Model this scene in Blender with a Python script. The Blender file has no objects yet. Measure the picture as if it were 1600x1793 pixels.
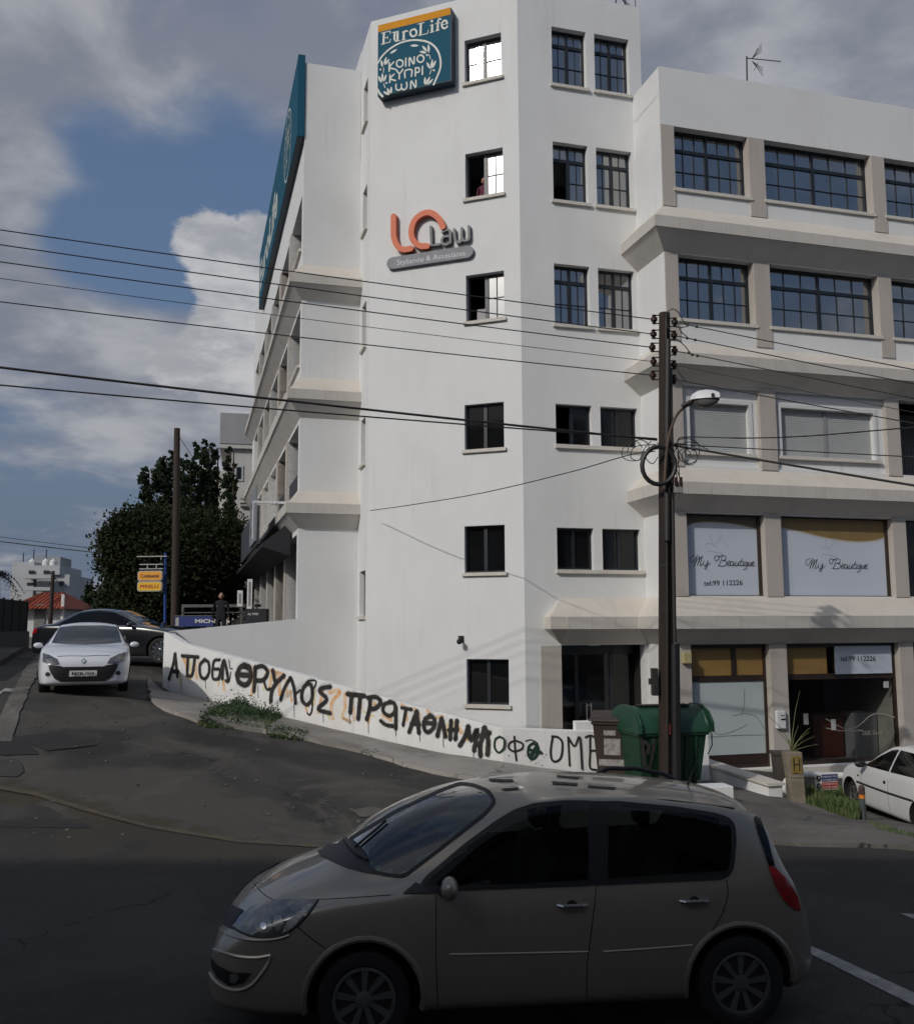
import bpy, bmesh, math, random
import numpy as np
from mathutils import Vector, Matrix, geometry
from mathutils.bvhtree import BVHTree
R = math.radians
random.seed(7)
sc = bpy.context.scene
COL = sc.collection
# ------------------------------------------------------------------ camera
PW, PH, FP = 1600.0, 1793.0, 1670.2
H0 = 2.88                                    # eye height above the road
PITCH, ROLL = 0.11826, -0.004135
_c, _s = math.cos(PITCH), math.sin(PITCH)
_R0, _U0, CF = Vector((1, 0, 0)), Vector((0, -_s, _c)), Vector((0, _c, _s))
CR = _R0*math.cos(ROLL)+_U0*math.sin(ROLL)
CU = -_R0*math.sin(ROLL)+_U0*math.cos(ROLL)
CO = Vector((0, 0, H0))
cd = bpy.data.cameras.new('camera'); cam = bpy.data.objects.new('camera', cd); COL.objects.link(cam)
cam.matrix_world = Matrix(((CR.x, CU.x, -CF.x, 0), (CR.y, CU.y, -CF.y, 0), (CR.z, CU.z, -CF.z, H0), (0, 0, 0, 1)))
cd.sensor_fit = 'HORIZONTAL'; cd.sensor_width = 36; cd.lens = 36*FP/PW
cd.clip_start = .05; cd.clip_end = 3000
sc.camera = cam
# ------------------------------------------------------------------ exposure
sc.view_settings.view_transform = 'Standard'; sc.view_settings.look = 'None'
sc.view_settings.gamma = 1; sc.view_settings.use_curve_mapping = False
sc.view_settings.exposure = 0.0
sc.cycles.max_bounces = 6; sc.cycles.use_denoising = True
# ------------------------------------------------------------------ sun
SUN_YAW, SUN_EL = R(-140), R(33)             # yaw clockwise from +Y
SD = Vector((math.sin(SUN_YAW)*math.cos(SUN_EL), math.cos(SUN_YAW)*math.cos(SUN_EL), math.sin(SUN_EL)))
sl = bpy.data.lights.new('sun', 'SUN'); sl.energy = 1.75; sl.angle = R(.6); sl.color = (1, .95, .88)
so = bpy.data.objects.new('sun', sl); COL.objects.link(so); so.location = SD*60
so.rotation_euler = SD.to_track_quat('Z', 'Y').to_euler()
# ------------------------------------------------------------------ sky
def N(nt, t, **k):
    n = nt.nodes.new(t)
    for a, b in k.items(): setattr(n, a, b)
    return n
def build_world():
    w = bpy.data.worlds.new('World'); sc.world = w; w.use_nodes = True
    nt = w.node_tree; nt.nodes.clear(); L = nt.links.new
    out = N(nt, 'ShaderNodeOutputWorld'); bg = N(nt, 'ShaderNodeBackground'); bg.inputs[1].default_value = .1
    sky = N(nt, 'ShaderNodeTexSky', sky_type='NISHITA', sun_disc=False)
    sky.sun_elevation = SUN_EL; sky.sun_rotation = SUN_YAW; sky.dust_density = 2.0; sky.air_density = 1.1
    tc = N(nt, 'ShaderNodeTexCoord')
    def vm(op, a, b=None):
        n = N(nt, 'ShaderNodeVectorMath', operation=op)
        for i, v in enumerate((a, b)):
            if v is None: continue
            if hasattr(v, 'links'): L(v, n.inputs[i])
            else: n.inputs[i].default_value = v
        return n
    def ma(op, a, b=None, c=None, clamp=False):
        n = N(nt, 'ShaderNodeMath', operation=op); n.use_clamp = clamp
        for i, v in enumerate((a, b, c)):
            if v is None: continue
            if hasattr(v, 'links'): L(v, n.inputs[i])
            else: n.inputs[i].default_value = v
        return n.outputs[0]
    d = vm('NORMALIZE', tc.outputs['Generated']).outputs[0]
    sep = N(nt, 'ShaderNodeSeparateXYZ'); L(d, sep.inputs[0])
    # layer plane: stretch the clouds towards the horizon
    k = ma('ADD', sep.outputs[2], .22)
    sv = vm('SCALE', d); L(ma('DIVIDE', .9, ma('MAXIMUM', k, .05)), sv.inputs['Scale'])
    def noise(vec, scale, detail, rough, off=(0, 0, 0), dist=0):
        a = vm('ADD', vec, off).outputs[0]
        n = N(nt, 'ShaderNodeTexNoise'); n.inputs['Scale'].default_value = scale
        n.inputs['Detail'].default_value = detail; n.inputs['Roughness'].default_value = rough
        n.inputs['Distortion'].default_value = dist
        L(a, n.inputs['Vector']); return n.outputs[0]
    def mr(v, a, b, smooth=True):
        n = N(nt, 'ShaderNodeMapRange'); n.interpolation_type = 'SMOOTHSTEP' if smooth else 'LINEAR'
        L(v, n.inputs[0]); n.inputs[1].default_value = a; n.inputs[2].default_value = b
        return n.outputs[0]
    big = noise(sv.outputs[0], 1.9, 7, .52, (3.1, 1.7, .4), .25)
    fine = noise(sv.outputs[0], 4.6, 8, .55, (7, 2, 5), .2)
    veil = noise(sv.outputs[0], 1.0, 4, .5, (1, 9, 2), .1)
    def blob(px, py, r0, r1, sx=1.0):
        t = (CR*((px-PW/2)/FP)-CU*((py-PH/2)/FP)+CF).normalized()
        return mr(vm('DISTANCE', d, tuple(t)).outputs['Value'], r1, r0)
    # a heap cloud low at the left, thick cover overhead, blue gap between
    bl = None
    for b in (blob(400, 455, .018, .060), blob(362, 432, .010, .045), blob(450, 430, .01, .05), blob(450, 540, .03, .085), blob(420, 620, .03, .085), blob(310, 640, .0, .05)):
        bl = b if bl is None else ma('MAXIMUM', bl, b)
    top = None
    for b, wgt in ((blob(300, -60, .10, .26), .30), (blob(1350, 20, .1, .45), .36), (blob(430, 190, .03, .07), .26), (blob(20, 320, .04, .11), .20), (blob(100, 610, .06, .17), .24), (blob(300, 660, .05, .14), .26), (blob(1100, -500, .3, .9), .25)):
        v = ma('MULTIPLY', b, wgt); top = v if top is None else ma('MAXIMUM', top, v)
    gap = None
    for b in (blob(340, 320, .05, .13), blob(200, 260, .02, .08), blob(180, 420, .03, .09), blob(270, 400, .05, .10)):
        gap = b if gap is None else ma('MAXIMUM', gap, b)
    field = ma('ADD', ma('ADD', big, ma('MULTIPLY', ma('SUBTRACT', fine, .5), .5)), top)
    field = ma('SUBTRACT', field, ma('MULTIPLY', gap, .34))
    cov = mr(field, .40, .76)
    heap = mr(ma('ADD', bl, ma('MULTIPLY', ma('SUBTRACT', noise(sv.outputs[0], 7, 10, .68, (4, 1, 3), .15), .5), 2.0)), .26, .58)
    # cloud colours (radiance divided by the background strength)
    cr = N(nt, 'ShaderNodeMix', data_type='RGBA')
    L(mr(ma('ADD', fine, ma('MULTIPLY', ma('SUBTRACT', veil, .5), .6)), .36, .68), cr.inputs[0])
    cr.inputs[6].default_value = (2.1, 2.25, 2.75, 1); cr.inputs[7].default_value = (3.9, 4.0, 4.25, 1)
    hc = N(nt, 'ShaderNodeMix', data_type='RGBA')
    L(mr(noise(sv.outputs[0], 7, 6, .6, (2, 2, 8)), .38, .64), hc.inputs[0])
    hc.inputs[6].default_value = (3.5, 3.6, 3.9, 1); hc.inputs[7].default_value = (5.5, 5.5, 5.6, 1)
    blue = N(nt, 'ShaderNodeMix', data_type='RGBA'); blue.inputs[0].default_value = .72
    L(sky.outputs[0], blue.inputs[6]); blue.inputs[7].default_value = (.92, 1.48, 2.65, 1)
    hz = N(nt, 'ShaderNodeMix', data_type='RGBA'); L(mr(sep.outputs[2], .34, -.02), hz.inputs[0])
    L(blue.outputs[2], hz.inputs[6]); hz.inputs[7].default_value = (1.25, 1.62, 2.3, 1)
    m1 = N(nt, 'ShaderNodeMix', data_type='RGBA'); L(ma('MULTIPLY', cov, .93), m1.inputs[0]); L(hz.outputs[2], m1.inputs[6]); L(cr.outputs[2], m1.inputs[7])
    m2 = N(nt, 'ShaderNodeMix', data_type='RGBA'); L(ma('MULTIPLY', heap, .9), m2.inputs[0]); L(m1.outputs[2], m2.inputs[6]); L(hc.outputs[2], m2.inputs[7])
    # thin bright cloud round the veiled sun
    g = mr(vm('DISTANCE', d, tuple(SD)).outputs['Value'], .42, .02)
    glow = N(nt, 'ShaderNodeMix', data_type='RGBA', blend_type='ADD'); glow.inputs[0].default_value = 1
    gc = vm('SCALE', (62, 60, 56)); L(ma('POWER', g, 2.2), gc.inputs['Scale'])
    L(m2.outputs[2], glow.inputs[6]); L(gc.outputs[0], glow.inputs[7])
    L(glow.outputs[2], bg.inputs[0]); L(bg.outputs[0], out.inputs[0])
build_world()
# ------------------------------------------------------------------ frames and rays
YB, YA = 1.29808769, -1.20715293
BU = Vector((math.sin(YB), math.cos(YB), 0)); BW = Vector((-math.cos(YB), math.sin(YB), 0)); ZZ = Vector((0, 0, 1))
def frame(o, x, y):
    return Matrix(((x.x, y.x, 0, o.x), (x.y, y.y, 0, o.y), (x.z, y.z, 1, o.z), (0, 0, 0, 1)))
MF = frame(CO, BU, BW)                                   # x = u, y = w, z from eye level
def FL(u, w, z): return MF @ Vector((u, w, z))
XA = -Vector((math.sin(YA), math.cos(YA), 0)); NA = Vector((-XA.y, XA.x, 0))
MA = frame(FL(7.85, 22, 0), XA, NA)                      # face A: x to the right, y inwards
MD = frame(CO, -BW, BU)                                  # faces looking left: x = -w, y = u
def ray(x, y): return CR*((x-PW/2)/FP)-CU*((y-PH/2)/FP)+CF
def at(x, y, Y):
    d = ray(x, y); return CO+d*(Y/d.y)
def hit(x, y, P, n):
    d = ray(x, y); return CO+d*(((P-CO).dot(n))/d.dot(n))
# ------------------------------------------------------------------ materials
MATS = {}
def mat(name, col, rough=.8, metal=0.0, var=.12, scale=3.0, spec=.5, bump=0.0, bscale=40.0, col2=None, coat=0.0, detail=5, alpha=1.0, trans=0.0, streak=0.0, ior=1.5):
    if name in MATS: return MATS[name]
    m = bpy.data.materials.new(name); m.use_nodes = True; nt = m.node_tree; L = nt.links.new
    b = nt.nodes['Principled BSDF']
    b.inputs['Roughness'].default_value = rough; b.inputs['Metallic'].default_value = metal
    b.inputs['Specular IOR Level'].default_value = spec; b.inputs['IOR'].default_value = ior
    b.inputs['Coat Weight'].default_value = coat; b.inputs['Coat Roughness'].default_value = .05
    b.inputs['Transmission Weight'].default_value = trans
    tc = N(nt, 'ShaderNodeTexCoord'); no = N(nt, 'ShaderNodeTexNoise')
    no.inputs['Scale'].default_value = scale; no.inputs['Detail'].default_value = detail; no.inputs['Roughness'].default_value = .6
    if streak:
        mp = N(nt, 'ShaderNodeMapping'); mp.inputs['Scale'].default_value = (1, 1, streak); L(tc.outputs['Object'], mp.inputs[0]); L(mp.outputs[0], no.inputs['Vector'])
    else: L(tc.outputs['Object'], no.inputs['Vector'])
    r = N(nt, 'ShaderNodeValToRGB'); r.color_ramp.elements[0].position = .3; r.color_ramp.elements[1].position = .7
    c2 = col2 or tuple(min(1, c*(1+var)) for c in col); c1 = tuple(c*(1-var) for c in col) if not col2 else col
    r.color_ramp.elements[0].color = (*c1, 1); r.color_ramp.elements[1].color = (*c2, 1)
    L(no.outputs[0], r.inputs[0]); L(r.outputs[0], b.inputs['Base Color'])
    if bump:
        n2 = N(nt, 'ShaderNodeTexNoise'); n2.inputs['Scale'].default_value = bscale; n2.inputs['Detail'].default_value = 4
        L(tc.outputs['Object'], n2.inputs['Vector'])
        bp = N(nt, 'ShaderNodeBump'); bp.inputs['Strength'].default_value = bump; bp.inputs['Distance'].default_value = .02
        L(n2.outputs[0], bp.inputs['Height']); L(bp.outputs[0], b.inputs['Normal'])
    MATS[name] = m; return m
def stained(name, col, stain, rough=.85, amt=.5, scale=1.2, streak=.25, bump=.15, sharp=(.5, .75), runs=0.0):
    """painted render or stone with soft water stains running down"""
    if name in MATS: return MATS[name]
    m = mat(name, col, rough, var=.035, scale=.7, bump=bump, bscale=55)
    nt = m.node_tree; L = nt.links.new; b = nt.nodes['Principled BSDF']
    src = b.inputs['Base Color'].links[0].from_socket
    tc = N(nt, 'ShaderNodeTexCoord'); mp = N(nt, 'ShaderNodeMapping'); mp.inputs['Scale'].default_value = (1, 1, streak)
    no = N(nt, 'ShaderNodeTexNoise'); no.inputs['Scale'].default_value = scale; no.inputs['Detail'].default_value = 8; no.inputs['Roughness'].default_value = .65
    L(tc.outputs['Object'], mp.inputs[0]); L(mp.outputs[0], no.inputs['Vector'])
    mr = N(nt, 'ShaderNodeMapRange'); mr.inputs[1].default_value = sharp[0]; mr.inputs[2].default_value = sharp[1]; mr.inputs[4].default_value = amt
    L(no.outputs[0], mr.inputs[0])
    mx = N(nt, 'ShaderNodeMix', data_type='RGBA'); L(mr.outputs[0], mx.inputs[0]); L(src, mx.inputs[6]); mx.inputs[7].default_value = (*stain, 1)
    out = mx.outputs[2]
    if runs:                                 # thin rain runs
        m2 = N(nt, 'ShaderNodeMapping'); m2.inputs['Scale'].default_value = (1, 1, .035); n2 = N(nt, 'ShaderNodeTexNoise'); n2.inputs['Scale'].default_value = 5.5; n2.inputs['Detail'].default_value = 5
        L(tc.outputs['Object'], m2.inputs[0]); L(m2.outputs[0], n2.inputs['Vector']); r2 = N(nt, 'ShaderNodeMapRange'); r2.inputs[1].default_value = .56; r2.inputs[2].default_value = .74; L(n2.outputs[0], r2.inputs[0])
        n3 = N(nt, 'ShaderNodeTexNoise'); n3.inputs['Scale'].default_value = .45; n3.inputs['Detail'].default_value = 3; L(tc.outputs['Object'], n3.inputs['Vector']); r3 = N(nt, 'ShaderNodeMapRange'); r3.inputs[1].default_value = .45; r3.inputs[2].default_value = .65; r3.inputs[4].default_value = runs; L(n3.outputs[0], r3.inputs[0])
        k = N(nt, 'ShaderNodeMath', operation='MULTIPLY'); L(r2.outputs[0], k.inputs[0]); L(r3.outputs[0], k.inputs[1])
        m4 = N(nt, 'ShaderNodeMix', data_type='RGBA'); L(k.outputs[0], m4.inputs[0]); L(out, m4.inputs[6]); m4.inputs[7].default_value = (*(c*.62 for c in stain), 1); out = m4.outputs[2]
    L(out, b.inputs['Base Color']); return m
def glass_mat(name, tint, ior=1.5, boost=1.0):
    m = bpy.data.materials.new(name); m.use_nodes = True; nt = m.node_tree; nt.nodes.clear(); L = nt.links.new
    o = N(nt, 'ShaderNodeOutputMaterial'); t = N(nt, 'ShaderNodeBsdfTransparent'); t.inputs[0].default_value = (*tint, 1); g = N(nt, 'ShaderNodeBsdfGlossy'); g.inputs['Roughness'].default_value = .015; g.inputs[0].default_value = (.95, .97, 1, 1)
    f = N(nt, 'ShaderNodeLayerWeight'); pw = N(nt, 'ShaderNodeMath', operation='POWER'); L(f.outputs['Facing'], pw.inputs[0]); pw.inputs[1].default_value = 4.0; k = N(nt, 'ShaderNodeMath', operation='MULTIPLY_ADD'); k.use_clamp = True; L(pw.outputs[0], k.inputs[0]); k.inputs[1].default_value = .9*boost; k.inputs[2].default_value = ((ior-1)/(ior+1))**2*boost
    x = N(nt, 'ShaderNodeMixShader'); L(k.outputs[0], x.inputs[0]); L(t.outputs[0], x.inputs[1]); L(g.outputs[0], x.inputs[2]); L(x.outputs[0], o.inputs[0]); return m
WHITE = stained('white_render', (.66, .665, .665), (.54, .52, .48), amt=.35, scale=.5, streak=.35, runs=.24)
STONE = stained('cream_stone', (.55, .51, .455), (.40, .36, .31), amt=.5, scale=1.5, streak=.3, bump=.1)
PIER = stained('pier_stone', (.43, .395, .36), (.33, .295, .26), amt=.5, scale=3, streak=.12, bump=.08)
SLAB = stained('fascia_stone', (.50, .475, .44), (.34, .315, .285), amt=.6, scale=2, streak=.3, bump=.1)
SOFF = stained('soffit_stone', (.66, .625, .58), (.48, .45, .42), amt=.6, scale=1.5, streak=1)
SILL = stained('sill_stone', (.56, .53, .48), (.40, .37, .32), amt=.5, scale=4, streak=1)
FRAME = mat('window_frame_dark', (.012, .016, .022), .4, var=.1)
FRAMEG = mat('window_frame_grey', (.06, .06, .065), .45)
GLASS = mat('window_glass', (.022, .026, .030), .04, var=.7, scale=1.1, spec=1.0, ior=2.35)
GLASSD = mat('window_glass_dark', (.006, .0065, .007), .05, var=.4, scale=.9, spec=.45, ior=1.5)
GLASSM = mat('window_glass_mirror', (.10, .11, .12), .05, var=.1, scale=.6, spec=1.0, ior=2.6)
DARK = mat('dark_interior', (.012, .011, .010), .9)
BLACK = mat('black_paint', (.006, .006, .007), .6)
def halo_mat(name, col, amt):
    m = mat(name, col, .9); nt = m.node_tree; L = nt.links.new; b = nt.nodes['Principled BSDF']; tc = N(nt, 'ShaderNodeTexCoord'); n = N(nt, 'ShaderNodeTexNoise'); n.inputs['Scale'].default_value = 26; n.inputs['Detail'].default_value = 6
    L(tc.outputs['Object'], n.inputs['Vector']); r = N(nt, 'ShaderNodeMapRange'); r.inputs[1].default_value = .35; r.inputs[2].default_value = .7; r.inputs[4].default_value = amt; L(n.outputs[0], r.inputs[0]); L(r.outputs[0], b.inputs['Alpha']); return m
# ------------------------------------------------------------------ builders
WM = {}
def tag(o, label=None, cat=None, group=None, kind=None, category=None):
    cat = cat or category
    for k, v in (('label', label), ('category', cat), ('group', group), ('kind', kind)):
        if v: o[k] = v
    return o
def empty(name, loc, label, cat, group=None, rz=0.0, M=None):
    o = bpy.data.objects.new(name, None); COL.objects.link(o); o.empty_display_size = .3
    m = M if M is not None else Matrix.Translation(loc) @ Matrix.Rotation(rz, 4, 'Z')
    o.matrix_world = m; WM[o] = m.copy(); return tag(o, label, cat, group)
class MB:
    def __init__(s, M=None): s.v = []; s.f = []; s.M = M; s.sm = False
    def add(s, vs, fs):
        n = len(s.v); M = s.M
        s.v += [(M @ Vector(v)) if M is not None else Vector(v) for v in vs]
        s.f += [tuple(i+n for i in f) for f in fs]; return s
    def box(s, x0, x1, y0, y1, z0, z1):
        return s.add([(x, y, z) for z in (z0, z1) for x, y in ((x0, y0), (x1, y0), (x1, y1), (x0, y1))],
                     [(3, 2, 1, 0), (4, 5, 6, 7), (0, 1, 5, 4), (1, 2, 6, 5), (2, 3, 7, 6), (3, 0, 4, 7)])
    def quad(s, a, b, c, d): return s.add([a, b, c, d], [(0, 1, 2, 3)])
    def prism(s, poly, y0, y1):
        """polygon in x,z extruded along y"""
        n = len(poly)
        vs = [(x, y0, z) for x, z in poly]+[(x, y1, z) for x, z in poly]
        fs = [tuple(range(n)), tuple(range(2*n-1, n-1, -1))]+[(i, i+n, (i+1) % n+n, (i+1) % n) for i in range(n)]
        return s.add(vs, fs)
    def slab(s, poly, z0, z1):
        n = len(poly)
        vs = [(x, y, z0) for x, y in poly]+[(x, y, z1) for x, y in poly]
        fs = [tuple(range(n-1, -1, -1)), tuple(range(n, 2*n))]+[(i, (i+1) % n, (i+1) % n+n, i+n) for i in range(n)]
        return s.add(vs, fs)
    def tube(s, pts, r, n=8, cap=True, r1=None):
        pts = [Vector(p) for p in pts]; m = len(pts)
        rs = [r+(r1-r)*i/(m-1) if r1 is not None else (r[i] if isinstance(r, (list, tuple)) else r) for i in range(m)]
        t0 = (pts[1]-pts[0]).normalized(); up = Vector((0, 0, 1)) if abs(t0.z) < .9 else Vector((1, 0, 0))
        a = t0.cross(up).normalized(); base = len(s.v); vs = []
        for i, p in enumerate(pts):
            t = ((pts[min(i+1, m-1)]-pts[max(i-1, 0)])).normalized()
            a = (a-t*a.dot(t)); a = a.normalized() if a.length > 1e-6 else t.orthogonal().normalized()
            b = t.cross(a)
            vs += [p+(a*math.cos(2*math.pi*k/n)+b*math.sin(2*math.pi*k/n))*rs[i] for k in range(n)]
        fs = [(i*n+k, i*n+(k+1) % n, (i+1)*n+(k+1) % n, (i+1)*n+k) for i in range(m-1) for k in range(n)]
        if cap: fs += [tuple(range(n-1, -1, -1)), tuple(range((m-1)*n, m*n))]
        return s.add(vs, fs)
    def lathe(s, prof, c=(0, 0, 0), n=16, axis='z'):
        c = Vector(c); vs = []
        for r, h in prof:
            for k in range(n):
                a = 2*math.pi*k/n; p = (r*math.cos(a), r*math.sin(a), h)
                if axis == 'y': p = (p[0], h, p[1])
                if axis == 'x': p = (h, p[0], p[1])
                vs.append(c+Vector(p))
        m = len(prof)
        fs = [(i*n+k, i*n+(k+1) % n, (i+1)*n+(k+1) % n, (i+1)*n+k) for i in range(m-1) for k in range(n)]
        fs += [tuple(range(n-1, -1, -1)), tuple(range((m-1)*n, m*n))]
        return s.add(vs, fs)
    def sphere(s, c, r, n=10, sq=(1, 1, 1)):
        prof = [(max(1e-4, math.sin(math.pi*i/n)), -math.cos(math.pi*i/n)) for i in range(n+1)]
        c = Vector(c); vs = []
        for rr, h in prof:
            for k in range(n*2):
                a = math.pi*k/n; vs.append((c.x+rr*math.cos(a)*r*sq[0], c.y+rr*math.sin(a)*r*sq[1], c.z+h*r*sq[2]))
        w = n*2
        return s.add(vs, [(i*w+k, i*w+(k+1) % w, (i+1)*w+(k+1) % w, (i+1)*w+k) for i in range(n) for k in range(w)])
def mk(name, mb, m, parent=None, smooth=False, bevel=0.0, **tg):
    me = bpy.data.meshes.new(name)
    inv = WM[parent].inverted() if parent else None
    if parent is None:                       # top level: origin at the base centre
        n = len(mb.v); cx_ = sum(v.x for v in mb.v)/n; cy_ = sum(v.y for v in mb.v)/n; cz = min(v.z for v in mb.v)
        M = Matrix.Translation((cx_, cy_, cz)); inv = M.inverted()
    me.from_pydata([tuple(inv @ v) for v in mb.v], [], mb.f)
    me.materials.append(m); me.update()
    o = bpy.data.objects.new(name, me); COL.objects.link(o)
    if parent: o.parent = parent; WM[o] = WM[parent].copy()
    else: o.matrix_world = M; WM[o] = M.copy()
    if smooth or mb.sm:
        for p in me.polygons: p.use_smooth = True
        me.set_sharp_from_angle(angle=R(38))
    if bevel:
        b = o.modifiers.new('bevel', 'BEVEL'); b.width = bevel; b.segments = 2; b.limit_method = 'ANGLE'; b.angle_limit = R(40)
    return tag(o, **tg)
def cat_rom(pts, n=6):
    if len(pts) < 3: return [tuple(p) for p in pts]
    P = [Vector(p) for p in pts]; P = [P[0]*2-P[1]]+P+[P[-1]*2-P[-2]]; out = []
    for i in range(1, len(P)-2):
        a, b, c, d = P[i-1:i+3]
        for k in range(n):
            t = k/n; out.append(((b*2)+(c-a)*t+(a*2-b*5+c*4-d)*t*t+(b*3-a-c*3+d)*t*t*t)*.5)
    out.append(P[-2]); return out
class Pl:
    """a flat face: origin P, x axis right, y axis inward normal"""
    def __init__(s, M): s.M = M; s.P = M.translation.copy(); s.n = M.col[1].to_3d(); s.i = M.inverted()
    def px(s, x, y):
        q = s.i @ hit(x, y, s.P, s.n); return q.x, q.z
    def shift(s, d): return Pl(s.M @ Matrix.Translation((0, d, 0)))
def strokes(name, pl, lines, width, m, parent, off=.004, smooth=5, coords='px', thick=.002):
    """lines of paint lying on a face; points in photo pixels or face coordinates"""
    mb = MB(pl.M); q = 0
    for ln in lines:
        w = width
        if isinstance(ln, dict): w = ln['w']; ln = ln['p']
        pts = [(pl.px(*p) if coords == 'px' else p) for p in ln]
        pts = [Vector((p[0], p[1])) for p in pts]
        pts = cat_rom(pts, smooth) if len(pts) > 2 else pts
        pts = [Vector(p) for p in pts]
        o = -off-q*.00012; q += 1; h = w/2; L_, R_ = [], []
        for i, p in enumerate(pts):
            t = pts[min(i+1, len(pts)-1)]-pts[max(i-1, 0)]
            t = t.normalized() if t.length > 1e-9 else Vector((1, 0)); nn = Vector((-t.y, t.x))*h
            L_.append(p+nn); R_.append(p-nn)
        n = len(pts)
        vs = [(p.x, o, p.y) for p in L_]+[(p.x, o, p.y) for p in R_]
        mb.add(vs, [(i, i+n, i+1+n, i+1) for i in range(n-1)])
        for p in (pts[0], pts[-1]):                     # round ends
            q += 1; o2 = -off-q*.00012
            mb.add([(p.x+h*math.cos(a*math.pi/5), o2, p.y+h*math.sin(a*math.pi/5)) for a in range(10)], [tuple(range(10))])
    return mk(name, mb, m, parent)
def text(name, s, pl, bl, br, hpx, m, parent, off=.004, bold=0.0, ext=0.0, font_shear=0.0, squash=None):
    """built-in font lettering fitted between two baseline pixels"""
    cu = bpy.data.curves.new(name, 'FONT'); cu.body = s; cu.offset = bold; cu.shear = font_shear; cu.resolution_u = 3
    ob = bpy.data.objects.new(name, cu); COL.objects.link(ob)
    bpy.context.view_layer.update()
    me = bpy.data.meshes.new_from_object(ob.evaluated_get(bpy.context.evaluated_depsgraph_get()))
    bpy.data.objects.remove(ob)
    xs = [v.co.x for v in me.vertices]; ys = [v.co.y for v in me.vertices]
    x0, x1, y0, y1 = min(xs), max(xs), min(ys), max(ys)
    a = pl.px(*bl); b = pl.px(*br); top = pl.px(bl[0], bl[1]-hpx)
    hh = top[1]-a[1]
    inv = WM[parent].inverted()
    cap = .73 if squash is None else squash
    for v in me.vertices:
        fx = (v.co.x-x0)/(x1-x0)
        X = a[0]+(b[0]-a[0])*fx; Zc = a[1]+(b[1]-a[1])*fx+v.co.y/cap*hh
        v.co = inv @ (pl.M @ Vector((X, -off, Zc)))
    me.materials.clear(); me.materials.append(m)
    o = bpy.data.objects.new(name, me); COL.objects.link(o); o.parent = parent; WM[o] = WM[parent].copy()
    if ext:
        so_ = o.modifiers.new('depth', 'SOLIDIFY'); so_.thickness = ext; so_.offset = 0
    return o
# ------------------------------------------------------------------ terrain
CTL = []
def cpx(x, y, Y): p = at(x, y, Y); CTL.append((p.x, p.y, p.z))
for X in (-14, -7, 0, 7, 14):
    for Y in (-12, -3, 4, 8, 11): CTL.append((X, Y, 0.0))
for a in ((150, 1217, 19.5), (60, 1222, 19.2), (282, 1206, 24.2), (322, 1220, 23.7), (504, 1261, 21.8), (760, 1320, 19.8), (900, 1342, 19.2),
          (1045, 1361, 19.4), (1160, 1385, 18.0), (1400, 1402, 18.6), (1600, 1440, 17.4), (1500, 1500, 12.0), (1600, 1470, 13.2),
          (180, 1166, 26.0), (260, 1166, 25.5), (200, 1150, 32.0), (60, 1140, 30.0), (0, 1175, 23.0), (390, 1125, 34.0), (180, 1122, 55.0), (60, 1122, 55), (1300, 1375, 20.0)): cpx(*a)
for X, Y, Z in ((-18, 14, 1.0), (-20, 30, 1.9), (-40, 40, 2.1), (-10, 90, 2.0), (-60, 90, 2.0), (14, 19, -.95), (22, 16, -1.0), (26, 26, -.9), (18, 8, -.2), (5, 26, -.3),
                (30, 60, 1.0), (0, 45, 1.6), (-20, 60, 2.1), (20, 0, 0), (-20, 4, .05)): CTL.append((X, Y, Z))
CTL = np.array(CTL)
def _phi(r2): return np.where(r2 > 1e-9, .5*r2*np.log(np.maximum(r2, 1e-12)), 0)
_d2 = ((CTL[:, None, :2]-CTL[None, :, :2])**2).sum(-1); _n = len(CTL)
_A = np.zeros((_n+3, _n+3)); _A[:_n, :_n] = _phi(_d2)+np.eye(_n)*.6; _A[:_n, _n] = 1; _A[:_n, _n+1:] = CTL[:, :2]; _A[_n:, :_n] = _A[:_n, _n:].T
_W = np.linalg.solve(_A, np.concatenate([CTL[:, 2], [0, 0, 0]]))
def hs(P):
    P = np.asarray(P, float); d = ((P[:, None, :]-CTL[None, :, :2])**2).sum(-1)
    z = _phi(d) @ _W[:_n]+_W[_n]+P @ _W[_n+1:]
    r = np.hypot(P[:, 0], P[:, 1]-20); t = np.clip((r-45)/45, 0, 1); t = t*t*(3-2*t)
    return z*(1-t)+1.7*t
def h(x, y): return float(hs([(x, y)])[0])
def gpx(x, y):
    """where the sight line through a photo pixel meets the ground"""
    d = ray(x, y); lo, hi = 3.0, 3.0
    while hi < 300:
        p = CO+d*(hi/d.y)
        if p.z < h(p.x, p.y): break
        lo = hi; hi *= 1.04
    for _ in range(24):
        m_ = (lo+hi)/2; p = CO+d*(m_/d.y)
        if p.z < h(p.x, p.y): hi = m_
        else: lo = m_
    p = CO+d*(hi/d.y); return Vector((p.x, p.y, h(p.x, p.y)))
WEAR = []
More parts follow.
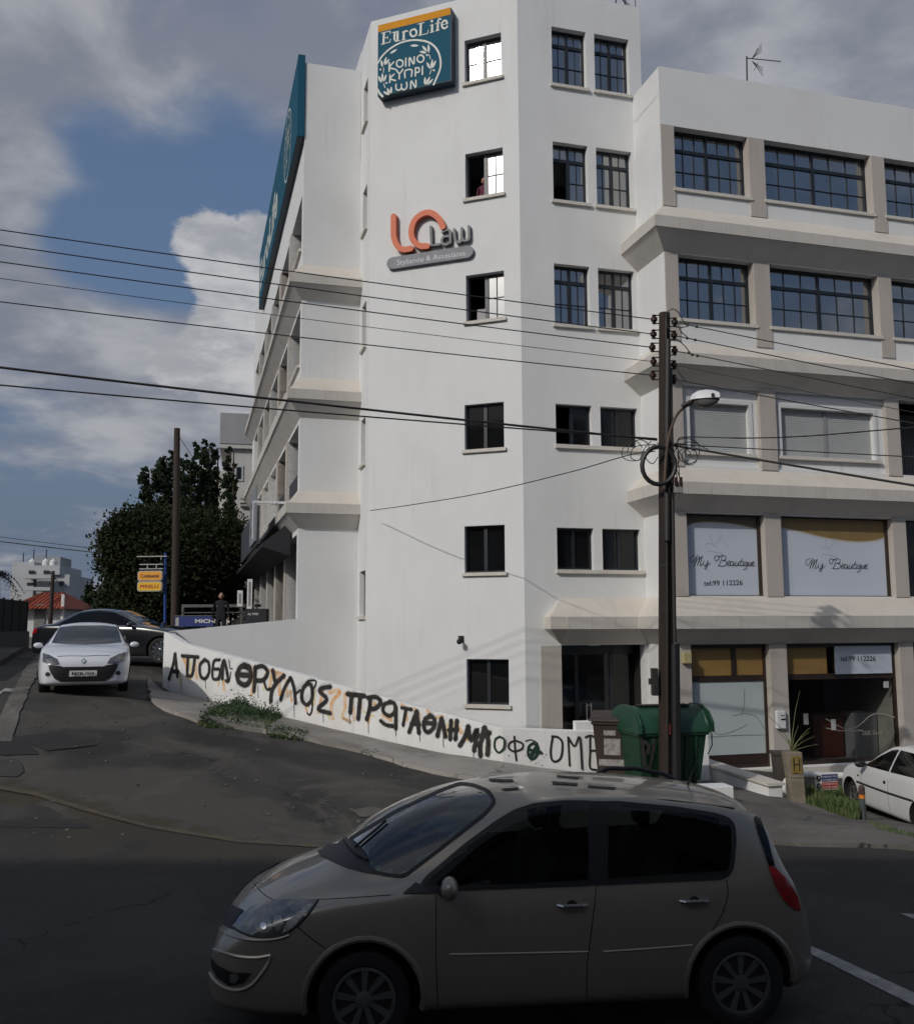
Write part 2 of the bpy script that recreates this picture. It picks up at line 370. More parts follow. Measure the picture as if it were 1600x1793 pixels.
def road_material(name, base, spread, speck=.35, scale=.35, patch=(.055, .05, .045), pamt=.6, rough=.9, cracks=True, wear_shade=()):
    m = bpy.data.materials.new(name); m.use_nodes = True; nt = m.node_tree; L = nt.links.new; b = nt.nodes['Principled BSDF']
    b.inputs['Roughness'].default_value = rough; b.inputs['Specular IOR Level'].default_value = .3
    tc = N(nt, 'ShaderNodeTexCoord').outputs['Object']
    def noi(sc_, det=8, rgh=.6, dist=0):
        n = N(nt, 'ShaderNodeTexNoise'); n.inputs['Scale'].default_value = sc_; n.inputs['Detail'].default_value = det
        n.inputs['Roughness'].default_value = rgh; n.inputs['Distortion'].default_value = dist; L(tc, n.inputs['Vector']); return n.outputs[0]
    def mrr(v, a, c, d0=0, d1=1):
        n = N(nt, 'ShaderNodeMapRange'); n.interpolation_type = 'SMOOTHSTEP'; L(v, n.inputs[0])
        for i, q in enumerate((a, c, d0, d1)): n.inputs[i+1].default_value = q
        return n.outputs[0]
    def mix(f, a, c, mode='MIX'):
        n = N(nt, 'ShaderNodeMix', data_type='RGBA', blend_type=mode)
        for s_, v in ((0, f), (6, a), (7, c)):
            if hasattr(v, 'links'): L(v, n.inputs[s_])
            else: n.inputs[s_].default_value = v if s_ == 0 else (*v, 1)
        return n.outputs[2]
    lo = tuple(c*(1-spread) for c in base); hi = tuple(c*(1+spread) for c in base)
    c = mix(mrr(noi(scale, 6, .6, .6), .35, .65), lo, hi)
    c = mix(mrr(noi(.55, 9, .7, 1.2), .52, .60, 0, pamt), c, patch)
    c = mix(mrr(noi(1.3, 9, .75, .4), .58, .66, 0, .45), c, tuple(v*.55 for v in base))
    sp = noi(95, 2, .5); c = mix(mrr(sp, .58, .72, 0, speck), c, tuple(min(1, v*3.2) for v in base))
    c = mix(mrr(sp, .42, .30, 0, speck), c, tuple(v*.35 for v in base))
    if cracks:
        v = N(nt, 'ShaderNodeTexVoronoi', feature='DISTANCE_TO_EDGE'); v.inputs['Scale'].default_value = .45
        wv = N(nt, 'ShaderNodeVectorMath', operation='ADD'); nn = N(nt, 'ShaderNodeTexNoise'); nn.inputs['Scale'].default_value = 1.5; nn.inputs['Detail'].default_value = 6
        L(tc, nn.inputs['Vector']); L(tc, wv.inputs[0]); L(nn.outputs[1], wv.inputs[1]); L(wv.outputs[0], v.inputs['Vector'])
        k = N(nt, 'ShaderNodeMath', operation='MULTIPLY'); L(mrr(v.outputs[0], .012, .002), k.inputs[0]); L(mrr(noi(.3, 3), .5, .62), k.inputs[1])
        c = mix(k.outputs[0], c, tuple(v_*.3 for v_ in base))
    if wear_shade:                              # worn, bleached and dirty places, and shade painted in as a dark band
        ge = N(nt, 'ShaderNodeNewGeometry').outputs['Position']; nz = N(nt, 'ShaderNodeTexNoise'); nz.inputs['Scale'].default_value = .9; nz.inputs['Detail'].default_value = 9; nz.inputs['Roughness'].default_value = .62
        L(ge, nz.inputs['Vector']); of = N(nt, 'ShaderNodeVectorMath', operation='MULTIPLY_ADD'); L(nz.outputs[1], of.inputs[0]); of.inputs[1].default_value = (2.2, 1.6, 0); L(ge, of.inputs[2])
        for pts_, tone, amt in wear_shade:
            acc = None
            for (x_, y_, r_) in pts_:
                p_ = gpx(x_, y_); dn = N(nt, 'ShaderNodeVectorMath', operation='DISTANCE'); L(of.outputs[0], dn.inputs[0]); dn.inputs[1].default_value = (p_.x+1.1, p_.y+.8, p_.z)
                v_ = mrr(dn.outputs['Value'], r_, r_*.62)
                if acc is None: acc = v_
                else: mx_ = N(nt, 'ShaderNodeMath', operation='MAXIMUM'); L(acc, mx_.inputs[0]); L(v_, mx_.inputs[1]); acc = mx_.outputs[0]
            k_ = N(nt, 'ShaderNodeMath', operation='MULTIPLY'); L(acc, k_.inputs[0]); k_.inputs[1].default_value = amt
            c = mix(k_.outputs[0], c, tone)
    L(c, b.inputs['Base Color'])
    bp = N(nt, 'ShaderNodeBump'); bp.inputs['Strength'].default_value = .5; bp.inputs['Distance'].default_value = .012
    L(noi(60, 6, .7), bp.inputs['Height']); L(bp.outputs[0], b.inputs['Normal'])
    return m
ASPH = road_material('asphalt_old', (.050, .047, .042), .34, patch=(.086, .080, .071), pamt=.7, wear_shade=(
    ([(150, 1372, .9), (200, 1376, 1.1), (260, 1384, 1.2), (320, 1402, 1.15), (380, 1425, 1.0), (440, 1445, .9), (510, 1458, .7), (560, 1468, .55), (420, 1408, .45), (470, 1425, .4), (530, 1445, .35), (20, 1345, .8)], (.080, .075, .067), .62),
    ([(380, 1298, .7), (470, 1312, .75), (560, 1332, .75), (650, 1350, .75), (740, 1372, .8), (150, 1300, .9), (300, 1330, .5)], (.024, .0225, .021), .6),  # dark band along the pavement edge: shade put into the colour
    ([(0, 1384, .5), (60, 1396, .5), (130, 1416, .5), (195, 1434, .5), (260, 1452, .5), (340, 1466, .5), (420, 1476, .5), (500, 1483, .45), (560, 1486, .4)], (.050, .040, .026), .75)))
ASPH2 = road_material('asphalt_road', (.034, .0325, .0305), .24, patch=(.048, .048, .050), pamt=.4, wear_shade=(([(0, 1392, .6), (90, 1412, .6), (180, 1440, .6), (260, 1462, .6), (350, 1476, .6), (430, 1486, .6), (520, 1492, .5), (150, 1480, .7), (300, 1500, .6)], (.050, .043, .034), .6),))
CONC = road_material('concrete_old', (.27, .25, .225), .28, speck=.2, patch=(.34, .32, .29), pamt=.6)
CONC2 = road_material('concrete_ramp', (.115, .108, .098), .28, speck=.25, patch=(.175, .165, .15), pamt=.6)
CONC3 = road_material('worn_concrete', (.055, .0525, .048), .3, speck=.3, patch=(.085, .08, .073), pamt=.8)
ASPH3 = road_material('asphalt_pale', (.058, .056, .052), .3, patch=(.08, .076, .07), pamt=.6)
MATS['tar_patch'] = mat('tar_patch_base', (.018, .0175, .017), .85, var=.2, scale=6, bump=.3)
# one sheet to the horizon
xs = sorted(set([-600, -400, -250, -160, -100, -70, -50]+[round(-40+i*1.0, 2) for i in range(81)]+[50, 70, 100, 160, 250, 400, 600]))
ys = sorted(set([-120, -60, -30]+[round(-20+i*1.0, 2) for i in range(20)]+[round(i*.5, 2) for i in range(0, 72)]+[36+i for i in range(0, 30)]+[70, 80, 95, 120, 160, 220, 320, 500, 900, 1500]))
G = [(x, y) for y in ys for x in xs]; Z = hs(G); nx = len(xs)
mb = MB(); mb.v = [Vector((x, y, z)) for (x, y), z in zip(G, Z)]
mb.f = [(j*nx+i, j*nx+i+1, (j+1)*nx+i+1, (j+1)*nx+i) for j in range(len(ys)-1) for i in range(nx-1)]
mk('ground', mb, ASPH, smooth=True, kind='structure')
def patch(name, poly, m, off=.004, px=True, step=.35, jag=0.0, thick=0.0, kind='structure', parent=None):
    """a surface laid on the ground inside an outline"""
    P = [gpx(*p) for p in poly] if px else [Vector((p[0], p[1], 0)) for p in poly]
    P = [Vector((p.x, p.y)) for p in P]; E_ = []
    rnd = random.Random(len(name)+len(poly))
    for i, a in enumerate(P):
        b = P[(i+1) % len(P)]; n = max(1, int((b-a).length/min(step, .3 if jag else step)))
        for k in range(n):
            q = a.lerp(b, k/n)
            if jag and k: q = q+Vector((rnd.uniform(-jag, jag), rnd.uniform(-jag, jag)))
            E_.append(q)
    x0 = min(p.x for p in E_); x1 = max(p.x for p in E_); y0 = min(p.y for p in E_); y1 = max(p.y for p in E_)
    inner = []; y = y0+step/2
    while y < y1:
        x = x0+step/2
        while x < x1:
            q = Vector((x, y)); c = False; j = len(P)-1
            for i in range(len(P)):
                if (P[i].y > y) != (P[j].y > y) and x < (P[j].x-P[i].x)*(y-P[i].y)/(P[j].y-P[i].y)+P[i].x: c = not c
                j = i
            if c: inner.append(q)
            x += step
        y += step
    ne = len(E_)
    vs, _, fs, *_r = geometry.delaunay_2d_cdt(E_+inner, [], [list(range(ne))], 1, 1e-4)
    zz = hs([(v.x, v.y) for v in vs])
    mb = MB(); mb.v = [Vector((v.x, v.y, z+off)) for v, z in zip(vs, zz)]; mb.f = [tuple(f) for f in fs]
    for i, f in enumerate(mb.f):
        a, b, c = (mb.v[k] for k in f[:3])
        if (b-a).cross(c-a).z < 0: mb.f[i] = tuple(reversed(f))
    if thick:
        n = len(mb.v); low = [Vector((q.x, q.y, h(q.x, q.y)-.05)) for q in E_]; hi_ = [Vector((q.x, q.y, h(q.x, q.y)+off)) for q in E_]
        mb.v += low+hi_; mb.f += [(n+i, n+(i+1) % ne, n+ne+(i+1) % ne, n+ne+i) for i in range(ne)]
    return mk(name, mb, m, parent, kind=kind)
# main road in front (newer, bluish asphalt), its edge running from left to right
patch('road', [(-900, 1560), (-300, 1470), (60, 1432), (230, 1446), (420, 1474), (560, 1484), (900, 1478), (1180, 1452), (1390, 1470), (1600, 1492), (2300, 1560), (3400, 2600), (-2200, 2600)], ASPH2, .008, jag=.03, step=.5)
# concrete apron below the graffiti wall
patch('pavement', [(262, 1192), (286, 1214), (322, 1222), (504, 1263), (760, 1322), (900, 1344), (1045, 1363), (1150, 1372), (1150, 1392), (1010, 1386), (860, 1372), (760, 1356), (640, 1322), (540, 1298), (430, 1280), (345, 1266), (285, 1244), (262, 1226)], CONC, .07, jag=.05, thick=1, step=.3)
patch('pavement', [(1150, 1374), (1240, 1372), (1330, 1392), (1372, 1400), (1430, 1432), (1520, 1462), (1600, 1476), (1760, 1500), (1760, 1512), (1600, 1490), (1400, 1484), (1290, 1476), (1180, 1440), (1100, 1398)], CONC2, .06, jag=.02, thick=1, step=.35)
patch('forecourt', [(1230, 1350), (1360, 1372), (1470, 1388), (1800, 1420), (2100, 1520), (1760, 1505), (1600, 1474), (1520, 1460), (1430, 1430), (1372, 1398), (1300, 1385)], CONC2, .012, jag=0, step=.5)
# worn concrete flare and darker repairs
patch('asphalt_patch', [(6, 1292), (112, 1284), (172, 1306), (82, 1316), (48, 1302), (68, 1322), (10, 1324), (-60, 1318), (-60, 1298)], mat('tar_patch', (.030, .029, .028), .85, var=.2, scale=6, bump=.3), .014, step=.3, jag=.02)
patch('concrete_patch', [(-40, 1334), (30, 1330), (42, 1352), (30, 1362), (-40, 1360)], CONC3, .013, step=.3, jag=.03)
patch('concrete_patch', [(616, 1420), (650, 1414), (690, 1424), (680, 1432), (630, 1432)], CONC2, .013, step=.2, jag=.02)
YEL = mat('worn_yellow_paint', (.085, .07, .035), .85, scale=3.5, col2=(.044, .041, .037), detail=9)
patch('kerb_line', [(-200, 1372), (0, 1378), (60, 1388), (130, 1410), (260, 1446), (420, 1472), (600, 1484), (600, 1489), (420, 1478), (260, 1452), (130, 1417), (60, 1395), (0, 1385), (-200, 1380)], YEL, .018, step=.25)
WORN = mat('worn_white_paint', (.42, .42, .41), .8, scale=7, col2=(.12, .12, .12), detail=9)
WL = mat('white_road_paint', (.36, .36, .35), .8, scale=9, col2=(.16, .16, .16), detail=8)
patch('road_line', [(1410, 1656), (1440, 1668), (1700, 1788), (1900, 1880), (1870, 1888), (1670, 1800), (1400, 1664)], WL, .014, step=.2)
patch('road_line', [(1576, 1602), (1640, 1606), (1720, 1614), (1690, 1620), (1600, 1612)], WL, .014, step=.2)
patch('road_line', [(0, 1212), (10, 1206), (26, 1208), (24, 1212), (8, 1212), (-20, 1232), (-30, 1232)], WORN, .014, step=.3)
patch('road_patch', [(-60, 1440), (150, 1444), (160, 1452), (-60, 1450)], mat('tar_patch', (.03, .029, .028)), .014, step=.4)
# left kerb and gutter along the side street
patch('gutter', [(20, 1300), (40, 1240), (58, 1196), (80, 1150), (92, 1128), (84, 1128), (62, 1150), (34, 1190), (8, 1240), (-14, 1300)], CONC2, .02, step=.4, jag=.03)
patch('pavement', [(-500, 1250), (-200, 1205), (0, 1166), (70, 1140), (86, 1127), (84, 1118), (40, 1120), (-100, 1135), (-500, 1180)], CONC2, .12, step=.6, thick=1)
# terrace level in front of the left shopfronts
# ------------------------------------------------------------------ office building
BL = empty('office_building', FL(7.85, 22, -3.4), 'white five storey corner office block with chamfered tower and stone ledges', 'building', M=frame(FL(7.85, 22, -3.4), BU, BW))
def wallp(M, x0, x1, z0, z1, holes=(), rev=.28, m=WHITE, name='wall', y=0.0, revm=None):
    """wall face with openings and their reveals"""
    X = sorted(set([x0, x1]+[v for q in holes for v in q[:2]])); Zs = sorted(set([z0, z1]+[v for q in holes for v in q[2:4]]))
    X = [v for v in X if x0-1e-6 <= v <= x1+1e-6]; Zs = [v for v in Zs if z0-1e-6 <= v <= z1+1e-6]
    mb = MB(M)
    for i in range(len(X)-1):
        for j in range(len(Zs)-1):
            cx_, cz = (X[i]+X[i+1])/2, (Zs[j]+Zs[j+1])/2
            if any(a < cx_ < b and c < cz < d for a, b, c, d in holes): continue
            mb.quad((X[i], y, Zs[j]), (X[i+1], y, Zs[j]), (X[i+1], y, Zs[j+1]), (X[i], y, Zs[j+1]))
    for a, b, c, d in holes:
        mb.quad((a, y, c), (a, y+rev, c), (a, y+rev, d), (a, y, d)); mb.quad((b, y+rev, c), (b, y, c), (b, y, d), (b, y+rev, d))
        mb.quad((a, y, d), (a, y+rev, d), (b, y+rev, d), (b, y, d)); mb.quad((a, y+rev, c), (a, y, c), (b, y, c), (b, y+rev, c))
    return mk(name, mb, m, BL)
def window(M, x0, x1, z0, z1, y, cols, rows=2, trans=None, mull=(), parent=None, fm=FRAME, gm=GLASS, open_=(), bar=.018, fw=.055, sill=True, sillm=SILL, seed=0, proj=.07, tilt=.004, panes=True, slide=()):
    """frame with mullions and glazing bars; each pane its own piece; open_ = column spans left empty"""
    parent = parent or BL; rnd = random.Random(int(x0*100+z0*37)+seed)
    mb = MB(M)
    mb.box(x0, x0+fw, y-.03, y+.05, z0, z1); mb.box(x1-fw, x1, y-.03, y+.05, z0, z1)
    mb.box(x0+fw, x1-fw, y-.03, y+.05, z0, z0+fw); mb.box(x0+fw, x1-fw, y-.03, y+.05, z1-fw, z1)
    bx = [x0+fw]+list(mull)+[x1-fw]; top = z1-fw
    cells = []
    if trans:
        mb.box(x0+fw, x1-fw, y-.025, y+.045, trans-.045, trans+.045)
    for i in range(len(bx)-1):
        a, b = bx[i], bx[i+1]
        if i: mb.box(a-.045, a+.045, y-.028, y+.048, z0+fw, (trans-.045) if trans else z1-fw)
        if i: a += .045
        if i < len(bx)-2: b -= .045
        n = cols[i] if isinstance(cols, (list, tuple)) else cols
        lo, hi_ = z0+fw, (trans-.045 if trans else z1-fw)
        if i not in open_:
            zs = [lo+(hi_-lo)*k/rows for k in range(rows+1)]; xs_ = [a+(b-a)*k/n for k in range(n+1)]
            for k in range(1, n): mb.box(xs_[k]-bar/2, xs_[k]+bar/2, y-.012, y+.03, lo, hi_)
            for k in range(1, rows):
                for q in range(n): mb.box(xs_[q]+(bar/2 if q else 0), xs_[q+1]-(bar/2 if q < n-1 else 0), y-.012, y+.03, zs[k]-bar/2, zs[k]+bar/2)
            cells += [(xs_[q], xs_[q+1], zs[k], zs[k+1]) for q in range(n) for k in range(rows)]
        if trans:
            xs_ = [bx[i]+(bx[i+1]-bx[i])*k/n for k in range(n+1)]
            for k in range(1, n): mb.box(xs_[k]-bar/2, xs_[k]+bar/2, y-.012, y+.03, trans+.045, z1-fw)
            if i: mb.box(bx[i]-.03, bx[i]+.03, y-.028, y+.03, trans+.045, z1-fw)
            cells += [(xs_[q], xs_[q+1], trans+.045, z1-fw) for q in range(n)]
    w = mk('window', mb, fm, parent); WM[w] = WM[parent].copy()
    if panes:
        for a, b, c, d in cells:
            t1, t2 = rnd.uniform(-tilt, tilt), rnd.uniform(-tilt, tilt)
            p = MB(M).quad((a+.001, y+.012+t1, c+.001), (b-.001, y+.012+t2, c+.001), (b-.001, y+.012+t2, d-.001), (a+.001, y+.012+t1, d-.001))
            mk('pane', p, gm, w)
    if sill:
        s = MB(M).box(x0-.06, x1+.06, -proj, y-.03, z0-.085, z0-.002); mk('sill', s, sillm, w)
    return w
# --- tower: face A (chamfer), B (right), F (short left return)
ROOF = 16.75
LZ = -4.2
Aw = [(-1.475, -.455, 14.30, 15.52), (-1.475, -.44, 11.08, 12.32), (-1.475, -.44, 7.76, 9.00), (-1.53, -.48, 4.41, 5.58), (-1.55, -.49, 1.30, 2.47), (-1.51, -.42, -1.93, -.83)]
wallp(MA, -4.255, 0, LZ, ROOF, Aw)
for i, (a, b, c, d) in enumerate(Aw):
    mid = (a+b)/2-.01
    if i == 0: window(MA, a, b, c, d, .2, 2, 2, mull=(mid,), fm=FRAMEG, gm=GLASSM, fw=.04)
    elif i in (1, 2): window(MA, a, b, c, d, .2, 2, 2, mull=(mid,), fm=FRAMEG, gm=GLASSM, open_=(0,), fw=.04)
    else: window(MA, a, b, c, d, .16, 1, 1, mull=(mid,), fm=FRAME, gm=GLASSD, fw=.045)
MB_ = MF @ Matrix.Translation((0, 22, 0))                # face B
UC, WC = 11.1, 20.52
Bw = []
for k, (z0, z1) in enumerate(((14.13, 15.75), (10.93, 12.53), (7.62, 9.22), (4.50, 5.54), (1.36, 2.40))):
    s = -.02*k
    Bw += [(8.80+s, 9.78+s, z0, z1), (10.02+s, 11.03+s*.6, z0, z1)]
wallp(MB_, 7.85, UC, LZ, ROOF, Bw+[(8.78, 11.02, -3.6, -.5)], rev=.25)
wallp(MB_, UC, 11.36, 13.5, ROOF)
for k, (a, b, c, d) in enumerate(Bw):
    mid = (a+b)/2
    if k < 6: window(MB_, a, b, c, d, .2, 2, 2, trans=d-.42, mull=(mid,), open_=(0,) if k == 2 else (), gm=GLASS)
    else: window(MB_, a, b, c, d, .18, 1, 1, mull=(mid,), gm=GLASSD, sill=False, open_=(0,) if k == 6 else ())
for k in (6, 8):
    mk('sill', MB(MB_).box(Bw[k][0]-.04, Bw[k+1][1]+.05, -.08, .14, Bw[k][2]-.1, Bw[k][2]-.004), SILL, BL)
Ft = MD @ Matrix.Translation((0, 4.43, 0))               # short return, x = -w
Fw = [(-25.6, -24.95, z, z+1.25) for z in (14.1, 10.95, 7.6, 4.35)]+[(-25.65, -24.80, .25, 1.45)]
wallp(Ft, -26.02, -24.526, LZ, ROOF, Fw, rev=.2)
for a, b, c, d in Fw: window(Ft, a, b, c, d, .15, 1, 1, fm=FRAMEG, gm=GLASSD)
# roof slabs and hidden sides so the shell is closed
mb = MB(MF)
mb.slab([(7.87, 22.05), (11.34, 22.05), (11.34, 28.9), (4.47, 28.9), (4.47, 24.56)], 16.4, 16.5)
mb.box(11.36, 11.38, 22.0, 29, 13.4, 16.75); mb.box(4.43, 11.38, 29, 29.02, 13.4, 16.75); mb.box(4.41, 4.43, 26, 29, 13.4, 16.75)
mb.box(11.1, 32, WC+.02, 47.7, 13.3, 13.4); mb.box(2.82, 11.1, 26.05, 47.7, 13.3, 13.4)
mb.box(2.85, 32, 47.7, 47.9, LZ, 16.1); mb.box(32, 32.2, WC, 47.9, LZ, 14.1); mb.box(4.43, 31.9, 26.3, 26.5, LZ, 13.3)
mb.box(3.2, 31.9, 26.6, 47.7, -.9, -.8)
mk('roof', mb, WHITE, BL)
# floor slabs behind the windows keep the rooms dark and separate
mb = MB(MF)
for z in (-.3, 2.9, 6.1, 9.5): mb.slab([(7.9, 22.3), (11.3, 22.3), (11.3, 26.2), (4.6, 26.2), (4.6, 24.7)], z, z+.15); mb.box(11.35, 31.9, 21.0, 26.2, z, z+.15)
mb.box(11.35, 11.4, 21.2, 26.2, LZ, 13.2)
mb.box(3.4, 3.45, 26.9, 47.5, LZ, 13.2)
mk('inner_floors', mb, DARK, BL)
# --- right wing side wall G
Gt = MD @ Matrix.Translation((0, UC, 0))
wallp(Gt, -22.0, -WC, LZ, 14.1)
# --- right wing facade C
Mc = MF @ Matrix.Translation((0, WC, 0))
PR = [(11.1, 11.47), (13.60, 14.07), (17.35, 17.77), (21.05, 21.45), (24.75, 25.15), (28.4, 28.8)]
OPN = [(11.47, 13.60), (14.07, 17.35), (17.77, 21.05), (21.45, 24.75), (25.15, 28.4)]
H3, H2 = (10.9, 12.55), (7.52, 9.18)
holes = []
for a, b in OPN: holes += [(a, b, *H3), (a, b, *H2), (a, b, 3.84, 5.84), (a, b, .68, 2.68), (a, b, -3.42, -.48)]
wallp(Mc, UC, 32, LZ, 14.12, holes, rev=.34)
for i, (a, b) in enumerate(PR):
    for z0, z1 in ((10.4, 12.55), (6.95, 9.18), (3.8, 5.84), (.66, 2.68), (-4.0, -.48)):
        mb = MB(Mc); x0 = a if i == 0 else a+.0
        mb.box(x0+(.001 if i == 0 else -.002), b+.002, -.03, .33, z0, z1); mk('pier', mb, PIER, BL, bevel=.008)
for (a, b) in OPN:
    big = (b-a) > 2.5; n = 3
    for (z0, z1), z_ in ((H3, 11), (H2, 7)):
        window(Mc, a, b, z0, z1, .26, n, 2, trans=z1-.52, mull=((a+b)/2-.02,), fw=.07, bar=.02, proj=.06, sill=True)
# third row: closed-in balconies with shutters
SHUT = mat('grey_shutter', (.42, .43, .43), .6, var=.06, scale=2)
SURR = mat('pale_surround', (.60, .61, .62), .8, var=.04)
for k, (a, b) in enumerate(OPN):
    if k >= 2:                                            # open balcony
        mb = MB(Mc).box(a, b, 1.5, 1.55, 3.84, 5.84); mk('balcony_wall', mb, mat('balcony_grey', (.16, .16, .17), .8), BL)
        rl = MB(Mc).box(a, b, .05, .09, 4.62, 4.67).box(a, b, .05, .09, 3.92, 3.96)
        r0 = mk('balcony_railing', rl, BLACK, BL); x = a+.05
        mb = MB(Mc)
        while x < b: mb.box(x, x+.02, .06, .08, 3.96, 4.62); x += .11
        tag(mk('baluster', mb, BLACK, r0), kind='stuff'); continue
    x0, x1 = (11.70, 13.36) if k == 0 else (14.28, 17.05); z0, z1 = 4.22, 5.45
    mb = MB(Mc); X = [a, x0, x1, b]; Zs = [3.84, z0, z1, 5.84]
    for i in range(3):
        for j in range(3):
            if i == 1 and j == 1: continue
            mb.box(X[i], X[i+1], .10, .30, Zs[j], Zs[j+1])
    mk('infill_wall', mb, WHITE, BL)
    mb = MB(Mc); f = .09
    for q in ((x0-f, x0, z0-.02, z1+f), (x1, x1+f, z0-.02, z1+f)): mb.box(q[0], q[1], .07, .13, q[2], q[3])
    mb.box(x0, x1, .07, .13, z1, z1+f); mk('surround', mb, SURR, BL)
    mk('sill', MB(Mc).box(x0-f-.05, x1+f+.05, .0, .2, z0-.1, z0-.021), SILL, BL)
    sp = [(x0, x1)] if k == 0 else [(x0, (x0+x1)/2-.05), ((x0+x1)/2+.05, x1)]
    for (c, d) in sp:
        s0 = mk('shutter', MB(Mc).box(c, d, .24, .26, z0, z1), SHUT, BL); mb = MB(Mc); z = z0+.01
        while z < z1-.04: mb.box(c+.01, d-.01, .222, .239, z, z+.036); z += .048
        tag(mk('slat', mb, SHUT, s0), kind='stuff')
    if k: mk('mullion', MB(Mc).box((x0+x1)/2-.05, (x0+x1)/2+.05, .2, .27, z0, z1), mat('steel_grey', (.25, .25, .26), .5), BL)
# second row: printed panels filling the openings
PANEL = mat('printed_panel', (.50, .54, .62), .45, var=.03, scale=.6, spec=.4)
GOLD = mat('bronze_print', (.22, .145, .055), .5, var=.06); GOLDL = mat('gold_line', (.46, .40, .30), .5, var=.05)
INK = mat('black_ink', (.012, .012, .016), .5)
PD_ = .19
Py = Pl(Mc @ Matrix.Translation((0, PD_, 0)))
for k, (a, b) in enumerate(OPN):
    if k >= 2:
        mk('shop_glass', MB(Mc).box(a, b, .3, .32, .68, 2.68), GLASSD, BL); continue
    pn = mk('sign_panel', MB(Mc).box(a+.02, b-.09, PD_, PD_+.03, .70, 2.64), PANEL, BL)
    mk('panel_trim', MB(Mc).box(b-.09, b, .15, .3, .69, 2.66), mat('dark_bronze', (.03, .02, .015), .5), BL)
    mk('panel_shadow_gap', MB(Mc).box(a, b, .12, .3, .66, .70), DARK, BL)
    # bronze wave along the top
    if k == 0: up = [(1201, 920), (1222, 914.5), (1250, 914), (1290, 918), (1325, 926)]
    else: up = [(1366, 923), (1400, 930), (1440, 940), (1480, 946.5), (1510, 948), (1535, 945), (1551, 939)]
    pp = cat_rom([(*Py.px(*p), 0) for p in up], 6); pp = [(p[0], p[1]) for p in pp]
    pp[0] = (a+.022, pp[0][1]); pp[-1] = (b-.092, pp[-1][1])
    n = len(pp); mb = MB(Py.M).add([(x, -.003, z) for x, z in pp]+[(x, -.003, 2.638) for x, z in pp], [(i, i+1, i+1+n, i+n) for i in range(n-1)])
    mk('bronze_wave', mb, mat('bronze_print_dark', (.10, .075, .045), .5, var=.06) if k == 0 else GOLD, pn)
    strokes('gold_line', Py, [[(x, z-.012) for x, z in pp]], .028, GOLDL, pn, off=.005, coords='f')
    ox, oy, s = (0, 0, 1) if k == 0 else (202.5, 5, .96)
    def q(l, sc_=4.0): return [((1200+x/sc_-1200)*s+1200+ox, (890+y/sc_-985)*s+985+oy) for x, y in l]
    M_ = [q([(62, 330), (36, 345), (34, 372), (52, 378), (70, 350), (84, 330)]), q([(80, 330), (72, 370), (60, 404)]), q([(62, 402), (80, 362), (98, 336)]), q([(98, 336), (90, 370), (80, 402)]), q([(80, 402), (98, 362), (116, 334)]), q([(116, 334), (107, 372), (100, 400), (108, 402), (118, 388)]),
          q([(128, 368), (124, 392), (134, 402), (146, 388), (156, 366)]), q([(156, 366), (152, 400), (142, 426), (132, 422), (142, 406), (174, 384)])]
    B_ = [q([(238, 338), (214, 332), (202, 352), (214, 370), (232, 356)]), q([(256, 336), (244, 375), (232, 404)]), q([(226, 350), (250, 332), (278, 336), (280, 356), (256, 368)]), q([(256, 368), (282, 370), (284, 394), (258, 406), (226, 402)])]
    r_ = [q([(292, 392), (308, 384), (312, 372), (302, 370), (292, 388), (298, 404), (316, 394)]), q([(334, 374), (318, 376), (314, 398), (324, 404), (338, 378), (334, 402), (346, 396)]),
          q([(354, 374), (346, 400), (356, 404), (372, 376)]), q([(372, 376), (366, 400), (376, 400)]), q([(394, 352), (380, 396), (388, 404), (396, 398)]), q([(378, 374), (402, 372)]), q([(406, 376), (400, 400), (408, 402)]),
          q([(432, 376), (416, 380), (412, 400), (422, 402), (434, 378), (424, 420), (404, 430)]), q([(444, 376), (438, 400), (446, 404), (460, 378)]), q([(460, 378), (454, 400), (462, 400)]), q([(464, 394), (476, 384), (478, 374), (468, 376), (464, 398), (472, 406), (484, 398)])]
    dot = [q([(411, 362), (412, 364)])]
    strokes('script_lettering', Py, [{'p': l, 'w': .0145} for l in M_+B_+r_+dot], .018, INK, pn)
    if k == 0: text('phone_lettering', 'tel:99 112226', Py, (1232, 1025.5), (1300, 1024.5), 9, INK, pn, bold=.012)
    LN = mat('faint_print', (.36, .39, .46), .5)
    ol = lambda l: [q(x) for x in l]
    strokes('line_drawing', Py, ol([[(140, 260), (160, 245), (200, 258)], [(150, 300), (200, 305), (260, 320)], [(170, 175), (190, 250), (220, 285)], [(250, 180), (270, 240), (300, 270)], [(210, 250), (240, 210), (230, 190)]]), .014, LN, pn)
# ground floor shopfronts
SHOPW = mat('frosted_film', (.40, .45, .46), .35, var=.05, scale=.5); OCH = mat('ochre_film', (.25, .15, .045), .5, var=.05)
BRN = mat('brown_frame', (.025, .014, .010), .45)
def shop_frame(a, b, z0, z1, bars, tz, y=.2):
    mb = MB(Mc); f = .07
    mb.box(a, a+f, y-.04, y+.05, z0, z1).box(b-f, b, y-.04, y+.05, z0, z1).box(a+f, b-f, y-.04, y+.05, z0, z0+.09).box(a+f, b-f, y-.04, y+.05, z1-.1, z1)
    mb.box(a+f, b-f, y-.03, y+.045, tz-.07, tz+.07)
    for x in bars: mb.box(x-.06, x+.06, y-.035, y+.048, tz+.07, z1-.1)
    return mk('shop_window', mb, BRN, BL)
TZ = -1.30
w = shop_frame(11.47, 13.60, -3.42, -.48, (12.72,), TZ)
Ps = Pl(Mc @ Matrix.Translation((0, .2, 0)))
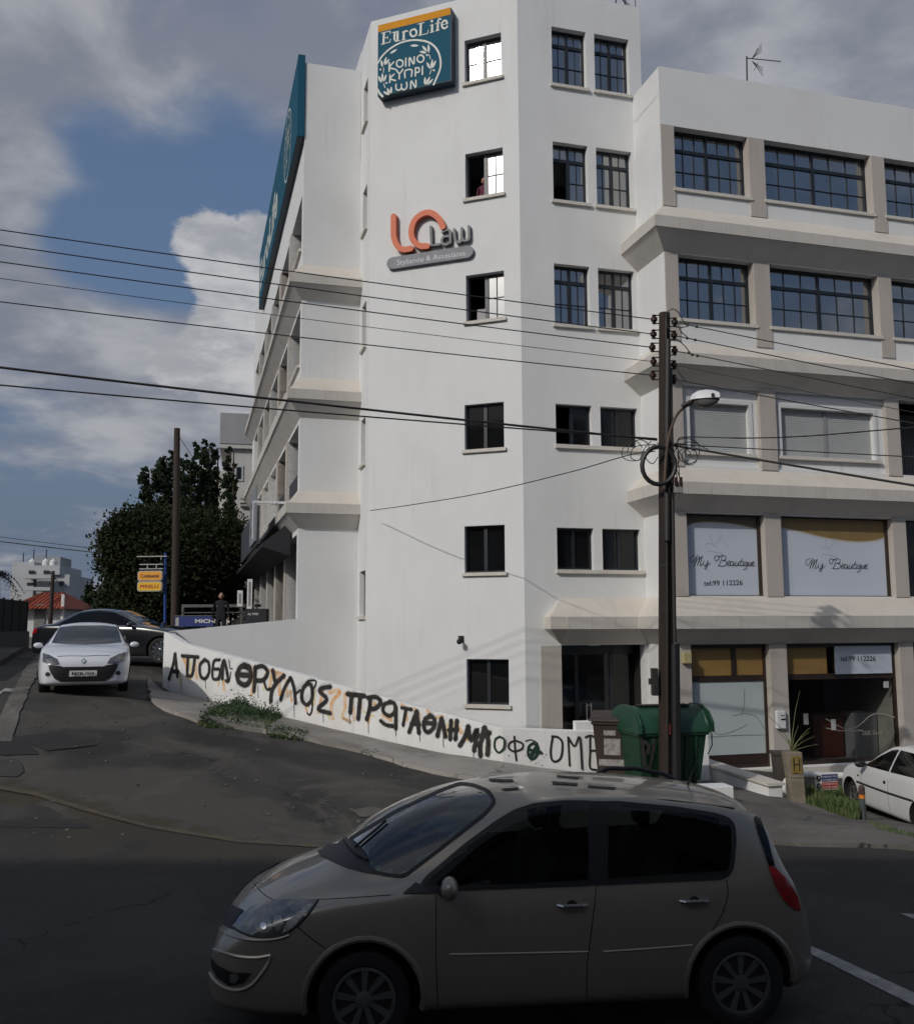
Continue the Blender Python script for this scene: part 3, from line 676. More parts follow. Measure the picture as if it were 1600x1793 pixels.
mk('ochre_panel', MB(Mc).box(11.54, 12.66, .2, .22, TZ+.07, -.58), OCH, w); mk('ochre_panel', MB(Mc).box(12.78, 13.53, .2, .22, TZ+.07, -.58), OCH, w)
mk('frosted_glass', MB(Mc).box(11.54, 13.53, .2, .22, -3.1, TZ-.07), SHOPW, w)
mk('base_panel', MB(Mc).box(11.54, 13.53, .19, .22, -3.33, -3.1), BRN, w)
LINE = mat('film_line', (.22, .24, .24), .5)
strokes('line_drawing', Ps, [[(1235, 1272), (1258, 1286), (1285, 1280), (1306, 1270)], [(1240, 1291), (1290, 1288), (1340, 1287)], [(1282, 1254), (1304, 1250), (1324, 1256), (1340, 1280)], [(1296, 1252), (1302, 1240), (1303, 1208)]], .022, LINE, w)
w = shop_frame(14.07, 17.35, -3.42, -.48, (15.62,), TZ)
mk('ochre_panel', MB(Mc).box(14.14, 15.36, .2, .22, TZ+.07, -.58), OCH, w)
pn = mk('sign_panel', MB(Mc).box(15.55, 17.22, .12, .15, TZ+.05, -.56), PANEL, w)
text('phone_lettering', 'tel:99 112226', Pl(Mc @ Matrix.Translation((0, .12, 0))), (1471, 1157.5), (1533, 1157.5), 9, INK, pn, bold=.012)
CLEAR = glass_mat('clear_shop_glass', (.62, .64, .64), 1.5, 1.0)
mk('pane', MB(Mc).quad((14.14, .21, -3.33), (17.28, .21, -3.33), (17.28, .21, TZ-.07), (14.14, .21, TZ-.07)), CLEAR, w)
WLN = mat('white_vinyl', (.34, .31, .27), .5)
strokes('vinyl_lines', Ps, [[(1446, 1259), (1465, 1270), (1484, 1277), (1504, 1270), (1524, 1253), (1545, 1250), (1568, 1257)], [(1446, 1275), (1475, 1280), (1510, 1279)]], .022, WLN, w)
text('vinyl_lettering', '25E Sans Souc', Ps, (1509, 1287.5), (1568, 1284), 8, WLN, w, bold=.006)
mk('sticker', MB(Mc).box(17.0, 17.14, .18, .2, -1.62, -1.46), SHUT, w); mk('sticker', MB(Mc).box(15.4, 15.52, .18, .2, -2.62, -2.36), SHUT, w); mk('sticker', MB(Mc).box(14.62, 14.74, .18, .2, -2.46, -2.2), mat('steel_grey', (.25, .25, .26)), w)
# inside the clear shop
mb = MB(Mc).box(14.0, 17.5, 3.3, 3.35, -3.6, -.3).box(13.95, 14.0, .35, 3.3, -3.6, -.3); mk('shop_side_wall', MB(Mc).box(17.37, 17.42, .35, 3.3, -3.6, -.3), mat('cream_room_wall', (.42, .39, .34), .8), BL); mk('shop_room', mb, mat('brown_room', (.05, .035, .03), .9), BL)
mk('shop_floor', MB(Mc).box(11.3, 32, .3, 5, -3.6, -3.44), mat('shop_floor_tile', (.2, .18, .16), .4), BL)
mk('shop_counter', MB(Mc).box(15.6, 16.5, 1.2, 1.8, -3.44, -2.4).box(15.55, 16.55, 1.15, 1.85, -2.4, -2.34), mat('red_wood', (.10, .022, .012), .5), BL)
mk('shop_cabinet', MB(Mc).box(16.6, 17.3, .9, 1.4, -3.44, -2.3).box(16.7, 17.35, 2.2, 2.9, -3.44, -1.4), mat('steel_grey', (.25, .25, .26)), BL)
for k, (a, b) in enumerate(OPN[2:]):
    w = shop_frame(a, b, -3.42, -.48, ((a+b)/2,), TZ); mk('pane', MB(Mc).box(a+.07, b-.07, .2, .22, -3.3, -.58), GLASSD, w)
mk('plinth', MB(Mc).box(13.2, 32, -.12, .33, -4.2, -3.44), STONE, BL); mk('plinth', MB(Mc).box(11.1, 13.2, -.06, .33, -4.2, -3.44), STONE, BL)
mk('step', MB(Mc).box(11.3, 32, -.5, -.121, -4.3, -3.62), STONE, BL)
# entrance in face B
ent = mk('entrance_door', MB(MB_).box(8.80, 8.9, .55, .62, -3.6, -.5).box(9.35, 9.45, .55, .62, -3.6, -.5).box(10.3, 10.4, .55, .62, -3.6, -.5).box(8.9, 10.95, .55, .62, -.75, -.5), FRAME, BL)
for a, b in ((8.9, 9.35), (9.45, 10.3), (10.4, 10.98)): mk('pane', MB(MB_).box(a, b, .58, .6, -3.6, -.75), GLASSD, ent)
STEEL = mat('brushed_steel', (.5, .5, .5), .3, metal=.9)
hd = MB(MB_)
for x in (9.62, 9.74): hd.tube([(x, .46, -2.75), (x, .46, -1.95)], .014, 8)
for z in (-2.7, -2.35, -2.0): hd.box(9.62, 9.74, .45, .47, z-.01, z+.01)
mk('door_handle', hd, STEEL, ent)
mk('pier', MB(MB_).box(8.24, 8.78, -.03, .7, LZ, -.5), PIER, BL, bevel=.006)
mk('ceiling_light', MB(MB_).box(9.6, 9.9, .2, .3, -.52, -.47), SURR, BL)
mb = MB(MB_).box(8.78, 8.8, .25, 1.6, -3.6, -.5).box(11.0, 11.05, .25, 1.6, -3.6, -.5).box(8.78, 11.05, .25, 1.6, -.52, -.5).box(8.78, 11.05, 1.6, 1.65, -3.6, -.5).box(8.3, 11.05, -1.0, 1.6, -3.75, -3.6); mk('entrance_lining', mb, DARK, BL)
# --- cornices swept along the facades
def cornice(path, zs, zt, zb, zi, p, name='cornice', slabs=True, slope_m=STONE, seg=.62):
    """path in (u, w): outward is to the left of travel"""
    P = [Vector(q) for q in path]; off = []
    for i, a in enumerate(P):
        if 0 < i < len(P)-1:
            d1 = (a-P[i-1]).normalized(); d2 = (P[i+1]-a).normalized(); n1 = Vector((-d1.y, d1.x)); n2 = Vector((-d2.y, d2.x))
            off.append(n1+n2 if abs(d1.dot(d2)) < .5 else n1)
        elif i == 0: d = (P[1]-a).normalized(); off.append(Vector((-d.y, d.x)))
        else: d = (a-P[i-1]).normalized(); off.append(Vector((-d.y, d.x)))
    prof = [(0, zs, 0), (p*.93, zt, 1), (p*.96, zb+.0, 2), (0.0, zi, 3)]
    top, sof = MB(MF), MB(MF)
    def pt(i, k, e=0): q = P[i]+off[i]*(prof[k][0]+e); return (q.x, q.y, prof[k][1])
    for i in range(len(P)-1):
        top.quad(pt(i, 0), pt(i+1, 0), pt(i+1, 1), pt(i, 1)); sof.quad(pt(i, 2), pt(i+1, 2), pt(i+1, 3), pt(i, 3))
    for i in (0, len(P)-1):
        top.add([(P[i].x, P[i].y, zs), (P[i].x, P[i].y, zi), pt(i, 2), pt(i, 1)], [(0, 1, 2, 3)])
    top.sm = sof.sm = False
    c = mk(name, top, slope_m, BL); mk('soffit', sof, SOFF, c)
    rnd = random.Random(int(zs*100))
    for i in range(len(P)-1):
        a, b = P[i]+off[i]*p*.93, P[i+1]+off[i+1]*p*.93; L_ = (b-a).length
        sg = -1 if p < 0 else 1; d = (b-a)/L_; n = Vector((-d.y, d.x))*sg; k = max(1, round(L_/seg))
        for j in range(k):
            s0, s1 = a+d*(L_*j/k+(.003 if j else -.0)), a+d*(L_*(j+1)/k-(.003 if j < k-1 else 0)); o = rnd.uniform(0, .005)
            e0 = off[i].dot(d)*.03*sg if j == 0 else 0; e1 = off[i+1].dot(d)*.03*sg if j == k-1 else 0
            q = [s0, s1, s1+n*(.03+o)+d*e1, s0+n*(.03+o)+d*e0]
            m_ = MB(MF); z0, z1 = zb-.004, zt+.004
            m_.add([(v.x, v.y, z) for z in (z0, z1) for v in q], [(0, 1, 2, 3), (7, 6, 5, 4), (0, 4, 5, 1), (1, 5, 6, 2), (2, 6, 7, 3), (3, 7, 4, 0)])
            mk('fascia_slab', m_, SLAB, c)
pC = .46
for zs, zt, zb, zi in ((10.40, 9.92, 9.64, 9.20), (6.90, 6.52, 6.24, 5.86), (3.78, 3.36, 3.08, 2.70)):
    cornice([(UC, 22.0), (UC, WC), (32, WC)], zs, zt, zb, zi, -pC)
cornice([(8.78, 22.0), (UC, 22.0), (UC, WC), (32, WC)], .66, .19, -.10, -.48, -pC)
mb = MB(MF)                                              # hipped left end of the entrance canopy
mb.add([(8.78, 22, .66), (8.78-.43, 22-.43, .19), (8.78-.43, 22, .19), (8.78-.43, 22-.43, -.1), (8.78-.43, 22, -.1), (8.78, 22, -.48), (8.785, 22-.43, .19), (8.785, 22-.43, -.1)],
       [(0, 2, 1), (2, 4, 3, 1), (4, 5, 3), (0, 1, 6), (1, 3, 7, 6), (3, 5, 7)])
mk('canopy_end', mb, STONE, BL)
# --- left wing: wall E and facade D
UD, WE = 2.80, 26.0
Me = MF @ Matrix.Translation((0, WE, 0)); wallp(Me, UD, 4.43, LZ, 16.15)
Md = MD @ Matrix.Translation((0, UD, 0))
DO = [(-(26.4+3.42*k+2.85), -(26.4+3.42*k)) for k in range(6)]
hl = []
for a, b in DO: hl += [(a, b, 10.7, 12.3), (a, b, 7.3, 8.95), (a, b, 3.72, 5.6), (a, b, -.8, 2.5)]
wallp(Md, -47.7, -WE, LZ, 16.15, hl, rev=.45)
for k, (a, b) in enumerate(DO):
    window(Md, a, b, 10.7, 12.3, .38, 2, 2, trans=11.8, mull=((a+b)/2,), gm=GLASSD, panes=k < 3, proj=.08)
    window(Md, a, b, 7.3, 8.95, .38, 2, 2, trans=8.45, mull=((a+b)/2,), gm=GLASSD, panes=k < 3, proj=.08)
    if k < 2:
        mk('balcony_wall', MB(Md).box(a, b, 1.2, 1.25, 3.7, 5.6), WHITE, BL); mk('balcony_railing', MB(Md).box(a, b, .05, .1, 3.72, 4.25), mat('dark_rail', (.04, .04, .045), .6), BL)
    else:
        mk('infill_wall', MB(Md).box(a, b, .18, .24, 3.72, 5.6), WHITE, BL)
        mk('shutter', MB(Md).box(a+.7, b-.7, .12, .17, 4.1, 5.3), SHUT, BL)
    mk('shop_glass', MB(Md).box(a, b, .5, .52, -.8, 2.5), GLASSD, BL)
    for z0, z1 in ((-.9, 2.6), (3.66, 5.66), (6.85, 8.98), (10.1, 12.32)):
        if k: mk('pier', MB(Md).box(b, b+.57, -.03, .45, z0, z1), PIER, BL)
for zs, zt, zb, zi in ((10.1, 9.68, 9.44, 9.06), (6.85, 6.42, 6.16, 5.7), (3.66, 3.29, 3.02, 2.64)):
    cornice([(UD, 47.7), (UD, WE), (4.43, WE)], zs, zt, zb, zi, -.38, seg=.8)
# ------------------------------------------------------------------ signs on the building
TEAL = mat('teal_sign_face', (.010, .080, .13), .75, var=.06, scale=.5, spec=.2)
TEALD = mat('teal_sign_edge', (.008, .03, .05), .5)
AMB = mat('amber_band', (.60, .27, .03), .85, var=.05, spec=.1); CREAM = mat('cream_lettering', (.50, .52, .47), .5, var=.04)
PA = Pl(MA)
sg = empty('wall_sign', MA @ Vector((-2.9, -.2, 14.3)), 'square teal sign with amber band and wreath emblem high on the tower', 'sign', M=MA @ Matrix.Translation((-2.9, -.2, 14.3)))
SY = -.30; PSg = Pl(MA @ Matrix.Translation((0, SY, 0)))
SX0, SZ0 = PSg.px(661, 169); SX1 = PSg.px(790, 80)[0]; SZ1 = PSg.px(661, 44)[1]
mk('sign_box', MB(MA).box(SX0, SX1, SY+.004, -.01, SZ0, SZ1), TEALD, sg, bevel=.01)
mk('sign_face', MB(MA).box(SX0, SX1-.02, SY, SY+.003, SZ0+.02, SZ1-.205), TEAL, sg)
mk('amber_band', MB(MA).box(SX0, SX1-.02, SY, SY+.003, SZ1-.203, SZ1), AMB, sg)
PSg = Pl(MA @ Matrix.Translation((0, SY, 0)))
def zc(l, ox=640, oy=0, k=8.889): return [(ox+x/k, oy+y/k) for x, y in l]
def serif(letter):
    return letter
W1, W2 = .062, .022
S = []
def st(w, *ls): S.extend({'p': zc(l), 'w': w} for l in ls)
st(W1, [(287, 512), (278, 675)], [(455, 500), (450, 600)], [(500, 490), (498, 625)], [(597, 490), (592, 605)], [(862, 362), (855, 540)], [(1038, 385), (1035, 490)], [(1130, 320), (1120, 465)])
st(W2, [(245, 512), (385, 478)], [(245, 685), (380, 650)], [(385, 478), (382, 520)], [(380, 650), (390, 605)], [(290, 590), (345, 578)], [(345, 560), (345, 600)], [(415, 505), (470, 492)], [(470, 495), (510, 488)], [(480, 640), (535, 628)],
   [(570, 498), (610, 488)], [(565, 620), (625, 605)], [(815, 372), (915, 348)], [(820, 550), (965, 520)], [(965, 520), (980, 465)], [(1005, 395), (1050, 380)], [(1005, 505), (1065, 490)], [(1085, 370), (1165, 350)], [(1090, 478), (1150, 465)], [(1200, 385), (1280, 362)])
st(.04, [(455, 600), (470, 640), (500, 625)], [(605, 505), (630, 478), (655, 485)], [(1128, 330), (1145, 290), (1175, 300)])
st(.052, [(745, 455), (705, 480), (700, 530), (735, 565), (785, 545), (795, 490), (770, 455), (745, 455)], [(1270, 365), (1260, 325), (1225, 320), (1190, 365), (1200, 425), (1240, 440), (1275, 410)])
st(.07, [(1033, 325), (1035, 330)])
strokes('lettering', PSg, S, .05, CREAM, sg)
# emblem ring and lettering
strokes('emblem_ring', PSg, [{'p': zc([(188, 985), (250, 880), (330, 795), (430, 720), (560, 655), (700, 622), (830, 620), (960, 645), (1060, 705), (1130, 800), (1165, 920), (1165, 1040), (1130, 1150), (1060, 1310)]), 'w': .05}, {'p': zc([(190, 1390), (215, 1440), (265, 1498)]), 'w': .06}], .05, CREAM, sg)
GL = [[(370, 970), (368, 1105)], [(438, 960), (375, 1045), (462, 1072)], [(535, 925), (490, 950), (488, 1010), (530, 1040), (578, 1010), (578, 950), (535, 925)], [(628, 900), (626, 1025)], [(682, 1020), (685, 890), (750, 995), (758, 880)],
      [(858, 850), (812, 880), (808, 935), (850, 965), (898, 940), (905, 880), (858, 850)], [(382, 1160), (378, 1280)], [(445, 1150), (388, 1220), (468, 1250)], [(480, 1085), (528, 1140), (582, 1075)], [(528, 1140), (526, 1225)],
      [(615, 1205), (617, 1100), (718, 1082), (716, 1185)], [(775, 1180), (778, 1052)], [(778, 1055), (830, 1055), (832, 1115), (780, 1125)], [(888, 1030), (885, 1155)], [(475, 1310), (478, 1380), (520, 1400), (555, 1370), (560, 1310)], [(558, 1370), (600, 1395), (645, 1350), (640, 1280)], [(705, 1375), (712, 1255), (780, 1360), (785, 1245)]]
strokes('emblem_lettering', PSg, [zc(l) for l in GL], .042, CREAM, sg, smooth=4)
def leaf(mb, pl, a, b, w, off):
    a, b = Vector(pl.px(*a)), Vector(pl.px(*b)); d = b-a; n = Vector((-d.y, d.x)).normalized()*w
    ps = [a, a+d*.25+n*.8, a+d*.55+n, a+d*.85+n*.5, b, a+d*.85-n*.5, a+d*.55-n, a+d*.25-n*.8]
    mb.add([(p.x, -off, p.y) for p in ps], [tuple(range(8))])
lv = [((380, 830), (495, 760)), ((695, 705), (830, 705)), ((960, 800), (880, 705)), ((985, 820), (978, 680)), ((950, 820), (840, 795)), ((1010, 1070), (950, 960)), ((1025, 1070), (1040, 915)), ((1040, 1060), (1095, 930)),
      ((925, 1320), (925, 1190)), ((935, 1320), (1005, 1185)), ((960, 1320), (1055, 1220)), ((265, 1040), (245, 930)), ((290, 1000), (325, 880)), ((300, 1010), (375, 910)), ((250, 1285), (200, 1175)), ((265, 1270), (262, 1130)), ((285, 1270), (325, 1150)),
      ((375, 1475), (275, 1420)), ((380, 1460), (335, 1365)), ((400, 1455), (400, 1340))]
for i, (a, b) in enumerate(lv):
    m_ = MB(PSg.M); leaf(m_, PSg, zc([a])[0], zc([b])[0], .034, .006); mk('wreath_leaf', m_, CREAM, sg)
dots = strokes('wreath_stem', PSg, [{'p': zc(l), 'w': w} for l, w in (([(955, 850), (962, 855)], .05), ([(1060, 1088), (1068, 1092)], .05), ([(230, 1075), (236, 1078)], .05), ([(322, 1285), (330, 1287)], .05), ([(990, 845), (1010, 915)], .02), ([(1025, 1080), (1000, 1150)], .02), ([(285, 1050), (280, 1125)], .02), ([(285, 1300), (305, 1360)], .022))], .03, CREAM, sg)
# orange and steel law office sign
sg = empty('wall_sign', MA @ Vector((-2.5, -.1, 9.3)), 'orange and grey metal letter sign with name plaque below the second tower window', 'sign', M=MA @ Matrix.Translation((-2.5, -.1, 9.3)))
ORG = mat('orange_metal', (.60, .14, .06), .6, var=.05, spec=.5); GRYM = mat('grey_metal_letter', (.14, .145, .15), .6, metal=.2)
PLQ = mat('plaque_metal', (.20, .205, .22), .6, metal=.15, spec=.3)
def z6(l): return [(650+x/5.926, 340+y/5.926) for x, y in l]
def raised(name, lines, w, m, parent, y0, y1, smooth=6):
    """letters with real depth: each stroke a ribbon given thickness"""
    pl = Pl(MA @ Matrix.Translation((0, y0, 0)))
    o = strokes(name, pl, lines, w, m, parent, off=0.0, smooth=smooth)
    md = o.modifiers.new('depth', 'SOLIDIFY'); md.thickness = y1-y0; md.offset = -1; return o
raised('letter', [z6([(228, 225), (228, 330), (232, 440), (270, 535), (335, 570), (410, 560)])], .155, ORG, sg, -.16, -.02)
raised('letter', [z6([(578, 535), (500, 530), (430, 470), (412, 380), (440, 280), (500, 215), (580, 185), (650, 205), (705, 260), (740, 335)])], .155, ORG, sg, -.16, -.02)
raised('letter', [z6([(615, 335), (622, 530), (710, 515)])], .07, GRYM, sg, -.12, -.02, smooth=1)
raised('letter', [z6([(735, 390), (780, 365), (815, 385), (818, 500)]), z6([(815, 430), (750, 440), (730, 490), (770, 520), (818, 490)])], .065, GRYM, sg, -.12, -.02)
raised('letter', [z6([(858, 360), (868, 460), (890, 490), (930, 478), (936, 350)]), z6([(936, 440), (955, 475), (1000, 470), (1012, 440), (1010, 330)])], .065, GRYM, sg, -.12, -.02)
a = PA.px(*z6([(225, 725)])[0]); b = PA.px(*z6([(1010, 610)])[0]); zc_ = (a[1]+b[1])/2; r = .165
pp = [(a[0]+r-r*math.cos(t*math.pi/8), zc_+r*math.sin(t*math.pi/8)) for t in range(-4, 5)][::-1]
pq = [(a[0]+.02+r*math.cos(math.pi/2+t*math.pi/8), zc_+r*math.sin(math.pi/2+t*math.pi/8)) for t in range(9)]+[(b[0]+r*math.cos(-math.pi/2+t*math.pi/8), zc_+r*math.sin(-math.pi/2+t*math.pi/8)) for t in range(9)]
mk('plaque', MB(MA).prism(pq, -.10, -.01), PLQ, sg, bevel=.008)
text('lettering', 'Stylianou & Associates', Pl(MA @ Matrix.Translation((0, -.1, 0))), z6([(268, 735)])[0], z6([(975, 632)])[0], 9.5, mat('pale_lettering', (.5, .52, .54), .5), sg)
# long sign on the roof edge of the left wing
sg = empty('roof_sign', FL(2.6, 33, 13.7), 'long teal sign board along the left roof edge seen edge on', 'sign', M=frame(FL(2.6, 33, 13.7), BU, BW))
mk('sign_box', MB(MF).box(2.60, 2.785, 25.97, 41.5, 13.85, 16.35), TEALD, sg)
mk('sign_face', MB(MF).box(2.585, 2.599, 25.97, 41.5, 13.87, 16.35), TEAL, sg); mk('sign_end', MB(MF).box(2.60, 2.78, 25.955, 25.969, 13.87, 16.35), TEAL, sg)
MS = MD @ Matrix.Translation((0, 2.585, 0)); PD = Pl(MS)
def ftext(s, x0, x1, z0, hh, m, par, pl, off=.004, bold=.02, name='lettering'):
    cu = bpy.data.curves.new(name, 'FONT'); cu.body = s; cu.offset = bold; cu.resolution_u = 2
    ob = bpy.data.objects.new(name, cu); COL.objects.link(ob); bpy.context.view_layer.update()
    me = bpy.data.meshes.new_from_object(ob.evaluated_get(bpy.context.evaluated_depsgraph_get())); bpy.data.objects.remove(ob)
    xs_ = [v.co.x for v in me.vertices]; a, b = min(xs_), max(xs_); inv = WM[par].inverted() if par else Matrix()
    for v in me.vertices: v.co = inv @ (pl.M @ Vector((x0+(x1-x0)*(v.co.x-a)/(b-a), -off, z0+v.co.y/.73*hh)))
    me.materials.clear(); me.materials.append(m)
    o = bpy.data.objects.new(name, me); COL.objects.link(o); o.parent = par
    if par: WM[o] = WM[par].copy()
    return o
ftext('EuroLife', -41.0, -32.4, 14.5, 1.2, CREAM, sg, PD, bold=.03)
ring = [(-28.9+1.1*math.cos(t*math.pi/12), 15.05+1.08*math.sin(t*math.pi/12)) for t in range(-5, 20)]
strokes('emblem_ring', PD, [ring], .07, CREAM, sg, coords='f')
for i, t in enumerate((0, 1, 2, 3, 4, 5, 7, 8, 9, 10, 11, 12)):
    a_ = -.6+t*.36; m_ = MB(PD.M); c = (-28.9+.82*math.cos(a_), 15.05+.82*math.sin(a_)); e = (c[0]+.24*math.cos(a_+1.1), c[1]+.24*math.sin(a_+1.1)); d = Vector(e)-Vector(c); n = Vector((-d.y, d.x))*.25
    m_.add([(c[0], -.006, c[1]), (c[0]+d.x*.5+n.x, -.006, c[1]+d.y*.5+n.y), (e[0], -.006, e[1]), (c[0]+d.x*.5-n.x, -.006, c[1]+d.y*.5-n.y)], [(0, 1, 2, 3)]); mk('wreath_leaf', m_, CREAM, sg)
for s_, z in (('ΚΟΙΝΟ', 15.3), ('ΚΥΠΡΙ', 14.9), ('ΩΝ', 14.5)): ftext(s_, -29.4, -28.4 if len(s_) > 2 else -28.95, z, .28, CREAM, sg, PD, bold=.02, name='emblem_lettering')
# shop awning and signboards on the left facade
aw = empty('shop_awning', FL(2.2, 30, 2.3), 'dark sloping shop awning with grey signboards over the left street side', 'awning', M=frame(FL(2.2, 30, 2.3), BU, BW))
AWN = mat('dark_awning', (.02, .022, .027), .7); ABO = mat('awning_board', (.055, .06, .07), .5)
mk('canopy', MB(MF).add([(2.75, 27.6, 3.0), (1.95, 27.6, 2.35), (1.95, 27.6, 2.25), (2.75, 27.6, 2.0), (2.75, 43, 3.0), (1.95, 43, 2.35), (1.95, 43, 2.25), (2.75, 43, 2.0)], [(0, 1, 2, 3), (7, 6, 5, 4), (0, 4, 5, 1), (1, 5, 6, 2), (2, 6, 7, 3)]), AWN, aw)
mk('signboard', MB(MF).box(1.86, 1.93, 28.5, 37.5, 2.4, 3.55), ABO, aw); mk('signboard', MB(MF).box(1.80, 1.85, 28.5, 31.2, 2.5, 4.15), mat('grey_board', (.22, .23, .25), .5), aw)
mk('sign_window', MB(MF).box(1.79, 1.799, 29.2, 30.4, 2.8, 3.8), AWN, aw); mk('sign_window', MB(MF).box(1.78, 1.789, 29.5, 30.1, 3.0, 3.6), mat('grey_board', (.22, .23, .25)), aw)
ftext('K Tyres', -36.8, -32.0, 2.72, .45, mat('pale_lettering', (.5, .52, .54)), aw, Pl(MD @ Matrix.Translation((0, 1.86, 0))))if False else None
mk('bracket', MB(MF).box(1.7, 2.8, 28.0, 28.06, 3.55, 3.62).box(2.3, 2.36, 27.5, 28.0, 3.5, 3.56).box(1.68, 1.72, 28.0, 28.05, 2.5, 3.6), SURR, aw)
# wall fittings
al = MB(Mc).box(11.2, 11.42, -.16, -.035, -.92, -.66); mk('alarm_box', al, mat('yellow_plastic', (.38, .33, .17), .6), None, bevel=.02, label='small square yellow and white alarm box on the stone pier beside the pole', category='alarm box')
tb = empty('intercom', Mc @ Vector((13.8, -.1, -2.4)), 'white intercom box on the pier between the two shop windows', 'intercom', M=Mc @ Matrix.Translation((13.8, -.1, -2.4)))
mk('body', MB(Mc).box(13.66, 13.9, -.13, -.03, -2.5, -2.08), SURR, tb, bevel=.015); mk('slot', MB(Mc).box(13.76, 13.88, -.137, -.13, -2.3, -2.26), BLACK, tb); mk('slot', MB(Mc).box(13.76, 13.86, -.137, -.13, -2.2, -2.18), BLACK, tb)
wl = MB(MA).tube([(-1.65, 0, -.33), (-1.65, -.12, -.33), (-1.62, -.2, -.38)], .03, 8); wl.sphere(MA.inverted() @ (MA @ Vector((-1.62, -.22, -.4))), .07, 6); wl.box(-1.72, -1.58, -.03, 0, -.42, -.26)
mk('wall_light', wl, BLACK, None, smooth=True, label='small black round lamp fixed on the tower wall above the lowest window', category='wall lamp')
mk('bag', MB(MA).box(-1.28, -1.0, .3, .6, 7.75, 8.16), mat('pale_box', (.35, .33, .36), .7), None, label='pale box standing on the sill inside the third tower window', category='box')
# person at the second tower window
SKIN = mat('skin', (.33, .18, .12), .5); CLO = mat('dark_clothes', (.015, .015, .02), .9, var=.3, scale=8); HAIR = mat('dark_hair', (.012, .009, .007), .6)
def person(name, label, base, height, yaw, pose='stand', shirt=None, legs=None):
    e = empty(name, base, label, 'person', rz=yaw); s = height/1.75; M = WM[e]
    J = {'pel': (0, 0, .95), 'che': (0, 0, 1.22), 'nec': (0, 0, 1.45), 'hed': (0, -.02, 1.55), 'top': (0, -.02, 1.70)}
    V_, E_, Rr = [(0, 0, .95), (0, 0, 1.2), (0, 0, 1.40), (0, -.01, 1.50)], [(0, 1), (1, 2), (2, 3)], [(.15, .11), (.15, .11), (.13, .09), (.055, .055)]
    for sx in (-1, 1):
        n = len(V_); V_ += [(sx*.19, 0, 1.40), (sx*.24, .02, 1.14), (sx*.2, -.16, 1.05) if pose != 'stand' else (sx*.25, -.05, .90)]; E_ += [(2, n), (n, n+1), (n+1, n+2)]; Rr += [(.065, .06), (.048, .048), (.035, .035)]
        n = len(V_); V_ += [(sx*.10, 0, .88), (sx*.11, -.01, .48), (sx*.11, .01, .08), (sx*.12, -.14, .04)]; E_ += [(0, n), (n, n+1), (n+1, n+2), (n+2, n+3)]; Rr += [(.095, .095), (.065, .065), (.045, .045), (.04, .03)]
    me = bpy.data.meshes.new('body'); me.from_pydata([tuple(Vector(v)*s) for v in V_], E_, []); me.materials.append(shirt or CLO)
    o = bpy.data.objects.new('body', me); COL.objects.link(o); o.parent = e; WM[o] = M.copy()
    o.modifiers.new('skin', 'SKIN')
    for i, q in enumerate(me.skin_vertices[0].data): q.radius = (Rr[i][0]*s, Rr[i][1]*s); q.use_root = (i == 0)
    u = o.modifiers.new('sub', 'SUBSURF'); u.levels = u.render_levels = 2
    hm = MB(M).sphere(Vector((0, -.02, 1.62))*s, .105*s, 8, (.78, .92, 1.12)); hm.sphere(Vector((0, -.12, 1.605))*s, .018*s, 4); hm.sphere(Vector((.085, -.01, 1.61))*s, .022*s, 4); hm.sphere(Vector((-.085, -.01, 1.61))*s, .022*s, 4)
    mk('head', hm, SKIN, e, smooth=True)
    mk('hair', MB(M).sphere(Vector((0, .005, 1.665))*s, .098*s, 8, (.86, .95, .85)), HAIR, e, smooth=True)
    for sx in (-1, 1):
        p0 = Vector((sx*.2, -.16, 1.05)) if pose != 'stand' else Vector((sx*.25, -.05, .90)); dr_ = Vector((0, -.5, -.2)) if pose != 'stand' else Vector((0, -.1, -1)); hb = MB(M).sphere(p0*s, .035*s, 5, (.7, 1, 1.2))
        for f in range(4): hb.tube([(p0+Vector((sx*(.02-.013*f), 0, 0)))*s, (p0+Vector((sx*(.02-.013*f), 0, 0))+dr_.normalized()*(.085+.01*(f % 2)))*s], .008*s, 5)
        hb.tube([p0*s, (p0+Vector((-sx*.04, -.03, -.04)))*s], .009*s, 5); mk('hand', hb, SKIN, e, smooth=True)
    return e
pw = MA @ Vector((-1.1, .42, 10.35)); person('person', 'person in dark top leaning at the open second tower window with red cloth', pw, 1.45, math.atan2(NA.y, NA.x)-math.pi/2, 'lean', shirt=mat('wine_top', (.09, .01, .025), .8))
# ------------------------------------------------------------------ graffiti wall and ramp walls
def wall_strip(top, bot, Ys, thick, name, label, cat, m, wz=None):
    """low wall: photo pixels along its top and foot with the distance of each"""
    return None
WPX = [((287, 1106), (285, 1203), 24.2), ((322, 1128), (322, 1222), 23.7), ((504, 1176), (504, 1263), 21.8), ((760, 1246), (760, 1322), 19.8), ((880, 1275), (880, 1340), 19.2), ((1010, 1280), (1010, 1358), 19.3), ((1240, 1283), (1240, 1385), 19.85)]
gw = empty('ramp_wall', gpx(504, 1263), 'low white boundary wall sprayed with black and orange graffiti letters', 'wall')
PAINTW = stained('white_wall_paint', (.72, .72, .715), (.56, .52, .43), amt=.5, scale=1.1, streak=.6, runs=.6)
tops = [at(t[0], t[1], Y) for t, b, Y in WPX]; feet = [at(b[0], b[1], Y) for t, b, Y in WPX]
FACES = []
for i in range(len(WPX)-1):
    a, b = tops[i], tops[i+1]; a0, b0 = Vector((a.x, a.y, min(feet[i].z, h(a.x, a.y))-.3)), Vector((b.x, b.y, min(feet[i+1].z, h(b.x, b.y))-.3))
    d = (b-a); d.z = 0; d.normalize(); n = Vector((-d.y, d.x, 0)); FACES.append((a, b, d, n))
mb = MB(); TH = .22
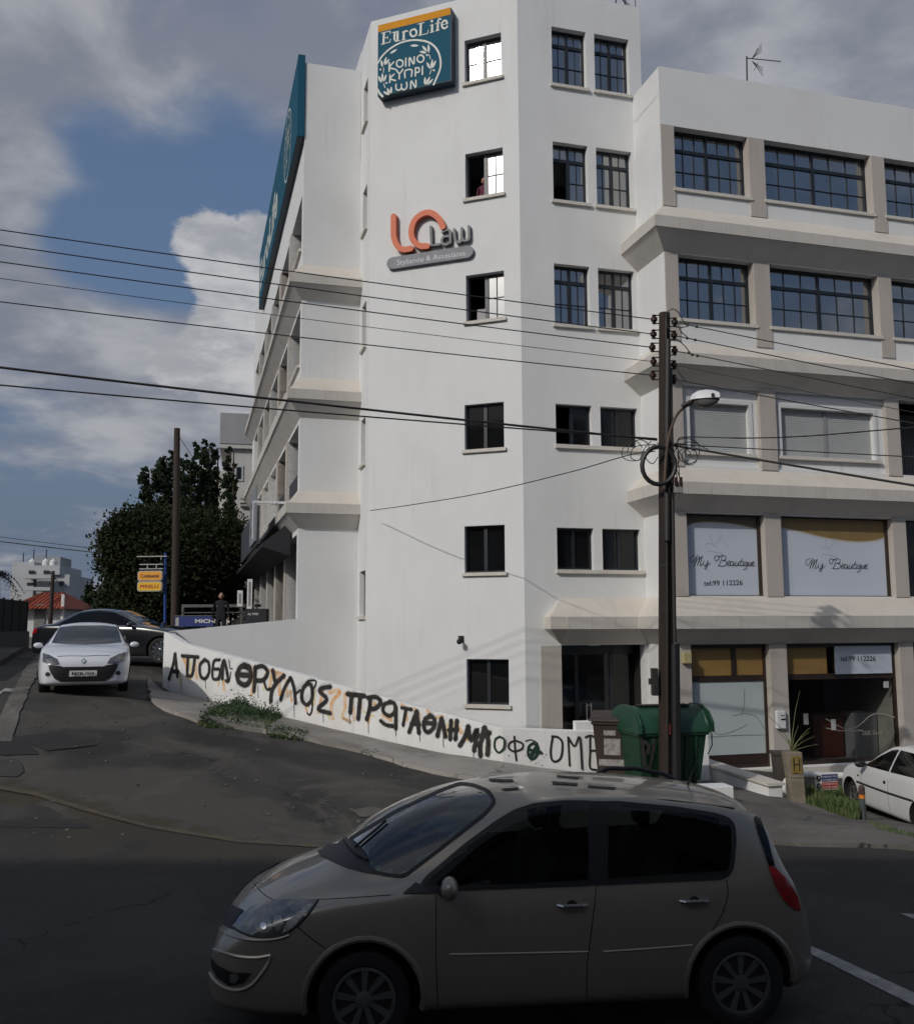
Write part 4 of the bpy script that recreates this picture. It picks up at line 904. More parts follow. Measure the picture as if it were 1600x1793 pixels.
for i in range(len(tops)):
    n = sum((f[3] for f in FACES[max(0, i-1):i+1]), Vector()); n.normalize(); t = tops[i]; lo = min(feet[i].z, h(t.x, t.y))-.35
    mb.v += [Vector((t.x, t.y, lo)), t.copy(), t+n*TH, Vector(((t+n*TH).x, (t+n*TH).y, lo))]
for i in range(len(tops)-1):
    a, b = i*4, i*4+4
    mb.f += [(a, b, b+1, a+1), (a+1, b+1, b+2, a+2), (a+2, b+2, b+3, a+3)]
mb.f += [(0, 1, 2, 3), (len(mb.v)-1, len(mb.v)-2, len(mb.v)-3, len(mb.v)-4)]
mk('wall', mb, PAINTW, gw, bevel=.012)
mk('block', MB(frame(at(1022, 1285, 19.35), FACES[-1][2], FACES[-1][3])).box(-.16, .5, .02, .2, -.1, .24), PAINTW, gw, bevel=.01)
def face_at(px_):
    for i in range(len(WPX)-1):
        if px_ <= WPX[i+1][1][0] or i == len(WPX)-2: return FACES[i]
BLKS = mat('black_spray', (.006, .006, .006), .85, scale=7, col2=(.035, .033, .031), detail=9); ORS = mat('orange_spray', (.66, .33, .10), .8, col2=(.70, .60, .48), scale=6); YES = mat('yellow_spray', (.66, .52, .20), .8, col2=(.70, .66, .5), scale=6); GRS = mat('dark_green_spray', (.006, .03, .02), .75)
GRF = mat('faded_black_spray', (.07, .065, .06), .8, var=.3, scale=6)
def g1(l): return [(280+x/3.333, 1120+y/3.333) for x, y in l]      # first crop
def g2(l): return [(740+x/4.444, 1200+y/4.444) for x, y in l]      # second crop
def spray(lines, w, m, off, name='painted_letter', smooth=5):
    xm = sum(p[0] for l in lines for p in l)/sum(len(l) for l in lines)
    a, b, d, n = face_at(xm); strokes(name, Pl(frame(a, d, n)), lines, w, m, gw, off=off, smooth=smooth)
for L_, w, m in [
    ([g1([(150, 120), (160, 200), (165, 225)]), g1([(205, 130), (215, 225)])], .09, ORS), ([g1([(140, 110), (150, 150)])], .08, ORS), ([g1([(178, 130), (180, 230)])], .07, YES),
    ([g1([(370, 230), (375, 295)])], .09, ORS), ([g1([(345, 220), (340, 270)])], .06, YES), ([g1([(548, 160), (545, 240), (535, 320)])], .09, ORS), ([g1([(612, 200), (606, 290)])], .06, YES),
    ([g1([(655, 200), (690, 210), (700, 320)]), g1([(650, 215), (640, 290)])], .10, ORS), ([g1([(735, 240), (745, 330)])], .08, ORS), ([g1([(640, 180), (720, 200)])], .07, ORS),
    ([g1([(820, 340), (860, 390), (880, 360)])], .06, YES), ([g1([(850, 390), (860, 430)])], .05, ORS), ([g1([(950, 300), (935, 380), (920, 425)])], .08, ORS), ([g1([(975, 420), (990, 460)])], .07, YES),
    ([g1([(990, 310), (1030, 298), (1050, 310), (1010, 355), (1000, 400), (1010, 460)])], .09, ORS), ([g1([(1080, 320), (1080, 400), (1065, 450), (1110, 480)])], .08, ORS), ([g1([(1060, 455), (1110, 485)])], .07, YES),
    ([g1([(1170, 330), (1175, 400)])], .06, ORS), ([g1([(1225, 400), (1215, 480)])], .09, ORS), ([g1([(1250, 370), (1265, 400)])], .08, ORS), ([g1([(1300, 440), (1350, 470)])], .08, ORS), ([g1([(1370, 440), (1375, 510)])], .06, YES),
    ([g1([(1410, 380), (1430, 400), (1440, 470)])], .08, ORS), ([g1([(1515, 440), (1510, 540)])], .07, ORS), ([g1([(1560, 410), (1570, 440)])], .06, ORS),
    ([g1([(120, 200), (118, 260)])], .05, YES), ([g1([(228, 120), (236, 225)])], .06, ORS), ([g1([(470, 240), (500, 280)])], .05, YES), ([g1([(760, 300), (770, 360)])], .06, ORS), ([g1([(905, 300), (900, 380)])], .05, YES), ([g1([(1130, 400), (1135, 470)])], .05, ORS), ([g1([(1190, 420), (1250, 450)])], .05, YES), ([g1([(1485, 400), (1490, 470)])], .06, ORS), ([g2([(190, 300), (196, 390)])], .05, YES), ([g2([(330, 380), (345, 430)])], .05, ORS),
    ([g2([(50, 210), (45, 260)])], .07, ORS), ([g2([(110, 250), (155, 240)])], .06, ORS), ([g2([(255, 280), (300, 370)])], .08, ORS), ([g2([(245, 300), (250, 360)])], .06, YES)]:
    spray(L_, w, m, .003, 'faded_letter')
LET = [
    ([g1([(90, 85), (78, 150), (55, 230)]), g1([(90, 90), (105, 215)]), g1([(70, 185), (110, 188)])], .085),
    ([g1([(130, 95), (225, 102)]), g1([(165, 100), (160, 205)]), g1([(205, 105), (190, 205), (160, 210)])], .07),
    ([g1([(262, 118), (235, 150), (238, 210), (265, 228), (288, 190), (285, 135), (262, 118)])], .07),
    ([g1([(350, 118), (318, 125), (308, 180), (312, 228), (345, 230)]), g1([(318, 172), (345, 172)])], .06),
    ([g1([(365, 230), (375, 120), (400, 235), (388, 240)]), g1([(345, 225), (372, 125)])], .07), ([g1([(405, 120), (410, 165), (425, 170)]), g1([(395, 180), (405, 245), (415, 190)])], .022),
    ([g1([(520, 165), (480, 155), (455, 195), (460, 245), (500, 265), (530, 230), (525, 165), (490, 150)]), g1([(450, 205), (530, 208)])], .105),
    ([g1([(558, 165), (555, 235), (550, 300)]), g1([(555, 165), (600, 155), (630, 190), (605, 235), (560, 238)])], .085), ([g1([(605, 235), (625, 290), (645, 285)])], .05),
    ([g1([(660, 180), (672, 240)]), g1([(725, 210), (680, 255), (655, 300), (648, 360)])], .085), ([g1([(705, 350), (725, 290), (755, 235), (765, 225), (785, 290), (792, 370)])], .07), ([g1([(790, 320), (820, 295)])], .04),
    ([g1([(862, 255), (835, 290), (830, 350), (860, 380), (890, 340), (885, 270), (862, 255)])], .075), ([g1([(865, 240), (910, 240), (905, 275), (890, 290)]), g1([(890, 290), (890, 400), (875, 440), (862, 430)])], .032),
    ([g1([(995, 275), (945, 285), (935, 305), (975, 350), (925, 405), (995, 430)])], .08),
    ([g1([(1095, 318), (1195, 328)]), g1([(1120, 325), (1112, 425)]), g1([(1170, 330), (1158, 462)])], .085),
    ([g1([(1228, 340), (1225, 400), (1208, 465)]), g1([(1215, 340), (1262, 335), (1290, 365), (1260, 400), (1228, 405)])], .08), ([g1([(1345, 365), (1310, 380), (1305, 420), (1340, 445), (1372, 420), (1370, 375), (1340, 362)]), g1([(1290, 475), (1320, 498), (1360, 505)]), g1([(1378, 400), (1378, 520)])], .07), 
    ([g1([(1412, 398), (1468, 408)]), g1([(1438, 402), (1420, 500)])], .06), ([g1([(1500, 420), (1480, 470), (1455, 540)]), g1([(1500, 420), (1512, 545)]), g1([(1470, 490), (1515, 495)])], .075),
    ([g2([(60, 240), (20, 265), (12, 330), (40, 365), (85, 330), (90, 260), (55, 235)]), g2([(10, 290), (95, 300)])], .075),
    ([g2([(148, 260), (130, 330), (115, 395)]), g2([(148, 260), (165, 330), (178, 400)])], .075), ([g2([(222, 275), (215, 420)]), g2([(268, 275), (255, 420)]), g2([(205, 350), (270, 345)])], .07),
    ([g2([(355, 320), (330, 400), (290, 470)]), g2([(355, 320), (375, 430), (425, 340), (400, 510)])], .075), ([g2([(480, 330), (460, 420), (440, 470)]), g2([(485, 335), (510, 430), (505, 540)]), g2([(450, 400), (520, 370)]), g2([(445, 470), (450, 550)])], .08)]
HALO = halo_mat('spray_halo', (.02, .02, .02), .42)
for L_, w in LET: spray(L_, w*1.75, HALO, .008, 'overspray'); spray(L_, w*1.14, BLKS, .014)
for x_, y0_, l_ in ((318, 1190, 16), (360, 1185, 20), (452, 1200, 22), (486, 1228, 18), (515, 1232, 24), (566, 1245, 20), (612, 1250, 18), (645, 1262, 22), (693, 1275, 14), (735, 1282, 16), (776, 1290, 18), (829, 1318, 16), (842, 1320, 14)): spray([[(x_, y0_), (x_+.5, y0_+l_)]], .014, GRF, .011, 'paint_drip')
for L_, w, m in [([g2([(600, 400), (565, 425), (562, 490), (595, 525), (630, 490), (635, 425), (600, 400)])], .045, GRS), ([g2([(712, 400), (718, 500), (728, 585)]), g2([(720, 430), (675, 450), (670, 490), (710, 515), (770, 495), (775, 455), (720, 430)])], .04, BLKS),
    ([g2([(860, 450), (825, 480), (820, 540), (850, 575), (890, 540), (895, 480), (860, 450)]), g2([(830, 500), (900, 530)]), g2([(840, 540), (880, 480)]), g2([(890, 500), (925, 530)]), g2([(835, 560), (890, 500)])], .055, GRS), ([g2([(800, 435), (840, 425), (885, 445), (895, 470)])], .025, GRS),
    ([g2([(1010, 400), (995, 500), (1000, 570), (1030, 595), (1075, 560), (1085, 450), (1050, 405), (1005, 398)])], .045, BLKS), ([g2([(1130, 405), (1135, 500), (1142, 625)]), g2([(1130, 405), (1180, 475), (1220, 405), (1238, 650)])], .042, BLKS),
    ([g2([(1300, 395), (1300, 520), (1300, 640), (1350, 660)]), g2([(1265, 405), (1300, 392), (1340, 405)]), g2([(1300, 510), (1345, 508)])], .042, BLKS), ([g2([(445, 470), (448, 550)])], .02, BLKS)]:
    spray(L_, w, m, .012)
mb_d = []
for x, y, r in ((670, 548, 6), (800, 545, 5), (880, 608, 5), (925, 622, 6), (900, 600, 4), (960, 540, 6), (940, 560, 4), (540, 520, 4), (655, 400, 3), (790, 500, 3), (840, 590, 4), (915, 580, 3)):
    mb_d.append({'p': g2([(x, y), (x+1, y+2)]), 'w': r*.0024*1.6})
xm = g2([(800, 500)])[0][0]; a, b, d, n = face_at(xm); strokes('paint_spatter', Pl(frame(a, d, n)), mb_d, .02, GRS, gw, off=.01)
# back parapet from the wall's left end to the building
pb = [FL(-.50, WE, -.13), FL(UD-.001, WE, .19)]
d = pb[1]-pb[0]; d.z = 0; d.normalize(); n = Vector((-d.y, d.x, 0)); mb = MB()
for p in (pb[0], pb[1]): mb.v += [Vector((p.x, p.y, -.3)), p.copy(), p+n*.2, Vector(((p+n*.2).x, (p+n*.2).y, -.3))]
mb.f = [(0, 4, 5, 1), (1, 5, 6, 2), (2, 6, 7, 3), (0, 1, 2, 3), (7, 6, 5, 4)]
q0 = tops[0]; q1 = pb[0]; dd_ = (q1-q0); dd_.z = 0; dd_.normalize(); nn_ = Vector((dd_.y, -dd_.x, 0)); k0 = len(mb.v)      # short return joining the two walls
for p in (q0, q1): mb.v += [Vector((p.x, p.y, .4)), Vector((p.x, p.y, p.z-.002)), Vector((p.x, p.y, p.z-.002))+nn_*.2, Vector((p.x, p.y, .4))+nn_*.2]
mb.f += [tuple(k0+i for i in f) for f in [(0, 1, 5, 4), (1, 2, 6, 5), (2, 3, 7, 6)]]
mk('terrace_wall', mb, WHITE, None, label='white rendered parapet wall behind the graffiti wall running to the building', category='wall')
# ramp infill between the two walls (sloping concrete walkway)
mb = MB(); A_ = [t+f*.22 for t, f in zip(tops[:5], [FACES[0][3]]*2+[x[3] for x in FACES[1:4]])]; B_ = [pb[0], pb[0].lerp(pb[1], .45), pb[1], FL(5.0, 24.0, -1.0), FL(8.0, 22, -2.7)]
mb.v = [v-Vector((0, 0, .9)) for v in A_]+[Vector((v.x, v.y, a.z-.9)) for v, a in zip(B_, A_)]
mb.f = [(i, i+1, i+6, i+5) for i in range(4)]; mk('ramp', mb, CONC2, None, kind='structure')
# right low wall with stone coping
e = empty('ramp_wall', gpx(1340, 1390), 'low cream ramp wall with flat stone coping right of the green bin', 'wall')
p0, p1 = at(1225, 1333, 20.4), at(1345, 1372, 18.2); d = p1-p0; dz = d.z; d.z = 0; Ln = d.length; d.normalize(); n = Vector((-d.y, d.x, 0))
mb = MB(); 
for p, q in ((p0-d*1.5-Vector((0, 0, dz/Ln*1.5)), 0), (p1, 1)): mb.v += [Vector((p.x, p.y, h(p.x, p.y)-.3)), p-Vector((0, 0, .05)), p+n*.3-Vector((0, 0, .05)), Vector(((p+n*.3).x, (p+n*.3).y, h(p.x, p.y)-.3))]
mb.f = [(0, 4, 5, 1), (1, 5, 6, 2), (2, 6, 7, 3), (7, 6, 5, 4), (0, 1, 2, 3)]; mk('wall', mb, PAINTW, e)
mb = MB(); pa = p0-d*1.5-Vector((0, 0, dz/Ln*1.5)); pe = p1+d*.04
for p in (pa, pe): mb.v += [p-n*.04-Vector((0, 0, .049)), p-n*.04, p+n*.34, p+n*.34-Vector((0, 0, .049))]
mb.f = [(0, 4, 5, 1), (1, 5, 6, 2), (2, 6, 7, 3), (3, 7, 4, 0), (7, 6, 5, 4), (0, 1, 2, 3)]; mk('coping', mb, SILL, e)
# ------------------------------------------------------------------ bins
BG = mat('green_bin_plastic', (.008, .040, .020), .5, var=.25, scale=2.5, spec=.4); BG2 = mat('green_bin_lid', (.014, .060, .034), .45, var=.2, scale=3)
BR = mat('brown_bin_plastic', (.036, .024, .020), .5, var=.15, scale=3); RUB = mat('black_rubber', (.012, .012, .012), .8); PAPER = mat('paper_label', (.40, .38, .36), .7, col2=(.15, .14, .14), scale=14)
gp = gpx(1175, 1384); gp = at(1160, 1384, 17.95); gp.z = h(gp.x, gp.y)+.07
e = empty('waste_container', gp, 'large green four wheeled waste container with domed lid behind the wooden pole', 'bin', rz=R(14)); M = WM[e]
mb = MB(M)                       # tapered body
def frustum(mb, x0, x1, y0, y1, z0, X0, X1, Y0, Y1, z1, cap=True):
    mb.add([(x0, y0, z0), (x1, y0, z0), (x1, y1, z0), (x0, y1, z0), (X0, Y0, z1), (X1, Y0, z1), (X1, Y1, z1), (X0, Y1, z1)], [(3, 2, 1, 0), (4, 5, 6, 7), (0, 1, 5, 4), (1, 2, 6, 5), (2, 3, 7, 6), (3, 0, 4, 7)])
frustum(mb, -.60, .56, -.40, .40, .16, -.68, .64, -.52, .52, .98); mb.box(-.72, .68, -.56, .56, .98, 1.06)
for x in (-.42, -.2, .02, .24, .44): frustum(mb, x-.02, x+.02, -.425, -.40, .2, x-.022, x+.022, -.545, -.5, .96)
mk('body', mb, BG, e, bevel=.02)
mb = MB(M); prof = [(-.58, 1.04), (-.55, 1.2), (-.42, 1.36), (-.18, 1.46), (.1, 1.47), (.36, 1.38), (.54, 1.2), (.58, 1.04)]; n = len(prof)
mb.add([(-.66, y, z) for y, z in prof]+[(.66, y, z) for y, z in prof], [(i, i+1, n+i+1, n+i) for i in range(n-1)]+[tuple(range(n)), tuple(range(2*n-1, n-1, -1))]); mk('lid', mb, BG2, e, bevel=.03, smooth=True)
for s_ in (-1, 1):
    mb = MB(M); c = [(y*1.12, .98+(z-.98)*1.04) for y, z in prof]; xx = -.74 if s_ < 0 else .67
    mb.add([(xx, y, z) for y, z in c]+[(xx+.07, y, z) for y, z in c], [(i, i+1, n+i+1, n+i) for i in range(n-1)]+[tuple(range(n)), tuple(range(2*n-1, n-1, -1))]); mk('side_panel', mb, BG2 if s_ < 0 else BG, e, bevel=.02)
mk('lid_edge', MB(M).box(-.5, .5, -.2, .05, 1.475, 1.50), BLACK, e)
for x in (-.5, .46):
    for y in (-.34, .34):
        wq = mk('caster', MB(M).box(x-.03, x+.03, y-.05, y+.05, .1, .17), BLACK, e); mk('caster_wheel', MB(M).lathe([(.08, -.025), (.08, .025)], (x, y, .08), 14, 'x'), RUB, wq)
mk('handle', MB(M).tube([(.74, -.4, 1.05), (.80, -.42, .98), (.80, -.42, .78), (.70, -.44, .62)], .012, 6), BLACK, e)
sp = Pl(M @ Matrix.Translation((0, -.575, 0)))
strokes('painted_mark', sp, [[(-.66, .95), (-.63, .7), (-.62, .5)], [(-.60, .9), (-.52, .82), (-.55, .7)], [(-.60, .45), (-.52, .42)]], .07, BLKS, e, coords='f'); strokes('painted_mark', sp, [[(-.42, .92), (-.45, .7), (-.52, .45)]], .06, BLKS, e, coords='f', off=.01)
gp = at(1072, 1372, 18.45); gp.z = h(gp.x, gp.y)+.07
e = empty('wheelie_bin', gp, 'brown wheelie bin with torn paper labels left of the green container', 'bin', rz=R(-12)); M = WM[e]
mb = MB(M); frustum(mb, -.24, .30, -.3, .3, .04, -.32, .36, -.38, .36, 1.08); mb.box(-.35, .39, -.41, .39, 1.05, 1.11); mk('body', mb, BR, e, bevel=.02)
mk('lid', MB(M).add([(-.40, -.46, 1.12), (.40, -.46, 1.12), (.40, .42, 1.12), (-.40, .42, 1.12), (-.36, -.4, 1.19), (.36, -.4, 1.19), (.36, .38, 1.26), (-.36, .38, 1.26)], [(3, 2, 1, 0), (4, 5, 6, 7), (0, 1, 5, 4), (1, 2, 6, 5), (2, 3, 7, 6), (3, 0, 4, 7)]), BR, e, bevel=.02)
def tilt_quad(x0, x1, z0, z1, off=.006):
    f = lambda z: -.3-.08*(z-.04)/1.04-off
    return MB(M).quad((x0, f(z0), z0), (x1, f(z0), z0), (x1, f(z1), z1), (x0, f(z1), z1))
mk('paper_label', tilt_quad(-.12, .18, .5, .80), PAPER, e); mk('paper_label', tilt_quad(-.12, .10, .86, .95), PAPER, e); mk('paper_label', tilt_quad(-.22, .26, .30, .42), PAPER, e)
mk('wheel', MB(M).lathe([(.1, -.03), (.1, .03)], (-.2, .33, .1), 14, 'x'), RUB, e)
# ------------------------------------------------------------------ pole, lamp, wires
WOOD = mat('creosote_wood', (.022, .013, .009), .85, var=.5, scale=5, streak=.06, bump=.5, bscale=30); IRON = mat('dark_iron', (.02, .017, .015), .6); CER = mat('brown_porcelain', (.03, .012, .008), .25)
YP = 17.3
pb_ = at(1167, 1380, YP); pt_ = at(1163, 548, YP); pb_.z = h(pb_.x, pb_.y)-.1
e = empty('utility_pole', Vector((pb_.x, pb_.y, h(pb_.x, pb_.y))), 'tall dark wooden utility pole in front of the green container', 'utility pole'); POLE = e
mb = MB().tube([pb_.lerp(pt_, t) for t in (0, .1, .3, .5, .7, .85, 1)], .155, 14, r1=.10); mk('shaft', mb, WOOD, e, smooth=True)
def pol(y, dx=0, dy=0):       # point beside the pole at photo row y
    t = (1380-y)/(1380-548.); p = pb_.lerp(pt_, t); return p+Vector((dx, dy, 0))
mb = MB().tube([pol(1378, .13, -.12), pol(1200, .13, -.12), pol(1122, .13, -.11)], .085, 10); mk('cable_guard', mb, mat('black_conduit', (.010, .010, .011), .5), e, smooth=True)
mb = MB().tube([pol(950, -.02, -.20), pol(760, 0.0, -.17), pol(600, .03, -.14)], .055, 8); mb.tube([pol(1370, -.05, -.23), pol(1100, -.02, -.19), pol(560, .0, -.14)], .018, 6); mb.tube([pol(1120, .12, -.15), pol(900, .1, -.15), pol(650, .08, -.12)], .035, 6); mk('riser_cable', mb, IRON, e, smooth=True)
for y in (620, 760, 930, 990, 1065): 
    c = pol(y); mk('band', MB().lathe([(.104+.055*(y-548)/832., -.010), (.104+.055*(y-548)/832., .010)], c, 16), IRON, e)
c = pol(1185, -.22, -.05); mk('junction_box', MB().box(c.x-.06, c.x+.05, c.y-.1, c.y+.06, c.z-.24, c.z+.24).box(c.x-.11, c.x-.06, c.y-.04, c.y+.02, c.z-.05, c.z+.06), IRON, e, bevel=.01)
mk('paint_mark', MB().lathe([(.05, -.09), (.05, .09)], pol(1262, .0, -.15), 8), mat('red_mark', (.12, .02, .015), .7), e)
# insulators on both sides
def insulator(c, sx):
    mb = MB(); x = c.x
    mb.lathe([(.028, -.085), (.045, -.075), (.03, -.045), (.062, -.03), (.062, .03), (.03, .045), (.045, .075), (.028, .085)], c, 10); m_ = mk('insulator', mb, CER, POLE, smooth=True)
    b = MB()
    for dz in (-.08, .08): b.tube([Vector((c.x-sx*.16, c.y, c.z+dz)), Vector((c.x, c.y, c.z+dz))], .012, 6)
    b.tube([c+Vector((0, 0, -.1)), c+Vector((0, 0, .1))], .01, 6); mk('bracket', b, IRON, m_)
LI = [(1145, 559), (1144, 585), (1142, 608), (1144, 633), (1143, 657)]; RI = [(1181, 564), (1180, 587), (1181, 614), (1180, 639), (1180, 664)]
LW = [(0, 402), (0, 428), (0, 458), (0, 487), (0, 528)]
RW = [(1600, 647), (1600, 672), (1600, 697), (1600, 722), (1600, 741)]
for p in LI: insulator(at(p[0], p[1], YP), -1)
for p in RI: insulator(at(p[0], p[1], YP), 1)
WIRE = mat('wire_black', (.012, .011, .011), .6)
def wire(a, b, ext, r, sag, name, label, cat='cable', group=None, Yb=None, Ya=YP, mid=None):
    """overhead line through two photo points, carried on beyond the picture"""
    A = at(a[0], a[1], Ya); B = at(b[0], b[1], Yb or YP); C_ = A+(B-A)*ext; n = 26; pts = []
    for i in range(n+1):
        t = i/n; p = A.lerp(C_, t); s = -sag*4*t*(1-t)*(C_-A).length; pts.append(p+Vector((0, 0, s)))
    tb_ = 1/ext; corr = sag*4*tb_*(1-tb_)*(C_-A).length
    pts = [p+Vector((0, 0, corr*min(1, (i/n)/tb_))) for i, p in enumerate(pts)]
    return mk(name, MB().tube(pts, r, 6), WIRE, None, label=label, category=cat, group=group)
ordn = ['uppermost', 'second', 'third', 'fourth and thinnest', 'lowest']
for i, (a, b) in enumerate(zip(LI, LW)):
    wire(a, b, 1.5, .006 if i == 3 else .010, .004, 'overhead_wire', f'{ordn[i]} of the five bare wires running left from the pole top', group='wires left of the pole', Yb=15.2)
for i, (a, b) in enumerate(zip(RI, RW)):
    wire(a, b, 1.6, .006 if i == 3 else .010, .002, 'overhead_wire', f'{ordn[i]} of the five bare wires running right from the pole top', group='wires right of the pole', Yb=15.0)
wire((1150, 770), (0, 643), 1.5, .022, .004, 'overhead_cable', 'thick black cable running left from the middle of the pole', Yb=15.2)
wire((1150, 768), (0, 674), 1.5, .014, .004, 'overhead_cable', 'thinner black cable just below the thick cable left of the pole', Yb=15.2)
wire((1180, 780), (1600, 850), 1.6, .022, .001, 'overhead_cable', 'thick black cable sloping down to the right from the pole', Yb=14.5)
wire((1180, 778), (1600, 800), 1.6, .010, .001, 'overhead_cable', 'thin black cable nearly level to the right of the pole', Yb=15)
mk('overhead_cable', MB().tube([at(*p) for p in cat_rom([(1183, 786, YP), (1187, 772, YP), (1202, 765, YP), (1300, 767, 16.8), (1420, 763, 16.3), (1600, 748, 15.5), (1900, 724, 14.5)], 5)], .011, 6), WIRE, None, label='wavy black cable bending up towards the right edge beyond the lamp', category='cable')
mk('drop_cable', MB().tube([at(*p) for p in cat_rom([(1147, 790, YP), (1100, 797, 17.6), (1000, 826, 18.8), (850, 862, 20.5), (720, 884, 22.5), (648, 894, 24.3)], 5)], .010, 6), WIRE, None, label='thin cable dropping left from the pole to the tower corner', category='cable')
mk('cable_loop', MB().tube([at(x, y, 17.12) for x, y in cat_rom([(1100+8+19*math.cos(a)+3*math.sin(a*2), 789+18*math.sin(a)) for a in [i*.5 for i in range(0, 13)]], 3)], .008, 6), WIRE, POLE)
for cx_, cy_, r_ in ((1198, 797, 11), (1207, 800, 14)): mk('cable_loop', MB().tube([at(cx_+r_*math.cos(a/10*2*math.pi), cy_+r_*1.05*math.sin(a/10*2*math.pi), 17.1) for a in range(11)], .008, 6), WIRE, POLE)
mk('cable_coil', MB().tube([at(1153+29*math.cos(a/20*2*math.pi), 815+33*math.sin(a/20*2*math.pi), 17.0) for a in range(21)], .042, 8), mat('black_conduit', (.010, .010, .011)), POLE, smooth=True)
for l in ([(1170, 575), (1166, 552), (1176, 541), (1186, 545), (1195, 560), (1202, 568)], [(1186, 567), (1192, 580), (1201, 588), (1203, 592)], [(1182, 592), (1195, 602), (1204, 612), (1206, 617)], [(1184, 642), (1190, 654), (1200, 666)],
          [(1174, 560), (1185, 573), (1205, 571)], [(1176, 705), (1178, 740), (1174, 770), (1180, 790), (1176, 810)], [(1178, 790), (1182, 820), (1186, 845), (1180, 868), (1172, 860), (1176, 840)], [(1186, 790), (1189, 830), (1190, 850)], [(1170, 800), (1180, 812), (1190, 806), (1186, 790)], [(1150, 775), (1162, 782), (1178, 776), (1200, 778)], [(1098, 792), (1104, 776), (1122, 770), (1136, 780), (1130, 800), (1142, 812), (1152, 800)], [(1140, 772), (1128, 786), (1118, 806), (1104, 800), (1112, 782), (1148, 778)],
          [(1186, 770), (1206, 768), (1224, 780), (1220, 804), (1204, 812), (1192, 796), (1184, 782)], [(1174, 800), (1190, 780), (1212, 774), (1240, 788)], [(1168, 842), (1182, 856), (1192, 846), (1186, 826), (1178, 806)]):
    mk('jumper_wire', MB().tube([at(x, y, 17.05) for x, y in cat_rom(l, 4)], .009, 6), WIRE, POLE, smooth=True)
for p in [(1204, 568), (1220, 572), (1203, 592), (1217, 595), (1206, 617), (1221, 623), (1212, 621)]: mk('clamp', MB().sphere(at(p[0], p[1], 17.22), .028, 5), IRON, POLE)
c = at(1187, 852, 17.05); mk('fuse_box', MB().box(c.x-.08, c.x+.08, c.y-.05, c.y+.05, c.z-.12, c.z+.08), mat('grey_fuse', (.2, .2, .19), .6), POLE, bevel=.01)
for dx in (-.05, .04): mk('fuse', MB().lathe([(.03, -.08), (.03, .06)], c+Vector((dx, -.07, .1)), 8), CER, POLE)
# street lamp on a bent arm
lm = empty('street_lamp', pol(850, .08, -.2), 'white street lamp head on a rusty curved arm fixed to the pole', 'street lamp')
ARM = mat('rusty_arm', (.085, .055, .038), .7, var=.3, scale=10)
mk('arm', MB().tube([at(x, y, Yq) for x, y, Yq in cat_rom([(1163, 856, 17.0), (1166, 800, 16.98), (1172, 760, 16.95), (1184, 728, 16.9), (1198, 713, 16.8), (1210, 708, 16.7)], 5)], .025, 8), ARM, lm, smooth=True)
c = at(1234, 700, 16.55); Mx = frame(c, Vector((.98, -.2, 0)), Vector((.2, .98, 0))); mb = MB(Mx)
ring_ = lambda x, w, z0, z1: [(x, w*math.cos(a*math.pi/6), z0+(z1-z0)*math.sin(a*math.pi/6)) for a in range(7)]
st_ = [(-.26, .03, .0, .03), (-.22, .10, .0, .11), (-.12, .15, .0, .17), (.02, .165, .0, .19), (.16, .165, .0, .17), (.25, .15, .0, .12)]; vs = [v for s_ in st_ for v in ring_(*s_)]
mb.add(vs, [(i*7+k, i*7+k+1, (i+1)*7+k+1, (i+1)*7+k) for i in range(5) for k in range(6)]+[tuple(range(35, 42)), tuple(range(6, -1, -1))]); mk('lamp_cover', mb, mat('lamp_white', (.6, .61, .62), .45), lm, smooth=True)
mb = MB(Mx); st_ = [(-.2, .07, -.01, -.03), (-.1, .13, -.01, -.13), (.02, .14, -.01, -.155), (.14, .13, -.01, -.12), (.22, .12, -.01, -.06)]; vs = [v for s_ in st_ for v in ring_(*s_)]
mb.add(vs, [(i*7+k, (i+1)*7+k, (i+1)*7+k+1, i*7+k+1) for i in range(4) for k in range(6)]+[tuple(range(34, 27, -1)), tuple(range(0, 7))]); mk('lamp_lens', mb, mat('lamp_lens', (.16, .155, .15), .25), lm, smooth=True)
mk('latch', MB(Mx).box(.1, .15, -.19, -.16, .02, .07), BLACK, lm); mk('spigot', MB(Mx).tube([(-.4, .0, -.1), (-.2, 0, .0)], .04, 8), IRON, lm)
